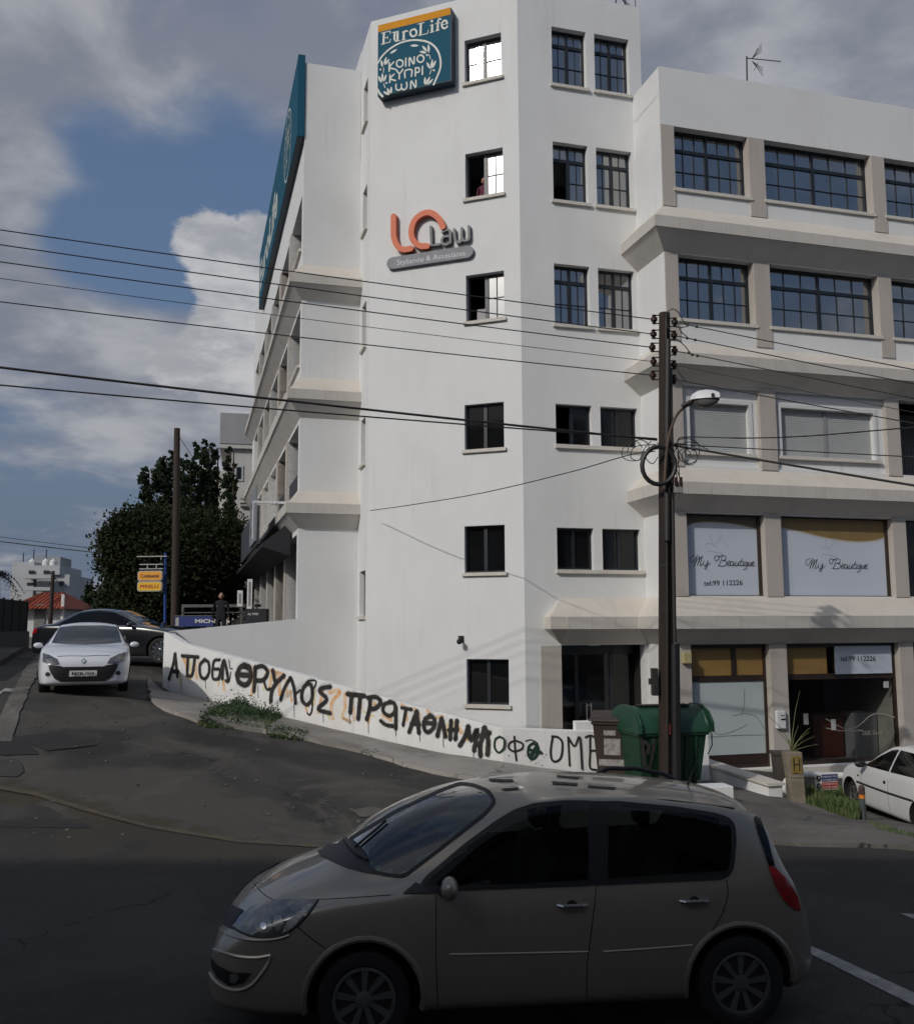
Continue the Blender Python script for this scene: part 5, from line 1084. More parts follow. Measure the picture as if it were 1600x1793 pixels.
# ------------------------------------------------------------------ cars
def pchip(xk, yk, x):
    xk = np.array(xk, float); yk = np.array(yk, float); hk = np.diff(xk); dk = np.diff(yk)/hk; m = np.zeros(len(xk)); m[0], m[-1] = dk[0], dk[-1]
    for i in range(1, len(xk)-1):
        if dk[i-1]*dk[i] > 0: w1, w2 = 2*hk[i]+hk[i-1], hk[i]+2*hk[i-1]; m[i] = (w1+w2)/(w1/dk[i-1]+w2/dk[i])
    i = np.clip(np.searchsorted(xk, x)-1, 0, len(hk)-1); t = (x-xk[i])/hk[i]
    return (2*t**3-3*t**2+1)*yk[i]+(t**3-2*t**2+t)*hk[i]*m[i]+(-2*t**3+3*t**2)*yk[i+1]+(t**3-t**2)*hk[i]*m[i+1]
def shell(tab, nx_=110, ns=4, bulge=.0):
    """body skin from stations (x, half width, sill z, belt z, rail y, rail z, top z)"""
    tab = sorted(tab); xk = [t[0] for t in tab]; a, b = xk[0], xk[-1]
    u = np.linspace(0, 1, nx_); X = a+(b-a)*(u-.10*np.sin(4*np.pi*u)/ (2*np.pi)*1.0) if False else a+(b-a)*(.5-.5*np.cos(np.pi*u))*.55+(b-a)*u*.45
    cols = [pchip(xk, [t[k] for t in tab], X) for k in range(1, 7)]
    V_, n = [], None
    for i, x in enumerate(X):
        w, zs_, zb, yr, zr, zt = [c[i] for c in cols]
        p = [(.0, zs_), (w*.62, zs_), (w*.93, zs_+.03), (w*.99, zs_+(zb-zs_)*.25), (w, zs_+(zb-zs_)*.55), (w*.985, zs_+(zb-zs_)*.82), (w*.955, zb), (w*.955*.5+yr*.5+.012, zb*.5+zr*.5+.01), (yr, zr), (yr*.82, zr+(zt-zr)*.45), (yr*.45, zr+(zt-zr)*.86), (0, zt)]
        c = cat_rom([(q[0], q[1], 0) for q in p], ns); c = [(max(0, q[0]), q[1]) for q in c]; c[0] = (0, c[0][1]); c[-1] = (0, c[-1][1])
        ring = [(x, y, z) for y, z in c]+[(x, -y, z) for y, z in reversed(c[1:-1])]; n = len(ring); V_ += ring
    F = [(i*n+k, (i+1)*n+k, (i+1)*n+(k+1) % n, i*n+(k+1) % n) for i in range(len(X)-1) for k in range(n)]
    F += [tuple(range(n)), tuple(range(len(V_)-1, len(V_)-n-1, -1))]
    return V_, F
def inside_poly(P, x, y):
    c = False; j = len(P)-1
    for i in range(len(P)):
        if (P[i][1] > y) != (P[j][1] > y) and x < (P[j][0]-P[i][0])*(y-P[i][1])/(P[j][1]-P[i][1])+P[i][0]: c = not c
        j = i
    return c
class Car:
    def __init__(s, name, label, loc, fwd, tab, paint, hubs, r, track, arch=.05, nx=110):
        f = Vector((fwd[0], fwd[1], 0)).normalized(); l = Vector((-f.y, f.x, 0)); M = frame(Vector(loc), f, l)
        s.e = empty(name, loc, label, 'car', M=M); s.M = M; s.i = M.inverted(); s.w = max(t[1] for t in tab)
        V_, F = shell(tab, nx); me = bpy.data.meshes.new('body'); me.from_pydata(V_, [], F); me.materials.append(paint); me.update()
        o = bpy.data.objects.new('body', me); COL.objects.link(o)
        cut = MB()
        for hx in hubs:
            for sy in (-1, 1): cut.lathe([(r+arch, sy*(track-.17)), (r+arch, sy*(track+.4))][::sy], (hx, 0, r), 40, 'y')
        cm = bpy.data.meshes.new('cut'); cm.from_pydata([tuple(v) for v in cut.v], [], cut.f); cm.materials.append(DARK); co = bpy.data.objects.new('cut', cm); COL.objects.link(co)
        bm = bmesh.new(); bm.from_mesh(cm); bmesh.ops.recalc_face_normals(bm, faces=bm.faces); bm.to_mesh(cm); bm.free()
        bm = bmesh.new(); bm.from_mesh(me); bmesh.ops.remove_doubles(bm, verts=bm.verts, dist=1e-5); bmesh.ops.recalc_face_normals(bm, faces=bm.faces); bm.to_mesh(me); bm.free()
        bo = o.modifiers.new('b', 'BOOLEAN'); bo.operation = 'DIFFERENCE'; bo.object = co; bo.solver = 'EXACT'
        bpy.context.view_layer.update(); m2 = bpy.data.meshes.new_from_object(o.evaluated_get(bpy.context.evaluated_depsgraph_get()))
        o.modifiers.clear(); o.data = m2; m2.name = 'body'; bpy.data.objects.remove(co)
        if len(m2.materials) < 2: m2.materials.append(DARK)
        for p in m2.polygons:
            p.use_smooth = True
            for hx in hubs:
                c = p.center
                if abs(math.hypot(c.x-hx, c.z-r)-(r+arch)) < .012 and abs(p.normal.y) < .6 or (abs(abs(c.y)-(track-.17)) < .01 and math.hypot(c.x-hx, c.z-r) < r+arch+.01 and abs(p.normal.y) > .9): p.material_index = 1
        m2.set_sharp_from_angle(angle=R(35))
        o.parent = s.e; WM[o] = M.copy(); s.body = o
        s.bvh = BVHTree.FromPolygons([M @ Vector(v) for v in V_], F)
        s.inv = s.i
    def cast(s, o, d):
        q = s.bvh.ray_cast(o, d); return (q[0], (q[1] if q[1].dot(d) < 0 else -q[1])) if q[0] else (None, None)
    def _mesh(s, name, pts2, faces, rays, off, m, mirror):
        vs, ok = [], []
        for p in pts2:
            o, d = rays(p); a, n = s.cast(o, d); ok.append(a is not None); vs.append(s.inv @ (a+n*off) if a is not None else Vector())
        fs = [f for f in faces if all(ok[k] for k in f) and max((vs[f[i]]-vs[f[i-1]]).length for i in range(len(f))) < .35]
        out = []
        for sg in ((1, -1) if mirror else (1,)):
            used = sorted(set(k for f in fs for k in f)); mp = {k: i for i, k in enumerate(used)}
            me = bpy.data.meshes.new(name); me.from_pydata([(vs[k].x, vs[k].y*sg, vs[k].z) for k in used], [], [tuple(mp[k] for k in (f if sg > 0 else f[::-1])) for f in fs]); me.materials.append(m)
            for p in me.polygons: p.use_smooth = True
            o = bpy.data.objects.new(name, me); COL.objects.link(o); o.parent = s.e; WM[o] = s.M.copy(); out.append(o)
        return out
    def _tri(s, poly, step):
        P = [Vector(p) for p in poly]; E_ = []
        for i, a in enumerate(P):
            b = P[(i+1) % len(P)]; n = max(1, int((b-a).length/step))
            E_ += [a.lerp(b, k/n) for k in range(n)]
        inn = []; y = min(p.y for p in P)+step*.5
        while y < max(p.y for p in P):
            x = min(p.x for p in P)+step*.5
            while x < max(p.x for p in P):
                c = False; j = len(P)-1
                for i in range(len(P)):
                    if (P[i].y > y) != (P[j].y > y) and x < (P[j].x-P[i].x)*(y-P[i].y)/(P[j].y-P[i].y)+P[i].x: c = not c
                    j = i
                if c and all((Vector((x, y))-e).length > step*.35 for e in E_): inn.append(Vector((x, y)))
                x += step
            y += step
        vs, _, fs, *_r = geometry.delaunay_2d_cdt(E_+inn, [], [list(range(len(E_)))], 1, 1e-5); return vs, [tuple(f) for f in fs]
    def panel(s, name, poly, m, off=.004, mirror=True, step=9, smooth=0):
        """panel whose outline was read off the photograph and dropped on the body skin"""
        if smooth: q = [Vector((*p, 0)) for p in poly]; q = cat_rom(q+[q[0]], smooth); poly = [(p[0], p[1]) for p in q[:-1]]
        vs, fs = s._tri(poly, step); return s._mesh(name, vs, fs, lambda p: (CO, ray(p.x, p.y).normalized()), off, m, mirror)
    def glass(s, name, poly, gm, mirror=True, rim=9.0, off=.004):
        """see-through pane with a black edge, and the opening behind it"""
        def dist(p):
            b = 1e9
            for i in range(len(poly)):
                a, c = Vector(poly[i]), Vector(poly[(i+1) % len(poly)]); d = c-a; t = max(0, min(1, (p-a).dot(d)/max(1e-9, d.dot(d)))); b = min(b, (a+d*t-p).length)
            return b
        P = [Vector(p) for p in poly]; ar = sum(P[i-1].x*P[i].y-P[i].x*P[i-1].y for i in range(len(P))); E_ = []
        for i, a in enumerate(P):
            c = P[(i+1) % len(P)]; n = max(1, int((c-a).length/4)); E_ += [a.lerp(c, k/n) for k in range(n)]
        for _ in range(3): E_ = [E_[i-1]*.25+E_[i]*.5+E_[(i+1) % len(E_)]*.25 for i in range(len(E_))]
        I_ = []
        for i in range(len(E_)):
            t = (E_[(i+2) % len(E_)]-E_[i-2]).normalized(); I_.append(E_[i]+Vector((-t.y, t.x))*rim*(1 if ar > 0 else -1))
        for _ in range(4): I_ = [I_[i-1]*.25+I_[i]*.5+I_[(i+1) % len(I_)]*.25 for i in range(len(I_))]
        ray_ = lambda p: (CO, ray(p.x, p.y).normalized()); n = len(E_)
        s._mesh('side_seal' if mirror else 'screen_edge', E_+I_, [(i, (i+1) % n, n+(i+1) % n, n+i) for i in range(n)], ray_, off+.002, BLACK, mirror)
        vs, fs = s._tri([tuple(p) for p in I_[::2]], 8); s._mesh(name, vs, fs, ray_, off, gm, mirror)
        bm = bmesh.new(); bm.from_mesh(s.body.data); dl = []
        for f in bm.faces:
            for sg in ((1, -1) if mirror else (1,)):
                ok = True
                for v in f.verts:
                    w_ = s.M @ Vector((v.co.x, v.co.y*sg, v.co.z)); q = w_-CO; zc2 = q.dot(CF)
                    p = Vector((PW/2+FP*q.dot(CR)/zc2, PH/2-FP*q.dot(CU)/zc2))
                    if not inside_poly(poly, p.x, p.y) or dist(p) < 2.5: ok = False; break
                if ok:
                    c = s.M @ Vector((f.calc_center_median().x, f.calc_center_median().y*sg, f.calc_center_median().z)); n = s.M.to_3x3() @ Vector((f.normal.x, f.normal.y*sg, f.normal.z))
                    if n.dot(c-CO) < 0: dl.append(f); break
        bmesh.ops.delete(bm, geom=dl, context='FACES'); bm.to_mesh(s.body.data); bm.free()
    def side(s, name, poly, m, off=.004, mirror=True, step=.08, sy=1):
        vs, fs = s._tri(poly, step); f = lambda p: (s.M @ Vector((p.x, 3*sy, p.y)), (s.M.to_3x3() @ Vector((0, -sy, 0))))
        return s._mesh(name, vs, fs, f, off, m, mirror)
    def plan(s, name, poly, m, off=.004, step=.08):
        vs, fs = s._tri(poly, step); return s._mesh(name, vs, fs, lambda p: (s.M @ Vector((p.x, p.y, 3)), Vector((0, 0, -1))), off, m, False)
    def front(s, name, poly, m, off=.004, step=.05, dr=1, mirror=False):
        vs, fs = s._tri(poly, step); f = lambda p: (s.M @ Vector((5*dr, p.x, p.y)), (s.M.to_3x3() @ Vector((-dr, 0, 0))))
        return s._mesh(name, vs, fs, f, off, m, mirror)
    def seam(s, name, pts, m, r=.004, mirror=True, px=True, smooth=3, off=.0, rays=None):
        q = cat_rom([(*p, 0) for p in pts], smooth) if len(pts) > 2 else [(*p, 0) for p in pts]
        if len(pts) == 2: q = [tuple(Vector(q[0]).lerp(Vector(q[1]), t/8)) for t in range(9)]
        P = []
        for p in q:
            if px: a, n = s.cast(CO, ray(p[0], p[1]).normalized())
            else: a, n = s.cast(s.M @ Vector((p[0], 3, p[1])), s.M.to_3x3() @ Vector((0, -1, 0)))
            if a is not None: P.append(a+n*off)
        if len(P) < 2: return
        o = mk(name, MB().tube(P, r, 5), m, s.e, smooth=True)
        if mirror:
            me = o.data.copy()
            for v in me.vertices: v.co.y *= -1
            me.flip_normals(); o2 = bpy.data.objects.new(name, me); COL.objects.link(o2); o2.parent = s.e; WM[o2] = s.M.copy()
    def wheel(s, hx, sy, r, track, width=.2, spokes=9, rimr=None, rm=None):
        rimr = rimr or r*.66; y1 = sy*track; y0 = sy*(track-width)
        w = mk('wheel', MB(s.M).lathe([(.07, y0), (.07, y1-sy*.03)][::sy], (hx, 0, r), 12, 'y'), DARK, s.e)
        t = MB(s.M).lathe([(rimr, y0), (r*.93, y0+sy*.0), (r, y0+sy*.03), (r, y1-sy*.03), (r*.96, y1-sy*.005), (r*.88, y1+sy*.004), (rimr+.015, y1), (rimr, y1-sy*.02)][::sy], (hx, 0, r), 40, 'y'); mk('tyre', t, RUB, w, smooth=True)
        m_ = MB(s.M); yb = y1-sy*.06
        n = 36
        m_.lathe([(rimr, yb), (rimr+.004, y1-sy*.004), (rimr-.018, y1-sy*.002), (rimr-.026, y1-sy*.03), (rimr-.03, yb)][::sy], (hx, 0, r), n, 'y')
        for k in range(spokes):
            a = 2*math.pi*k/spokes+.2; ca, sa = math.cos(a), math.sin(a); q0, q1 = .035, rimr-.015; h0, h1 = .014, .025
            pp = [(q0, -h0), (q0, h0), (q1, h1), (q1, -h1)]; P = [(hx+x*ca-z*sa, 0, r+x*sa+z*ca) for x, z in pp]
            vs = [(x, y1-sy*(.05 if i < 2 else .03), z) for i, (x, _, z) in enumerate(P)]+[(x, y1-sy*(.015 if i < 2 else .01), z) for i, (x, _, z) in enumerate(P)]
            fs = [(0, 1, 2, 3), (7, 6, 5, 4), (0, 4, 5, 1), (1, 5, 6, 2), (2, 6, 7, 3), (3, 7, 4, 0)]
            m_.add(vs, fs if sy > 0 else [f[::-1] for f in fs])
        m_.lathe([(.06, y1-sy*.055), (.058, y1-sy*.012), (.03, y1-sy*.006)][::sy], (hx, 0, r), 16, 'y'); mk('rim', m_, rm or ALLOY, w)
ALLOY = mat('alloy_wheel', (.15, .15, .15), .45, metal=.5)
GLS = mat('car_glass', (.003, .0035, .004), .03, var=.1, spec=.4, ior=1.4); SEAM = mat('panel_gap', (.004, .004, .004), .9)
GLW = mat('windscreen_glass', (.016, .030, .036), .03, spec=1.0, ior=2.3, var=.3, scale=1.5)
PLAS = mat('black_plastic', (.012, .012, .013), .5, bump=.2, bscale=80); CHR = mat('chrome', (.55, .55, .56), .15, metal=1.0); LAMP = mat('headlamp', (.10, .10, .10), .16, metal=.3, var=.7, scale=14, spec=.8, coat=1.0, detail=2)
LAMPI = mat('lamp_bowl', (.22, .22, .22), .3, metal=.6); REDL = mat('tail_lamp', (.30, .006, .010), .2, var=.3, scale=10, coat=.6)
# --- champagne people carrier in front
CHAMP = mat('champagne_paint', (.265, .238, .198), .32, metal=.35, var=.03, scale=2, coat=.7)
SC = [(2.50, .40, .34, .44, .25, .47, .50), (2.47, .56, .28, .54, .38, .58, .61), (2.40, .68, .24, .62, .48, .69, .74), (2.28, .76, .22, .69, .56, .78, .84), (2.1, .82, .21, .77, .62, .86, .93), (1.9, .86, .20, .84, .66, .93, 1.01), (1.65, .89, .20, .90, .70, .985, 1.09),
      (1.45, .90, .20, .935, .72, 1.01, 1.19), (1.2, .905, .20, .955, .73, 1.045, 1.38), (.9, .905, .20, .97, .735, 1.13, 1.525), (.6, .905, .20, .98, .72, 1.28, 1.615), (.3, .905, .20, .99, .69, 1.43, 1.655), (.05, .905, .20, 1.0, .67, 1.525, 1.67), (-.25, .905, .20, 1.01, .66, 1.565, 1.67),
      (-.7, .905, .20, 1.02, .655, 1.56, 1.65), (-1.1, .90, .20, 1.035, .65, 1.525, 1.61), (-1.5, .89, .21, 1.05, .64, 1.47, 1.55), (-1.74, .88, .22, 1.055, .63, 1.40, 1.475), (-1.85, .87, .23, 1.04, .62, 1.27, 1.35), (-1.95, .85, .24, .99, .61, 1.08, 1.15), (-2.04, .82, .26, .88, .60, .92, .96), (-2.12, .77, .28, .76, .56, .79, .82), (-2.20, .69, .30, .64, .5, .67, .69), (-2.25, .5, .36, .54, .38, .57, .58)]
SC = [((t[0] if t[0] < 1.65 else 1.65+(t[0]-1.65)*.87) if t[0] > -1.6 else -1.6+(t[0]+1.6)*.70, *t[1:]) for t in SC]
th = R(6); fw = (-math.cos(th), -math.sin(th)); rear = Vector((2.02, 7.16, 0)); # outer face of the rear left wheel
lft = Vector((-fw[1]*-1*-1, 0, 0)); lft = Vector((math.sin(th), -math.cos(th), 0)); org = rear-lft*.88+Vector((fw[0], fw[1], 0))*1.405
org.z = 0.0
car = Car('parked_car', 'champagne beige people carrier passing in the foreground with dark side windows', org, fw, SC, CHAMP, (1.28, -1.405), .325, .87, arch=.075, nx=190)
car.e.name = 'people_carrier'
for hx in (1.28, -1.405):
    for sy in (-1, 1): car.wheel(hx, sy, .325, .875, .21, 9)
def z1(l): return [(340+x/1.4815, 1340+y/1.4815) for x, y in l]
def zf(l): return [(340+x/4.444, 1440+y/4.444) for x, y in l]
GWS = glass_mat('tinted_windscreen', (.30, .43, .44), 1.5, 2.1); GSD = glass_mat('tinted_side_glass', (.32, .35, .35), 1.35, .7)
car.glass('windscreen', z1([(398, 192), (520, 118), (640, 62), (690, 44), (730, 50), (768, 66), (786, 96), (760, 128), (640, 222), (545, 294), (500, 290), (450, 278), (446, 240), (420, 212)]), GWS, False, rim=6)
car.panel('scuttle', zf([(935, 190), (980, 150), (1060, 125), (1170, 112), (1215, 140), (1330, 250), (1360, 330), (1450, 400), (1560, 425), (1350, 400), (1200, 360), (1080, 310), (980, 260)]), PLAS, .007, mirror=False)
car.glass('side_glass', z1([(575, 326), (600, 290), (700, 205), (780, 146), (830, 116), (880, 100), (960, 92), (1032, 93), (1036, 311), (1030, 313), (700, 326)]), GSD, True, rim=8)
car.glass('side_glass', z1([(1062, 94), (1100, 94), (1250, 108), (1350, 124), (1388, 136), (1403, 156), (1406, 200), (1399, 270), (1388, 290), (1365, 298), (1060, 312)]), GSD, True, rim=8)
car.panel('pillar_trim', z1([(1026, 94), (1070, 95), (1068, 311), (1030, 312)]), BLACK, .008)
car.panel('quarter_trim', z1([(540, 335), (575, 306), (640, 332)]), PLAS, .010)
SEAT = mat('grey_seat_fabric', (.03, .03, .03), .9, var=.2, scale=8)
cab = MB(car.M).box(-1.8, 1.3, -.78, .78, .34, .38); mk('cabin_floor', cab, DARK, car.e)
mk('dashboard', MB(car.M).add([(1.35, -.72, .7), (.78, -.72, .7), (.78, -.72, 1.0), (1.0, -.72, 1.04), (1.35, -.72, 1.0), (1.35, .72, .7), (.78, .72, .7), (.78, .72, 1.0), (1.0, .72, 1.04), (1.35, .72, 1.0)], [(0, 1, 2, 3, 4), (9, 8, 7, 6, 5), (1, 6, 7, 2), (2, 7, 8, 3), (3, 8, 9, 4), (0, 5, 6, 1)]), PLAS, car.e, bevel=.03)
mk('steering_wheel', MB(car.M).tube([(.62+.06*math.cos(a*math.pi/9), -.38+.18*math.sin(a*math.pi/9), 1.0+.17*math.cos(a*math.pi/9)) for a in range(19)], .014, 6), BLACK, car.e, smooth=True)
for sx_ in (.05, -.85):
    for y_ in (-.38, .38):
        st_ = mk('seat', MB(car.M).box(sx_-.05, sx_+.48, y_-.24, y_+.24, .45, .60).add([(sx_-.06, y_-.23, .55), (sx_+.10, y_-.23, .55), (sx_-.10, y_-.20, 1.16), (sx_-.24, y_-.20, 1.16), (sx_-.06, y_+.23, .55), (sx_+.10, y_+.23, .55), (sx_-.10, y_+.20, 1.16), (sx_-.24, y_+.20, 1.16)], [(0, 1, 2, 3), (7, 6, 5, 4), (0, 4, 5, 1), (1, 5, 6, 2), (2, 6, 7, 3), (3, 7, 4, 0)]), SEAT, car.e, bevel=.05, smooth=True)
        mk('headrest', MB(car.M).box(sx_-.27, sx_-.16, y_-.13, y_+.13, 1.20, 1.37), SEAT, st_, bevel=.04, smooth=True)
car.panel('headlight', zf([(300, 820), (360, 730), (450, 660), (600, 612), (830, 600), (960, 608), (900, 700), (800, 800), (700, 870), (540, 895), (400, 870)]), LAMP, .008, step=6)
car.seam('lamp_edge', zf([(300, 822), (400, 872), (540, 897), (700, 872), (800, 802), (900, 702), (962, 610)]), BLACK, .008, off=.004, smooth=4)
car.panel('lamp_reflector', zf([(545+70*math.cos(t*math.pi/6), 805+62*math.sin(t*math.pi/6)) for t in range(12)]), LAMPI, .012, step=4); car.panel('lamp_bulb', zf([(545+26*math.cos(t*math.pi/4), 812+24*math.sin(t*math.pi/4)) for t in range(8)]), CHR, .016, step=4)
car.panel('lamp_reflector', zf([(625, 740), (680, 730), (700, 790), (660, 850), (615, 810)]), LAMPI, .012, step=4); car.panel('turn_lens', zf([(730, 770), (900, 640), (925, 650), (880, 700), (770, 820), (690, 858)]), mat('lamp_ridge', (.34, .34, .33), .35, var=.6, scale=60), .012, step=4)
car.panel('grille', zf([(250, 628), (390, 690), (335, 750), (292, 832), (205, 790)]), BLACK, .008, step=5); car.seam('grille_trim', zf([(244, 625), (198, 715), (182, 800), (260, 868), (430, 915), (620, 912), (740, 880)]), CHAMP, .016, smooth=5, off=-.004)
car.panel('badge', zf([(178, 640), (196, 650), (166, 745), (142, 735)]), CHR, .014, mirror=False, step=4)
car.panel('air_intake', z1([(44, 498), (60, 518), (100, 538), (150, 540), (128, 566), (92, 573), (62, 552), (46, 524)]), BLACK, .006, step=6); car.panel('fog_lamp', z1([(95, 542), (112, 540), (118, 552), (108, 566), (94, 562)]), LAMPI, .012, step=4)
car.seam('bumper_strip', z1([(52, 478), (110, 496), (160, 500), (198, 494)]), CHAMP, .012, smooth=4); car.seam('bumper_lip', z1([(36, 500), (42, 540), (70, 572), (110, 584), (150, 570), (190, 520), (200, 494)]), CHAMP, .014, smooth=4)
for l in ([(145, 275), (150, 300), (180, 335), (210, 352)], [(210, 352), (250, 350), (318, 349), (400, 345), (510, 337)], [(145, 275), (170, 260), (240, 228), (300, 210)], [(268, 420), (300, 447), (340, 476)], [(628, 336), (627, 400), (627, 500), (631, 600), (634, 650)],
          [(1042, 314), (1040, 350), (1030, 430), (1019, 520), (1018, 600)], [(1380, 298), (1384, 330), (1372, 380), (1342, 432)], [(318, 349), (300, 385), (268, 420)]): car.seam('panel_gap', z1(l), SEAM, .0035)
for l in ([(662, 492), (840, 489), (1022, 485)], [(1060, 485), (1180, 477), (1292, 468)]): car.seam('side_moulding', z1(l), CHAMP, .010, smooth=4, off=-.004)
for hx in (1.28, -1.405):                # lips round the wheel arches
    for sy in (-1, 1):
        P_ = []
        for k in range(-1, 17):
            a = math.pi*k/15; x_, z_ = hx+.415*math.cos(a), .325+.415*math.sin(a); a_, n_ = car.cast(car.M @ Vector((x_, 3*sy, max(.24, z_))), car.M.to_3x3() @ Vector((0, -sy, 0)))
            if a_ is not None: P_.append(a_-n_*.012)
        mk('arch_lip', MB().tube(P_, .026, 8), CHAMP, car.e, smooth=True)
for x, z in ((-.18, .91), (-1.07, .91)):
    for sy in (-1, 1):
        a, n = car.cast(car.M @ Vector((x, 3*sy, z)), car.M.to_3x3() @ Vector((0, -sy, 0))); q = car.i @ a
        hd = mk('door_handle', MB(car.M).tube([(x-.10, q.y-sy*.005, z-.004), (x-.07, q.y+sy*.028, z), (x+.07, q.y+sy*.028, z), (x+.10, q.y-sy*.005, z)], .014, 8), CHR if sy > 0 else CHAMP, car.e, smooth=True)
        mk('handle_recess', MB(car.M).sphere((x, q.y-sy*.012, z), .05, 6, (1.1, .35, .7)), SEAM, hd, smooth=True)
for sy in (-1, 1):
    mr_ = mk('mirror', MB(car.M).sphere((.70, sy*1.0, 1.08), .1, 8, (.62, 1.05, .80)), CHAMP, car.e, smooth=True); mk('mirror_foot', MB(car.M).tube([(.74, sy*.84, 1.02), (.72, sy*.95, 1.05)], .035, 8), PLAS, mr_)
car.panel('tail_lamp', z1([(1488, 262), (1505, 266), (1535, 296), (1562, 340), (1570, 378), (1556, 376), (1528, 350), (1505, 312)]), REDL, .010, step=5)
car.panel('rear_glass_edge', z1([(1452, 134), (1466, 138), (1485, 190), (1504, 262), (1490, 264), (1474, 215), (1458, 165)]), GLS, .010, step=5)
for l in ([(510, 733), (700, 737), (712, 755), (530, 752)], [(605, 812), (740, 800), (752, 815), (640, 824)], [(1005, 752), (1210, 768), (1200, 784), (1012, 774)], [(1285, 785), (1510, 800), (1490, 814), (1280, 797)], [(1045, 704), (1230, 722), (1200, 732), (1040, 716)]):
    car.panel('sunroof_slot', g2(l), BLACK, .006, mirror=False, step=8)
mk('roof_rail', MB(car.M).tube([car.i @ (CO+ray(*p)*1) if False else (x, -.60, z) for x, z, p in ((-.75, 1.58, 0), (-.85, 1.625, 0), (-1.1, 1.62, 0), (-1.35, 1.57, 0), (-1.5, 1.49, 0))], .018, 8), PLAS, car.e, smooth=True)
mk('roof_rail', MB(car.M).tube([(x, .615, z) for x, z in ((-.55, 1.585), (-1.0, 1.565), (-1.5, 1.495))], .006, 6), PLAS, car.e, smooth=True)
mk('aerial', MB(car.M).tube([(-1.35, 0, 1.56), (-1.37, 0, 1.60), (-1.46, 0, 1.78)], .012, 6, r1=.004), PLAS, car.e, smooth=True)
wp = []
for l in ([(392, 200), (420, 232), (452, 250)], [(420, 218), (500, 150)]): car.seam('wiper', z1(l), BLACK, .010, mirror=False, off=.02)
# --- white hatchback head on
WPA = mat('white_car_paint', (.62, .64, .68), .25, var=.02, scale=2, coat=.8)
HB = [(2.10, .40, .30, .50, .26, .56, .60), (2.08, .55, .24, .56, .40, .62, .66), (2.02, .70, .20, .62, .52, .69, .74), (1.9, .80, .18, .70, .60, .77, .81), (1.7, .86, .17, .78, .66, .84, .88), (1.4, .895, .17, .86, .70, .92, .95), (1.05, .90, .17, .92, .73, .97, 1.0),
      (.85, .90, .17, .93, .74, 1.0, 1.07), (.5, .90, .17, .94, .70, 1.14, 1.24), (.15, .90, .17, .95, .62, 1.31, 1.39), (-.2, .90, .17, .96, .60, 1.38, 1.46), (-.8, .90, .17, .97, .58, 1.38, 1.465), (-1.4, .88, .18, .98, .55, 1.30, 1.39), (-1.8, .84, .2, .95, .52, 1.1, 1.18), (-2.0, .76, .24, .8, .5, .86, .9), (-2.12, .55, .32, .6, .4, .64, .66)]
a_ = R(19); fwd = Vector((math.sin(a_), -math.cos(a_), 0)); fr = gpx(144, 1219); o_ = fr-fwd*2.1; o_.z = h(o_.x, o_.y)+.0
zf = h(fr.x, fr.y); zr_ = h(*(o_-fwd*1.3).xy)
car = Car('hatchback', 'white hatchback parked head on at the left beside the graffiti wall', Vector((o_.x, o_.y, (zf+zr_)/2)), fwd, HB, WPA, (1.27, -1.37), .32, .86)
for hx in (1.27, -1.37):
    for sy in (-1, 1): car.wheel(hx, sy, .32, .865, .2, 7)
car.front('windscreen', [(-.60, 1.35), (-.3, 1.385), (.3, 1.385), (.60, 1.35), (.70, 1.02), (.4, .995), (0, .985), (-.4, .995), (-.70, 1.02)], mat('car_glass_dark', (.005, .007, .010), .025, spec=1.0, ior=1.75, var=.3, scale=2), .006)
for sg_ in (-1, 1):
    car.front('headlight', [(sg_*x, z) for x, z in ((.80, .83), (.66, .79), (.50, .715), (.44, .61), (.62, .60), (.77, .66))], LAMP, .010)
    car.front('lamp_reflector', [(sg_*x, z) for x, z in ((.72, .72), (.6, .72), (.56, .64), (.68, .65))], LAMPI, .016, step=.04)
    car.front('fog_lamp', [(sg_*(.66+.05*math.cos(t*math.pi/4)), .42+.045*math.sin(t*math.pi/4)) for t in range(8)], PLAS, .010, step=.03)
car.front('grille', [(-.66, .60), (-.44, .585), (-.38, .56), (.38, .56), (.44, .585), (.66, .60), (.62, .48), (.53, .33), (.42, .27), (-.42, .27), (-.53, .33), (-.62, .48)], BLACK, .010)
for q in (.44, .37): car.front('grille_bar', [(-.55, q), (.55, q), (.55, q+.012), (-.55, q+.012)], PLAS, .016)
pl_ = car.front('number_plate', [(-.26, .37), (.26, .37), (.26, .485), (-.26, .485)], mat('plate_white', (.55, .56, .55), .5), .028)[0]
Mp = frame(car.M @ Vector((2.15, 0, .40)), -car.M.col[1].to_3d(), -car.M.col[0].to_3d()); Mp = Matrix(((-Mp[0][0], Mp[0][1], 0, Mp[0][3]), (-Mp[1][0], Mp[1][1], 0, Mp[1][3]), (0, 0, 1, Mp[2][3]), (0, 0, 0, 1)))
ftext('MPB 004', -.21, .21, 0.0, .06, INK, car.e, Pl(Mp), off=.006, bold=.02, name='plate_lettering')['kind'] = 'stuff'
car.front('badge', [(0, .725), (.05, .67), (0, .61), (-.05, .67)], CHR, .014); car.front('badge', [(0, .70), (.022, .67), (0, .635), (-.022, .67)], WPA, .018, step=.02)
for sy in (-1, 1):
    a, n = car.cast(car.M @ Vector((.62, 3*sy, .97)), car.M.to_3x3() @ Vector((0, -sy, 0)))
    mk('mirror', MB(car.M).sphere((.66, sy*.97, .97), .085, 8, (.6, 1.15, .72)), WPA, car.e, smooth=True)
car.side('side_glass', [(.78, 1.0), (.45, 1.15), (.1, 1.31), (-.3, 1.36), (-.9, 1.36), (-1.35, 1.25), (-1.5, 1.02), (-.5, .99)], GLS, .005)
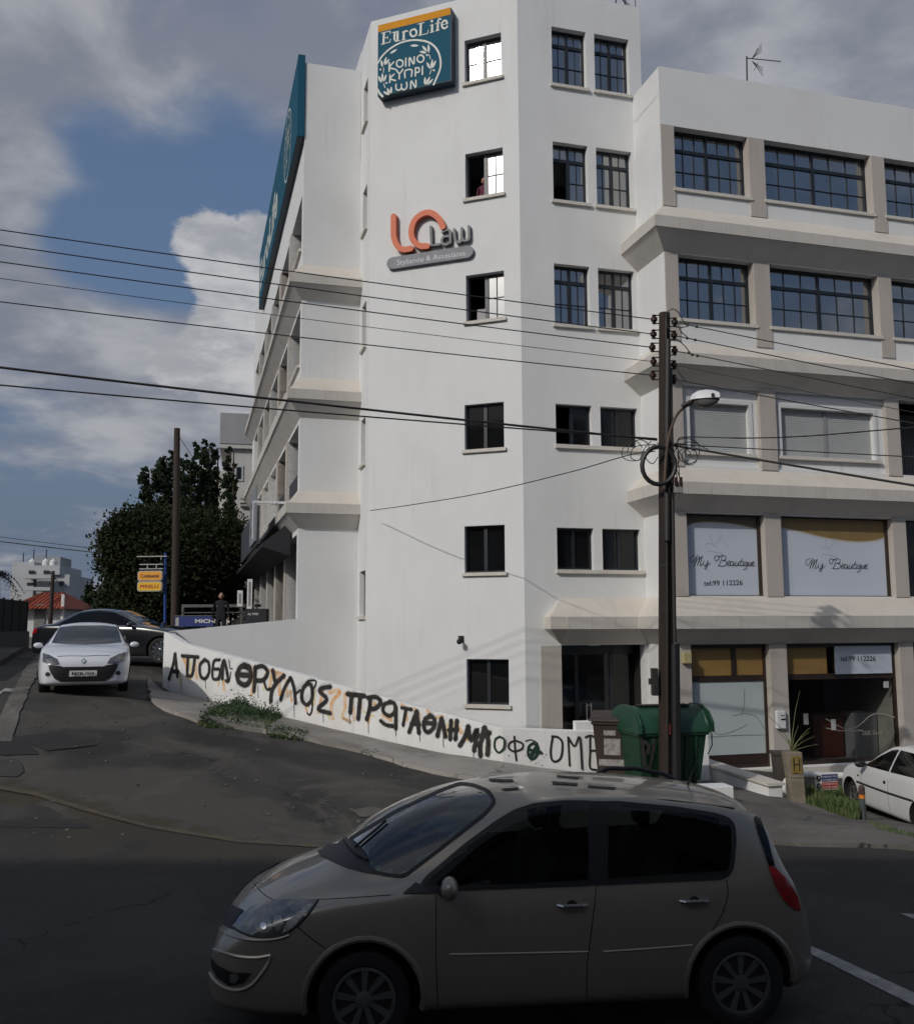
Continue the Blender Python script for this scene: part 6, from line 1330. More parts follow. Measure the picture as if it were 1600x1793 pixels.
car.plan('panel_gap', [(1.93, -.5), (1.945, -.5), (1.99, 0), (1.945, .5), (1.93, .5), (1.975, 0)], SEAM, .003)
# --- black saloon behind it
BPA = mat('black_car_paint', (.010, .011, .014), .18, var=.05, coat=1.0, spec=.7)
SD_ = [(2.35, .45, .30, .52, .3, .56, .60), (2.30, .62, .24, .58, .44, .64, .68), (2.18, .76, .2, .66, .56, .71, .75), (1.9, .87, .18, .76, .66, .82, .86), (1.5, .91, .17, .84, .70, .90, .94), (1.0, .92, .17, .91, .72, .96, 1.0), (.75, .92, .17, .93, .72, 1.0, 1.05), (.3, .92, .17, .94, .66, 1.2, 1.27),
       (-.05, .92, .17, .95, .60, 1.34, 1.41), (-.5, .92, .17, .96, .58, 1.38, 1.455), (-1.0, .91, .17, .97, .57, 1.34, 1.42), (-1.5, .90, .18, .98, .60, 1.15, 1.22), (-1.8, .89, .19, .98, .66, 1.03, 1.07), (-2.1, .85, .22, .94, .64, .99, 1.03), (-2.28, .76, .26, .82, .56, .90, .93), (-2.36, .6, .34, .62, .44, .68, .70)]
fwd = Vector((.99, -.14, 0)).normalized(); fr = at(280, 1150, 25.3); o_ = fr-fwd*1.42-Vector((.36, .93, 0))*-.0; o_ = o_+Vector((-fwd.y, fwd.x, 0))*.85*1; o_.z = h(o_.x, o_.y)+.05
car = Car('saloon_car', 'black saloon parked sideways behind the white hatchback with red tail lamp showing', o_, fwd, SD_, BPA, (1.42, -1.36), .33, .87)
for hx in (1.42, -1.36):
    for sy in (-1, 1): car.wheel(hx, sy, .33, .875, .2, 10, rimr=.245, rm=CHR)
car.side('side_glass', [(.72, 1.0), (.35, 1.18), (0, 1.32), (-.5, 1.365), (-1.0, 1.32), (-1.4, 1.12), (-1.5, 1.0), (-.5, .985)], GLS, .005, sy=-1)
car.plan('windscreen', [(.92, -.6), (.98, 0), (.92, .6), (.10, .52), (.14, 0), (.10, -.52)], GLW, .006); car.plan('rear_screen', [(-1.75, -.55), (-1.8, 0), (-1.75, .55), (-1.15, .48), (-1.12, 0), (-1.15, -.48)], GLW, .006)
for x in (.62, -.42):
    for sy in (1, -1): mk('door_handle', MB(car.M).tube([(x-.42, sy*.925, .85), (x-.34, sy*.94, .85), (x-.24, sy*.925, .85)], .014, 6), CHR, car.e)
car.seam('chrome_strip', [(.7, .97), (-.5, .965), (-1.5, .98)], CHR, .008, px=False)
for s_ in (-1, 1):
    car.front('tail_lamp', [(s_*.82, .9), (s_*.5, .92), (s_*.52, .78), (s_*.80, .76)], REDL, .012, dr=-1); car.side('tail_lamp', [(-2.3, .9), (-2.08, .92), (-2.12, .8), (-2.3, .76)], REDL, .012, mirror=False, sy=s_)
    mk('mirror', MB(car.M).sphere((.62, s_*1.0, 1.0), .1, 7, (.6, 1.1, .72)), BPA, car.e, smooth=True)
# --- white saloon at the right edge
WP2 = mat('white_car_paint_old', (.60, .60, .59), .35, var=.05, scale=2, coat=.3)
TS_ = [(2.15, .50, .30, .52, .34, .56, .60), (2.08, .68, .24, .60, .50, .66, .70), (1.9, .78, .2, .68, .60, .75, .78), (1.5, .82, .19, .78, .66, .86, .89), (1.1, .835, .18, .86, .68, .92, .96), (.85, .84, .18, .89, .68, .95, 1.0), (.4, .84, .18, .90, .63, 1.17, 1.22), (.05, .84, .18, .91, .56, 1.32, 1.37), (-.4, .84, .18, .92, .54, 1.36, 1.41), (-1.0, .83, .18, .93, .53, 1.34, 1.39),
      (-1.4, .82, .19, .93, .56, 1.15, 1.2), (-1.7, .81, .2, .93, .62, .98, 1.02), (-2.0, .78, .24, .88, .6, .93, .96), (-2.12, .68, .3, .7, .5, .76, .78)]
TS = [((t[0] if t[0] < 1.5 else 1.5+(t[0]-1.5)*.55), *t[1:]) for t in TS_]
fwd = Vector((-.047, 1, 0)).normalized(); fr = at(1492, 1400, 18.4); lf = Vector((-fwd.y, fwd.x, 0)); o_ = fr-lf*.8-fwd*1.28; o_.z = h(o_.x, o_.y)-.02
car = Car('saloon_car', 'old white saloon cut off by the right edge with black side moulding', o_, fwd, TS, WP2, (1.28, -1.2), .29, .79, arch=.07)
for hx in (1.28, -1.2):
    for sy in (-1, 1): car.wheel(hx, sy, .29, .76, .17, 6)
car.side('side_glass', [(.74, .93), (.35, 1.14), (.05, 1.28), (-.1, 1.31), (-.17, 1.31), (-.17, .945)], GLS, .005); car.side('side_glass', [(-.22, 1.315), (-.9, 1.31), (-1.1, 1.2), (-1.2, .97), (-.22, .945)], GLS, .005)
car.plan('windscreen', [(.93, -.6), (1.0, 0), (.93, .6), (.10, .50), (.14, 0), (.10, -.50)], GLW, .006)
car.seam('side_moulding', [(.98, .60), (0, .59), (-1.0, .60)], PLAS, .022, px=False, off=-.005)
for l in ([(.80, .90), (.80, .5), (.76, .24)], [(-.19, .93), (-.19, .5), (-.19, .24)], [(.98, .9), (.9, .895), (.8, .905)]): car.seam('panel_gap', l, SEAM, .004, px=False)
for s_ in (-1, 1):
    mk('mirror', MB(car.M).sphere((.62, s_*.92, .97), .09, 7, (.6, 1.2, .7)), PLAS, car.e, smooth=True); mk('door_handle', MB(car.M).sphere((-.06, s_*.825, .75), .055, 6, (1, .35, .6)), BLACK, car.e, smooth=True); mk('side_repeater', MB(car.M).sphere((.93, s_*.83, .72), .03, 5, (1.2, .4, .7)), BLACK, car.e, smooth=True)
car.plan('rear_screen', [(-1.68, -.5), (-1.72, 0), (-1.68, .5), (-1.12, .46), (-1.10, 0), (-1.12, -.46)], GLS, .006)
for s_ in (-1, 1): car.front('tail_lamp', [(s_*.76, .84), (s_*.42, .86), (s_*.42, .70), (s_*.74, .68)], REDL, .012, dr=-1)
car.front('number_plate', [(-.25, .44), (.25, .44), (.25, .55), (-.25, .55)], mat('plate_white', (.55, .56, .55)), .02, dr=-1)
# ------------------------------------------------------------------ kerbside things at the right
GCON = mat('planter_concrete', (.20, .17, .13), .85, var=.25, scale=4, bump=.4)
b0 = at(1396, 1404, 18.3); b0.z = h(b0.x, b0.y)
e = empty('concrete_post', b0, 'tapered concrete hydrant post with yellow H plate by the grass', 'post'); M = WM[e]
mb = MB(M); frustum(mb, -.15, .13, -.12, .12, -.05, -.17, .10, -.14, .14, .45); frustum(mb, -.17, .10, -.14, .14, .45, -.22, .08, -.15, .15, .93); mk('post', mb, GCON, e, bevel=.02)
mk('plate', MB(M).box(-.13, .05, -.165, -.155, .55, .86), mat('yellow_plate', (.20, .14, .03), .7, var=.4, scale=12), e)
strokes('lettering', Pl(M @ Matrix.Translation((0, -.165, 0))), [[(-.09, .60), (-.09, .82)], [(.01, .60), (.01, .82)], [(-.09, .71), (.01, .71)]], .022, INK, e, coords='f')
REED = mat('dry_green_leaf', (.12, .13, .05), .7, var=.3, scale=8)
e2 = empty('spiky_plant', b0+Vector((-.05, 0, .9)), 'spiky long leaved plant growing out of the concrete post', 'plant'); rnd = random.Random(4)
for i, (dx, hh) in enumerate(((-.28, .75), (-.16, .42), (-.08, .36), (.03, .34), (.08, .5), (.10, 1.15), (.18, .38), (.24, .30), (.26, .16), (-.05, .26), (.2, .46), (.12, .30))):
    p = e2.location; q = [p+Vector((dx*.1*t*t*1.0+dx*.9*(t/3)**1.3 if t else rnd.uniform(-.05, .05), rnd.uniform(-.04, .04), hh*(t/3)**.9)) for t in range(4)]; mk('leaf', MB().tube(q, .011, 4, r1=.003), REED, e2)
bx_ = at(1372, 1350, 19.5); bx_.z = h(bx_.x, bx_.y); mbx = MB(Matrix.Translation(bx_)); frustum(mbx, -.16, .16, -.12, .12, -.05, -.2, .2, -.15, .15, .75); mbx.box(-.22, .22, -.17, .17, .75, .82)
mk('litter_bin', mbx, mat('brown_litter', (.06, .05, .042), .7), None, bevel=.01, label='small dull brown bin against the pier behind the concrete post', category='bin')
# white tube barrier carrying the parking board
RK = mat('white_enamel', (.62, .62, .60), .4)
c0 = at(1372, 1396, 19.0)
ef = empty('tube_barrier', Vector((c0.x, c0.y, h(c0.x, c0.y))), 'bent white tube barrier standing in the grass behind the concrete post', 'barrier')
mk('tube', MB().tube([at(x, y, 19.0) for x, y in cat_rom([(1374, 1402), (1372, 1385), (1378, 1368), (1392, 1358), (1408, 1357), (1440, 1358), (1480, 1359)], 5)], .07, 10), RK, ef, smooth=True)
pk = at(1427, 1384, 18.8); Mx = frame(pk, BU, BW); ek = empty('parking_board', pk, 'small board with blue and red panels hung on the white tube barrier', 'sign', M=Mx)
mk('board', MB(Mx).box(0, .50, -.02, 0, 0, .30), RK, ek); mk('blue_panel', MB(Mx).box(.14, .49, -.026, -.021, .155, .285), mat('navy_blue', (.012, .02, .13), .5), ek); mk('red_panel', MB(Mx).box(.14, .49, -.026, -.021, .015, .14), mat('sign_red', (.35, .015, .015), .5), ek)
PK = Pl(Mx @ Matrix.Translation((0, -.022, 0))); PK2 = Pl(Mx @ Matrix.Translation((0, -.027, 0)))
for z in (.22, .075): mk('disc', MB(PK.M).lathe([(.055, -.004), (.055, 0)], (.075, 0, z), 20, 'y'), INK, ek)
PT = mat('sign_white', (.6, .6, .6), .5)
PK3 = Pl(Mx @ Matrix.Translation((0, -.028, 0)))
for s_, a, b, z, hh in (('P', .055, .1, .195, .055), ('P', .055, .1, .05, .055)): ftext(s_, a, b, z, hh, PT, ek, PK3, off=.002)
for s_, z in (('PARKING FOR', .228), ('CUSTOMERS ONLY', .168), ('ΣΤΑΘΜΕΥΣΗ ΓΙΑ', .088), ('ΠΕΛΑΤΕΣ ΜΟΝΟ', .028)): ftext(s_, .155, .475, z, .035, PT, ek, PK2, off=.002, bold=.01)
# bollard with reflective bands
bb = at(1511, 1434, 16.3); bb.z = h(bb.x, bb.y); e = empty('bollard', bb, 'grey steel bollard with orange reflective band and brown cap', 'bollard')
mk('post', MB(WM[e]).lathe([(.048, -.05), (.048, .38)], (0, 0, 0), 14), mat('bollard_grey', (.07, .085, .09), .5), e, smooth=True); mk('band', MB(WM[e]).lathe([(.052, .35), (.052, .41)], (0, 0, 0), 14), mat('orange_band', (.62, .20, .02), .5), e); mk('cap', MB(WM[e]).lathe([(.050, .41), (.050, .53), (.03, .56)], (0, 0, 0), 14), mat('brown_cap', (.06, .035, .03), .6), e)
# white concrete block by the bin
kb = at(1240, 1400, 16.6); Mx = frame(Vector((kb.x, kb.y, h(kb.x, kb.y))), Vector((.98, .2, 0)), Vector((-.2, .98, 0)))
mk('concrete_block', MB(Mx).box(-.75, .38, -.18, .2, -.1, .30), PAINTW, None, bevel=.015, label='low whitewashed concrete block at the foot of the green container', category='block')
# ------------------------------------------------------------------ grass
GRA = mat('grass_green', (.045, .085, .022), .8, var=.45, scale=2.5, col2=(.12, .15, .05)); WEED = mat('weed_green', (.022, .05, .016), .8, var=.4, scale=3)
def inside(P, x, y):
    c = False; j = len(P)-1
    for i in range(len(P)):
        if (P[i][1] > y) != (P[j][1] > y) and x < (P[j][0]-P[i][0])*(y-P[i][1])/(P[j][1]-P[i][1])+P[i][0]: c = not c
        j = i
    return c
def grass(name, poly, n, hh, m, seed, label_unused=None, wide=.008, tuft=.5):
    rnd = random.Random(seed); G_ = [gpx(*p) for p in poly]; P = [(p.x, p.y) for p in G_]; x0, x1 = min(p[0] for p in P), max(p[0] for p in P); y0, y1 = min(p[1] for p in P), max(p[1] for p in P); pts = []
    cent = [(rnd.uniform(x0, x1), rnd.uniform(y0, y1), rnd.uniform(.6, 1.5)) for _ in range(40)]
    while len(pts) < n:
        x, y = rnd.uniform(x0, x1), rnd.uniform(y0, y1)
        if inside(P, x, y): pts.append((x, y))
    zz = hs(pts); mb = MB()
    for (x, y), z in zip(pts, zz):
        k = min(cent, key=lambda c: (c[0]-x)**2+(c[1]-y)**2)[2]; H_ = hh*k*rnd.uniform(.4, 1.15); a = rnd.uniform(0, 6.28); l = rnd.uniform(0, .5)*H_; w = wide*rnd.uniform(.6, 1.5)
        d = Vector((math.cos(a), math.sin(a), 0)); s_ = Vector((-d.y, d.x, 0))*w; b = Vector((x, y, z-.01)); m1 = b+d*l*.35+Vector((0, 0, H_*.6)); t = b+d*l+Vector((0, 0, H_))
        n_ = len(mb.v); mb.v += [b-s_, b+s_, m1+s_*.8, m1-s_*.8, t]; mb.f += [(n_, n_+1, n_+2, n_+3), (n_+3, n_+2, n_+4)]
    return mk(name, mb, m, None, kind='stuff', label=label_unused, category='grass')
def weeds(name, poly, n, size, m, seed, zmax, label):
    rnd = random.Random(seed); G_ = [gpx(*p) for p in poly]; P = [(p.x, p.y) for p in G_]; x0, x1 = min(p[0] for p in P), max(p[0] for p in P); y0, y1 = min(p[1] for p in P), max(p[1] for p in P); mb = MB(); k = 0
    blobs = []
    while len(blobs) < 34:
        x, y = rnd.uniform(x0, x1), rnd.uniform(y0, y1)
        if inside(P, x, y): blobs.append((x, y, rnd.uniform(.45, 1.0)))
    while k < n:
        bx0, by0, s_ = rnd.choice(blobs); x, y = rnd.gauss(bx0, .12), rnd.gauss(by0, .12)
        if not inside(P, x, y): continue
        k += 1; z = h(x, y) if k % 6 == 0 else z_ if False else h(bx0, by0); z += abs(rnd.gauss(0, .45))*zmax*s_; a, b = rnd.uniform(0, 6.28), rnd.uniform(-.8, .8); u_ = Vector((math.cos(a)*math.cos(b), math.sin(a)*math.cos(b), math.sin(b))); v_ = u_.orthogonal().normalized(); v_.rotate(Matrix.Rotation(rnd.uniform(0, 6.28), 3, u_)); r = size*rnd.uniform(.5, 1.3); c = Vector((x, y, z+.02))
        n_ = len(mb.v); mb.v += [c-u_*r, c+v_*r*.5, c+u_*r, c-v_*r*.5]; mb.f += [(n_, n_+1, n_+2, n_+3)]
    return mk(name, mb, m, None, kind='stuff', label=label, category='weeds')
gp1 = [(345, 1270), (365, 1252), (405, 1238), (450, 1240), (490, 1250), (500, 1258), (480, 1272), (465, 1284), (420, 1278), (360, 1276)]
weeds('weeds', gp1, 6500, .028, WEED, 3, .36, 'bushy dark weeds growing at the foot of the graffiti wall'); grass('grass', gp1, 3500, .14, GRA, 5, 'short grass among the weeds below the graffiti wall')
gp2 = [(462, 1280), (500, 1278), (540, 1288), (540, 1296), (515, 1298), (470, 1292)]
weeds('weeds', gp2, 1500, .022, WEED, 6, .14, 'small low weeds beside the larger clump on the pavement edge'); grass('grass', gp2, 900, .09, GRA, 8, 'short grass at the small weed patch on the pavement edge')
grass('grass', [(1376, 1392), (1400, 1386), (1480, 1386), (1506, 1392), (1512, 1434), (1500, 1438), (1440, 1418), (1400, 1404)], 9000, .21, GRA, 9, 'rough green grass strip between the concrete post and the bollard', wide=.009)
grass('grass', [(1515, 1440), (1600, 1462), (1600, 1470), (1540, 1456)], 350, .06, GRA, 10, 'thin grass tufts along the kerb right of the bollard')
# litter and pebbles
rnd = random.Random(12); mb = MB()
for _ in range(240):
    x = rnd.uniform(20, 1000); y = rnd.choice([rnd.gauss(1300+.1*(x-400), 40), rnd.uniform(1250, 1480)])
    if y < 1235 or (y < 1222+.235*(x-322)): continue
    p = gpx(x, min(y, 1700)); r = rnd.choice([.008, .012, .02, .03]); mb.sphere(p+Vector((0, 0, r*.3)), r, 3, (rnd.uniform(.7, 1.5), rnd.uniform(.7, 1.4), .5))
mk('gravel', mb, mat('pebble', (.12, .115, .10), .8, var=.4, scale=5), None, kind='stuff', label='scattered pebbles and grit on the old asphalt', category='gravel')
# ------------------------------------------------------------------ roof aerials
def aerial(px, base, top, Y, boom, label, n=14):
    b, t = at(px, base, Y), at(px, top, Y); b.z -= .5; e = empty('tv_aerial', b, label, 'aerial'); mk('mast', MB().tube([b, t], .022, 6), IRON, e); q = at(boom[0], boom[1], Y); mk('boom', MB().tube([t+Vector((0, 0, -.05)), q], .014, 5), IRON, e); mb = MB()
    for i in range(n): c = (t+Vector((0, 0, -.05))).lerp(q, (i+.5)/n); mb.tube([c+Vector((0, .14, .10)), c-Vector((0, .14, .10))], .008, 4)
    tag(mk('element', mb, IRON, e), kind='stuff'); mb = MB(); c = t+Vector((.14, 0, -.1))
    for s_ in (-1, 1):
        for k in range(4): mb.tube([c+Vector((0, 0, s_*.04)), c+Vector((.22+.04*k, (k-1.5)*.12, s_*.36))], .007, 4)
        mb.tube([c+Vector((.1, -.2, s_*.2)), c+Vector((.1, .2, s_*.2))], .007, 4)
    mk('reflector', mb, IRON, e)
aerial(1307, 139, 98, 24.0, (1366, 107), 'yagi television aerial on the roof edge of the right wing')
aerial(1078, 14, -12, 25.0, (1140, -8), 'television aerial mast on top of the tower')
for i, x in enumerate((1095, 1112)): b, t = at(x, 20, 25), at(x, -20, 25); b.z -= .5; mk('thin_mast', MB().tube([b, t], .012, 5), IRON, None, label=('left' if i == 0 else 'right')+'most of the two thin bare masts on the tower roof', category='mast')
# ------------------------------------------------------------------ background: street on the left
def rbox(name, label, px0, px1, ytop, Y, depth, m, yaw=0, floors=0, zbase=None):
    a, b = at(px0, ytop, Y), at(px1, ytop, Y); c = (a+b)/2; W_ = (b-a).length; z0 = (h(c.x, c.y) if zbase is None else zbase)-.5
    M = Matrix.Translation((c.x, c.y, 0)) @ Matrix.Rotation(yaw, 4, 'Z'); return M, W_, z0, a.z
OW = stained('old_white_render', (.46, .45, .43), (.28, .27, .25), amt=.5, scale=.5, streak=.4); OW2 = stained('weathered_top', (.27, .275, .28), (.36, .36, .36), amt=.6, scale=.5)
# apartment block beyond the left wing
M, W_, z0, z1_ = rbox('', '', 388, 520, 727, 56, 12, OW, R(12)); e = empty('apartment_block', (M.translation.x, M.translation.y, h(M.translation.x, M.translation.y)), 'weathered white apartment block with corner balconies beyond the left wing', 'building')
hw = W_/2; body = mk('wall', MB(M).box(-hw+.7, hw, 0, 12, z0, z1_-1.9), OW, e); mk('parapet', MB(M).box(-hw, hw, -.3, 12, z1_-1.85, z1_), OW2, e, bevel=.02); mk('parapet', MB(M).box(-hw, hw, -.25, 12, z1_-2.1, z1_-1.85), OW, e)
def pxl(x, y, Mx, y0=0.0):
    P = Mx @ Vector((0, y0, 0)); n = Mx.col[1].to_3d(); q = Mx.inverted() @ hit(x, y, P, n); return q.x, q.z
for (x0, y0, x1, y1) in ((412, 757, 427, 785), (410, 815, 426, 842)):
    a, b = pxl(x0, y1, M), pxl(x1, y0, M); w = mk('window', MB(M).box(a[0], b[0], -.06, .03, a[1], b[1]), mat('grey_shutter', (.42, .43, .43)) if y0 > 800 else FRAME, e); mk('pane', MB(M).box(a[0]+.12, b[0]-.12, -.09, -.061, a[1]+.12, b[1]-.12), GLASSD, w)
for (x0, yt, yb, m_) in ((398, 884, 925, OW), (397, 976, 1006, OW2), (420, 866, 880, OW), (396, 1008, 1032, OW2)):
    a, b = pxl(x0, yb, M, -2.2), pxl(x0+60, yt, M, -2.2); bal = mk('balcony', MB(M).box(a[0], a[0]+6, -2.2, 0, a[1], a[1]+.25), m_, e); mb = MB(M).box(a[0], a[0]+6, -2.2, -2.1, a[1]+.25, b[1]-.35).box(a[0], a[0]+.1, -2.1, 0, a[1]+.25, b[1]-.35); mb.box(a[0], a[0]+6, -2.2, -2.15, b[1]-.06, b[1]); mk('railing', mb, OW, bal)
for x, y0_, y1_ in ((428, 905, 1075), (416, 1035, 1080), (405, 1035, 1080)): a, b = pxl(x, y1_, M, -1.5), pxl(x+5, y0_, M, -1.5); mk('column', MB(M).box(a[0], b[0], -1.5, -1.1, a[1], b[1]), SURR if y0_ > 950 else mat('red_brown_wall', (.16, .06, .04), .8), e)
mk('shade_panel', MB(M).box(-1.2, hw, -.3, -.05, z0, z0+3.6), mat('painted_shade', (.06, .058, .055), .9), e)  # dark slab on the wall front, recess shade put into its colour
mk('wall', MB(M).box(-hw-.9, -hw+.7, 4, 12, z0, z1_-2.8), OW, e)
# far white flats with red roofed house in front
M, W_, z0, z1_ = rbox('', '', 15, 122, 1006, 130, 14, OW, R(8)); FW = stained('far_white_wall', (.40, .41, .42), (.30, .3, .3), amt=.4, scale=.2)
e = empty('apartment_block', (M.translation.x, M.translation.y, h(M.translation.x, M.translation.y)), 'distant stepped white flats rising above the red tiled roof', 'building')
def blk(nm, x0, y0, x1, y1, d0, d1, m_, par):
    a, b = pxl(x0, y1, M, d0), pxl(x1, y0, M, d0); return mk(nm, MB(M).box(a[0], b[0], d0, d1, min(a[1], z0) if y1 > 1090 else a[1], b[1]), m_, par)
blk('wall', 15, 984, 60, 1100, 1, 14, FW, e); blk('wall', 60, 1006, 122, 1100, .5, 14, FW, e); blk('wall', 40, 990, 105, 1006, 0, 12, FW, e); blk('roof_room', 56, 975, 106, 1004, 5, 11, OW2, e)
for (x0, y0, x1, y1) in ((50, 999, 60, 1005), (76, 999, 86, 1005), (47, 1020, 62, 1026), (103, 1018, 112, 1026), (86, 1020, 92, 1024)): w = blk('window', x0, y0, x1, y1, -.25, -.05, FRAME, e)
for (x0, y0, x1, y1) in ((40, 1006, 90, 1013), (40, 1028, 92, 1034)): blk('balcony', x0, y0, x1, y1, -1.8, -.3, FW, e)
for x in (56, 80, 93): a = pxl(x, 992, M, 2); mk('water_tank', MB(M).lathe([(.5, 0), (.5, .7), (.1, 1.1)], (a[0], 2, a[1]), 10), mat('tank_white', (.6, .6, .6), .5), e, smooth=True)
for x in (40, 58, 80): a, b = pxl(x, 992, M, 3), pxl(x, 962 if x > 50 else 968, M, 3); mk('mast', MB(M).box(a[0]-.06, a[0]+.06, 3, 3.12, a[1], b[1]), IRON, e)
M, W_, z0, z1_ = rbox('', '', 18, 112, 1036, 70, 9, OW, R(6)); e = empty('house', (M.translation.x, M.translation.y, h(M.translation.x, M.translation.y)), 'low house with red tiled roof and white walls behind the dark fence', 'building')
RT = mat('red_roof_tiles', (.30, .055, .022), .75, var=.12, scale=3); hw = W_/2
mk('wall', MB(M).box(-hw+.4, hw-.4, .5, 9, z0, z1_-1.1), mat('house_white', (.55, .55, .54), .8), e)
rf = mk('roof', MB(M).add([(-hw-.2, -.4, z1_-1.25), (hw, -.4, z1_-1.25), (hw+.2, 9.5, z1_-1.25), (-hw-.2, 9.5, z1_-1.25), (-hw+1.2, 4, z1_+.05), (hw-1.2, 4, z1_+.05)], [(0, 1, 5, 4), (1, 2, 5), (2, 3, 4, 5), (3, 0, 4), (3, 2, 1, 0)]), RT, e)
mb = MB(M); x = -hw
while x < hw-.1:
    t = 1.0; mb.tube([(x, -.42, z1_-1.22), (max(-hw+1.2, min(hw-1.2, x)), 3.95, z1_+.07)], .05, 4, cap=False); x += .3
tag(mk('roof_tile', mb, RT, rf), kind='stuff')
a, b = pxl(60, 1078, M, .45), pxl(80, 1058, M, .45); mk('arch_gate', MB(M).box(a[0], b[0], .40, .49, z0, b[1]), mat('grey_gate', (.16, .16, .15), .8), e); a = pxl(112, 1085, M, .3); b = pxl(108, 1050, M, .3); mk('downpipe', MB(M).box(b[0], b[0]+.2, .2, .4, z0, z1_-.2), RK, e)
# left boundary: dark fence on a grey kerb wall
fc = empty('boundary_fence', at(10, 1100, 27), 'dark green screen fence on a low grey wall at the left edge', 'fence'); FEN = mat('dark_screen', (.030, .036, .036), .85, var=.2, scale=4); GW = stained('grey_low_wall', (.115, .12, .118), (.08, .085, .08), amt=.5)
a, b = at(-260, 1120, 19), at(52, 1100, 34); d = b-a; d.z = 0; Ln = d.length; d.normalize(); Mx = frame(Vector((a.x, a.y, 0)), d, Vector((-d.y, d.x, 0)))
za, zb_ = H0-.15, H0-.15; mb = MB(Mx); z0_ = h(b.x, b.y)-.8
mk('base_wall', MB(Mx).add([(0, 0, 0), (Ln, 0, 0), (Ln, .3, 0), (0, .3, 0), (0, 0, za), (Ln, 0, zb_), (Ln, .3, zb_), (0, .3, za)], [(3, 2, 1, 0), (4, 5, 6, 7), (0, 1, 5, 4), (1, 2, 6, 5), (2, 3, 7, 6), (3, 0, 4, 7)]), GW, fc)
n = 14
for i in range(n):
    x0, x1 = Ln*i/n, Ln*(i+1)/n; mk('screen_panel', MB(Mx).box(x0+.03, x1-.03, .1, .14, za, za+1.05), FEN, fc); mk('post', MB(Mx).box(x1-.03, x1+.03, .08, .16, za, za+1.1), IRON, fc)
# trees
FOL = mat('dark_foliage', (.011, .017, .008), .9, var=.5, scale=.9, spec=.15, col2=(.032, .040, .017)); FOLC = mat('cypress_foliage', (.014, .024, .013), .9, var=.5, scale=1.2, spec=.15, col2=(.030, .046, .022)); BARK = mat('bark', (.06, .045, .035), .9, var=.3, bump=.5)
def crown(mb, blobs, n, size, seed, hang=0.0):
    rnd = random.Random(seed); tot = sum((b[3]*b[4]*b[5])**.72 for b in blobs)
    for (x, y, z, rx, ry, rz) in blobs:
        k = int(n*(rx*ry*rz)**.72/tot); subs = []
        for _ in range(max(8, k//55)):
            a, c_ = rnd.uniform(0, 6.283), rnd.uniform(-1, 1); s_ = math.sqrt(1-c_*c_); q = rnd.uniform(.35, 1)**.5
            subs.append((x+rx*q*s_*math.cos(a), y+ry*q*s_*math.sin(a), z+rz*q*c_))
        for i in range(k):
            sx, sy, sz = subs[i % len(subs)]; g = min(rx, ry, rz)*.24; c = Vector((rnd.gauss(sx, g), rnd.gauss(sy, g), rnd.gauss(sz, g*.9)))
            a, b = rnd.uniform(0, 6.28), rnd.uniform(-1.2, 1.2); u_ = Vector((math.cos(a)*math.cos(b), math.sin(a)*math.cos(b), math.sin(b))); v_ = u_.orthogonal().normalized(); v_.rotate(Matrix.Rotation(rnd.uniform(0, 6.28), 3, u_)); r = size*rnd.uniform(.5, 1.4)
            n_ = len(mb.v); mb.v += [c-u_*r, c+v_*r*.55, c+u_*r, c-v_*r*.55]; mb.f += [(n_, n_+1, n_+2, n_+3)]
    return mb
def tree(name, label, px, Y, blobs, n, size, seed, m, trunk=(.3, .08), limbs=3):
    b = at(px, 1090, Y); b.z = h(b.x, b.y); e = empty(name, b, label, 'tree'); M = WM[e]
    B = [];
    for (x, yt, yb, wpx, dd) in blobs:      # px centre, top, bottom, width, depth offset
        c = at(x, (yt+yb)/2, Y+dd); r = wpx/2*(Y+dd)/FP; B.append((c.x, c.y, c.z, r, r*.9, (yb-yt)/2*(Y+dd)/FP))
    mk('crown', crown(MB(), B, n, size, seed), m, e); zt = max(q[2]+q[5]*.3 for q in B); mb = MB().tube([b-Vector((0, 0, .3)), b+Vector((.05, 0, (zt-b.z)*.5)), Vector((b.x, b.y, zt))], trunk[0], 8, r1=trunk[1])
    for q in B[:limbs]: mb.tube([b+Vector((0, 0, (zt-b.z)*.3)), Vector((q[0], q[1], q[2]))], trunk[0]*.4, 6, r1=.03)
    mk('trunk', mb, BARK, e, smooth=True); return e
tree('broadleaf_tree', 'large dark rounded tree filling the left of the street behind the cars', 300, 42, [(300, 900, 1080, 170, 0), (235, 892, 1030, 110, -1), (215, 925, 1020, 72, 0), (262, 885, 960, 90, 1), (350, 900, 1080, 130, 1), (390, 890, 1080, 90, 2), (270, 960, 1095, 120, -1), (205, 900, 990, 50, 0), (340, 1000, 1100, 150, 2), (260, 960, 1080, 150, 0)], 120000, .085, 1, FOL, (.35, .1))
cy = [(252, 818, 880, 26, 0), (282, 796, 900, 34, 1), (302, 790, 900, 30, 2), (325, 798, 900, 32, 0), (345, 774, 900, 22, 3), (358, 770, 900, 20, 1), (374, 776, 920, 24, 2), (402, 784, 940, 24, 0)]
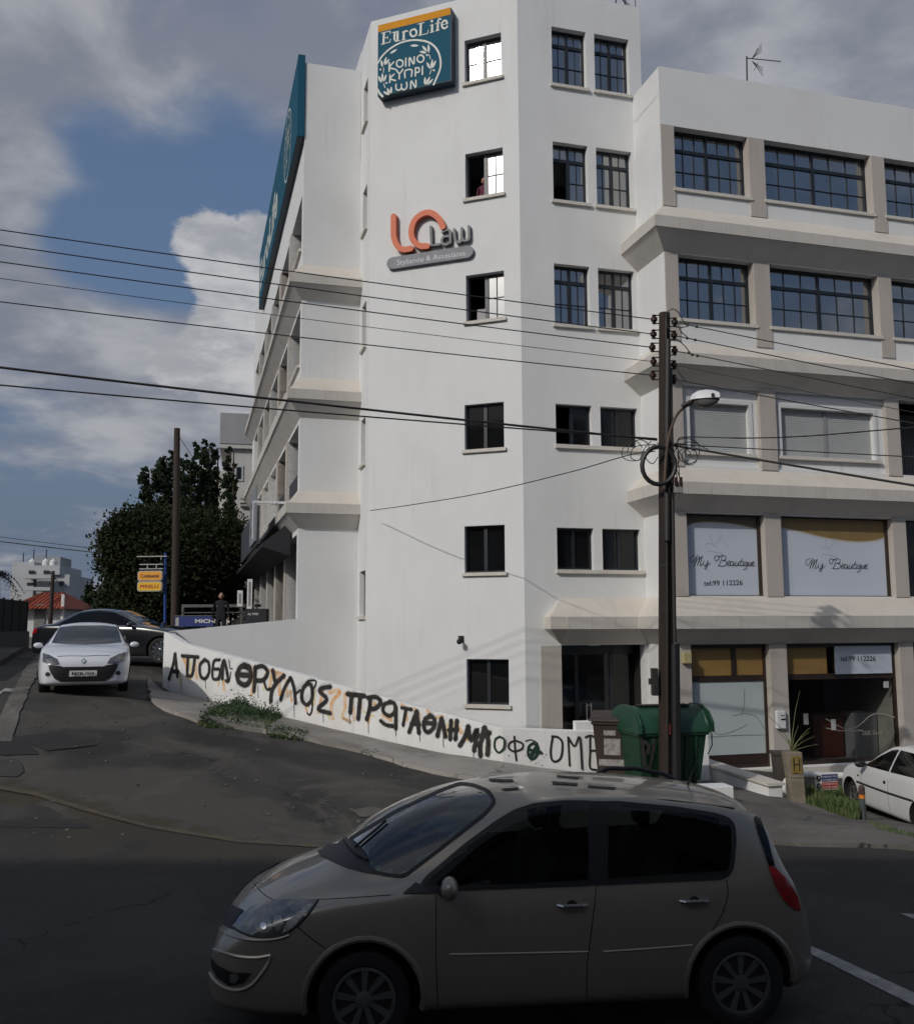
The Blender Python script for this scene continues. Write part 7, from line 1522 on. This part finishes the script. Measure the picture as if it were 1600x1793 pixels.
for i, (x, yt, yb, w_, dd) in enumerate(cy):
    H_ = (1080-yt); seg = [(x+random.Random(i*7+j).uniform(-2, 2), yt+H_*t0, yt+H_*t1, w_*ww, 0) for j, (t0, t1, ww) in enumerate(((-.01, .09, .45), (.03, .2, .75), (.12, .38, 1.0), (.3, .7, 1.1)))]
    tree('cypress_tree', ['leftmost short cypress standing a little apart from the row', 'second cypress from the left with broad top', 'third cypress beside the bare wooden pole', 'cypress just right of the bare wooden pole', 'slim cypress fifth from the left', 'tallest slim cypress in the middle of the row', 'second cypress from the right in the row', 'rightmost cypress against the old apartment block'][i], x, 46+dd, seg, 6500, .075, 20+i, FOLC, (.12, .03), 0)['group'] = 'cypresses behind the dark tree'
tree('conifer_tree', 'small pointed conifer far down the street', 157, 85, [(157, 1021, 1045, 12, 0), (157, 1035, 1065, 22, 0), (157, 1050, 1085, 30, 0)], 2600, .16, 41, FOLC, (.2, .05), 0)
tree('broadleaf_tree', 'thin loose tree between the conifer and the large dark tree', 186, 70, [(188, 1012, 1050, 26, 0), (182, 1035, 1075, 34, 0), (176, 1055, 1085, 34, 0), (198, 1030, 1060, 18, 0)], 3200, .13, 42, FOLC, (.15, .05), 2)
# palm at the very left
pb2 = at(-8, 1100, 38); pb2.z = h(pb2.x, pb2.y); e = empty('palm_tree', pb2, 'palm with drooping fronds at the far left edge', 'tree'); tp = at(-8, 1008, 38); mk('trunk', MB().tube([pb2, tp], .22, 10, r1=.17), BARK, e, smooth=True); rnd = random.Random(5)
for i in range(26):
    a = i*2.4; ln = rnd.uniform(.9, 1.25); up = rnd.uniform(-.1, .5); mb = MB(); prev = None
    for t in range(10):
        s_ = t/9; p = tp+Vector((math.cos(a)*ln*s_, math.sin(a)*ln*s_, up*s_-1.1*s_*s_+.1)); wd = .3*(1-s_*.7); sd = Vector((-math.sin(a), math.cos(a), -.5))
        for q in (-1, 1): n_ = len(mb.v); mb.v += [p, p+Vector((math.cos(a)*.05, math.sin(a)*.05, 0)), p+sd*q*wd*Vector((1, 1, 1)).length/1.7+Vector((math.cos(a)*.1, math.sin(a)*.1, -.05))]; mb.f += [(n_, n_+1, n_+2)]
    mk('frond', mb, FOLC, e)
# bare wooden poles
for x, yt, yb, Y, w_, lab in ((309, 750, 1090, 38, .17, 'bare dark wooden pole rising in front of the cypresses'), (92, 1000, 1078, 55, .14, 'leaning wooden pole in front of the red roofed house')):
    b, t = at(x-(4 if x < 100 else 2), yb, Y), at(x+1, yt, Y); b.z = h(b.x, b.y)-.2; e = empty('utility_pole', b, lab, 'utility pole'); mk('shaft', MB().tube([b, t], w_, 10, r1=w_*.7), mat('pole_brown', (.035, .024, .019), .85), e, smooth=True); mk('stay_wire', MB().tube([t-Vector((0, 0, .2)), at(x+28, yt+50, Y+4)], .015, 4), WIRE, e)
wire((560, 1008), (0, 948), 1.3, .03, .004, 'overhead_wire', 'upper faint wire crossing behind the far flats', Ya=45, Yb=48); wire((300, 975), (0, 940), 1.3, .018, .004, 'overhead_wire', 'lower faint wire crossing behind the far flats', Ya=45, Yb=48)
# tyre shop sign on a blue pole
BLU = mat('blue_pole_paint', (.012, .05, .22), .5); YS = mat('yellow_sign', (.72, .42, .02), .45, var=.04); OS = mat('orange_sign', (.72, .30, .03), .45, var=.04); GE = mat('sign_edge_grey', (.35, .35, .33), .5)
b, t = at(290, 1092, 30), at(290, 968, 30); b.z = h(b.x, b.y)-.1; e = empty('shop_sign', b, 'blue pole carrying orange and yellow tyre shop signs', 'sign'); mk('pole', MB().tube([b, t], .045, 10), BLU, e, smooth=True)
Mx = frame(at(243, 1034, 30), Vector((.99, -.14, 0)).normalized(), Vector((.14, .99, 0)).normalized())
def rb(x0, x1, z0, z1, r=.08): return [(x+r*sx*0+(r*math.cos(a) if True else 0), z+r*math.sin(a)) for (x, z, a0) in ((x1-r, z1-r, 0), (x0+r, z1-r, 1), (x0+r, z0+r, 2), (x1-r, z0+r, 3)) for sx in (1,) for a in [math.pi/2*a0+math.pi/8*k for k in range(5)]]
for z0_, m_, s_, im in ((-.02, YS, 'PIRELLI', mat('sign_red', (.35, .015, .015))), (.31, OS, 'Continental', INK)):
    q = mk('sign_edge', MB(Mx).prism(rb(-.03, .79, z0_-.015, z0_+.30), -.06, .06), GE, e); mk('sign_face', MB(Mx).prism(rb(0, .76, z0_+.012, z0_+.272), -.068, -.061), m_, q); ftext(s_, .08, .68, z0_+.09, .11, im, q, Pl(Mx @ Matrix.Translation((0, -.07, 0))), bold=.02)
fr_ = MB(Mx); fr_.box(0, .78, -.02, .02, .66, .69).box(0, .78, -.02, .02, .80, .83).box(.25, .28, -.02, .02, .69, .8).box(.55, .58, -.02, .02, .69, .8).box(-.1, .9, -.02, .02, 1.05, 1.08).box(.70, .72, -.02, .02, .95, 1.05); mk('sign_frame', fr_, GE, e)
# yard barrier with blue banner, person, notice boards
M2 = frame(at(305, 1092, 33), Vector((1, 0, 0)), Vector((0, 1, 0))); e = empty('banner_rail', at(305, 1096, 33), 'blue banner with white letters on a grey rail behind the terrace wall', 'banner', M=M2)
mk('banner', MB(M2).box(.02, 1.35, -.01, .01, -.1, .24), mat('banner_blue', (.015, .03, .16), .6), e); mk('banner_panel', MB(M2).box(.05, .16, -.016, -.011, -.08, .2), GE, e); ftext('MICHELIN', .72, 1.9, .02, .13, PT, e, Pl(M2 @ Matrix.Translation((0, -.012, 0))), bold=.03, off=.004)
mk('rail', MB(M2).box(.15, 2.9, .3, .36, .56, .66).box(.15, .22, .3, .36, -.4, .56).box(.15, 2.9, .3, .35, .36, .39).box(2.2, 2.26, .3, .36, -.4, .56).box(0, 1.4, .02, .05, .25, .28), mat('rail_grey', (.09, .095, .095), .6), e)
pp_ = at(386, 1110, 31.5); pp_.z = at(386, 1037, 31.5).z-1.75; person('person', 'man in dark clothes standing behind the terrace wall near the banner', pp_, 1.75, R(10))
for i, (x0, y0, x1, y1, lab) in enumerate(((415, 1034, 425, 1062, 'narrow pale notice board left of the white column'), (432, 1014, 442, 1066, 'tall narrow white display board under the awning'))):
    a, b = at(x0, y1, 33), at(x1, y0, 33); bd = empty('notice_board', Vector((a.x, a.y, h(a.x, a.y))), lab, 'board'); mk('board', MB().box(a.x, b.x, a.y, a.y+.05, a.z, b.z), SURR, bd); mk('panel', MB().box(a.x+.05, b.x-.05, a.y-.01, a.y-.001, a.z+.1, b.z-.1), mat('dim_grey', (.2, .2, .2), .6), bd); mk('leg', MB().box(a.x+.08, a.x+.12, a.y, a.y+.05, h(a.x, a.y)-.1, a.z), IRON, bd)
a, b = at(429, 1095, 31), at(466, 1066, 31); cb = empty('tyre_cabinet', Vector((a.x, a.y, h(a.x, a.y))), 'dark cabinet with small white lettering under the awning', 'cabinet'); mk('body', MB().box(a.x, b.x, a.y, a.y+.5, h(a.x, a.y)-.2, b.z), mat('cabinet_dark', (.012, .016, .022), .5), cb); ftext('ALL TYRES', a.x+.08, a.x+.42, b.z-.2, .07, PT, cb, Pl(Matrix.Translation((0, a.y, 0))))
# far street details
for x, y0, y1, Y, lab in ((130, 1048, 1065, 90, 'left one of two distant street lamps at the end of the street'), (146, 1053, 1066, 95, 'right one of two distant street lamps at the end of the street')):
    b, t = at(x, y1+20, Y), at(x, y0, Y); b.z = h(b.x, b.y); e = empty('street_lamp', b, lab, 'street lamp', group='distant street lamps'); mk('pole', MB().tube([b, t], .07, 6), IRON, e); mk('lamp_head', MB().box(t.x-.5, t.x+.1, t.y-.1, t.y+.1, t.z-.05, t.z+.1), IRON, e)
b, t = at(206, 1085, 48), at(206, 1034, 48); b.z = h(b.x, b.y); e = empty('road_sign', b, 'small red and white sign on a thin post beyond the cars', 'sign'); mk('post', MB().tube([b, t], .04, 6), IRON, e); mk('panel', MB().box(t.x-.35, t.x+.1, t.y-.02, t.y+.02, t.z-.3, t.z), mat('sign_white', (.6, .6, .6)), e); mk('band', MB().box(t.x-.35, t.x+.1, t.y-.03, t.y-.021, t.z-.3, t.z-.15), mat('sign_red', (.35, .015, .015)), e)
M, W_, z0, z1_ = rbox('', '', 118, 260, 1070, 110, 10, OW, 0); mk('far_wall', MB(M).box(-W_/2, W_/2, 0, 1, z0, z1_), mat('far_grey', (.13, .14, .15), .9), None, label='long low grey wall closing the far end of the street', category='wall')
tree('hedge_tree', 'low dark hedge at the far end of the street', 150, 80, [(120, 1072, 1095, 60, 0), (175, 1066, 1095, 60, 0), (220, 1062, 1095, 50, -4)], 4000, .16, 43, FOL, (.1, .04), 0)['category'] = 'hedge'
# building across the road behind the viewer: it shades the near road and shows in the glass
e = empty('opposite_building', (0, -8, 0), 'plain rendered block across the road behind the viewpoint', 'building'); OB = stained('opposite_wall', (.32, .30, .28), (.2, .19, .18), amt=.4)
mk('wall', MB().box(-45, 30, -20, -8.2, -1, 16.4), OB, e); mk('parapet', MB().box(-45, 30, -20, -8.1, 16.4, 17.0), OB, e)
for k in range(18):
    for fl in range(4): mk('window', MB().box(-43+k*4, -41.2+k*4, -8.19, -8.12, 1.6+fl*3.4, 3.2+fl*3.4), GLASSD, e)
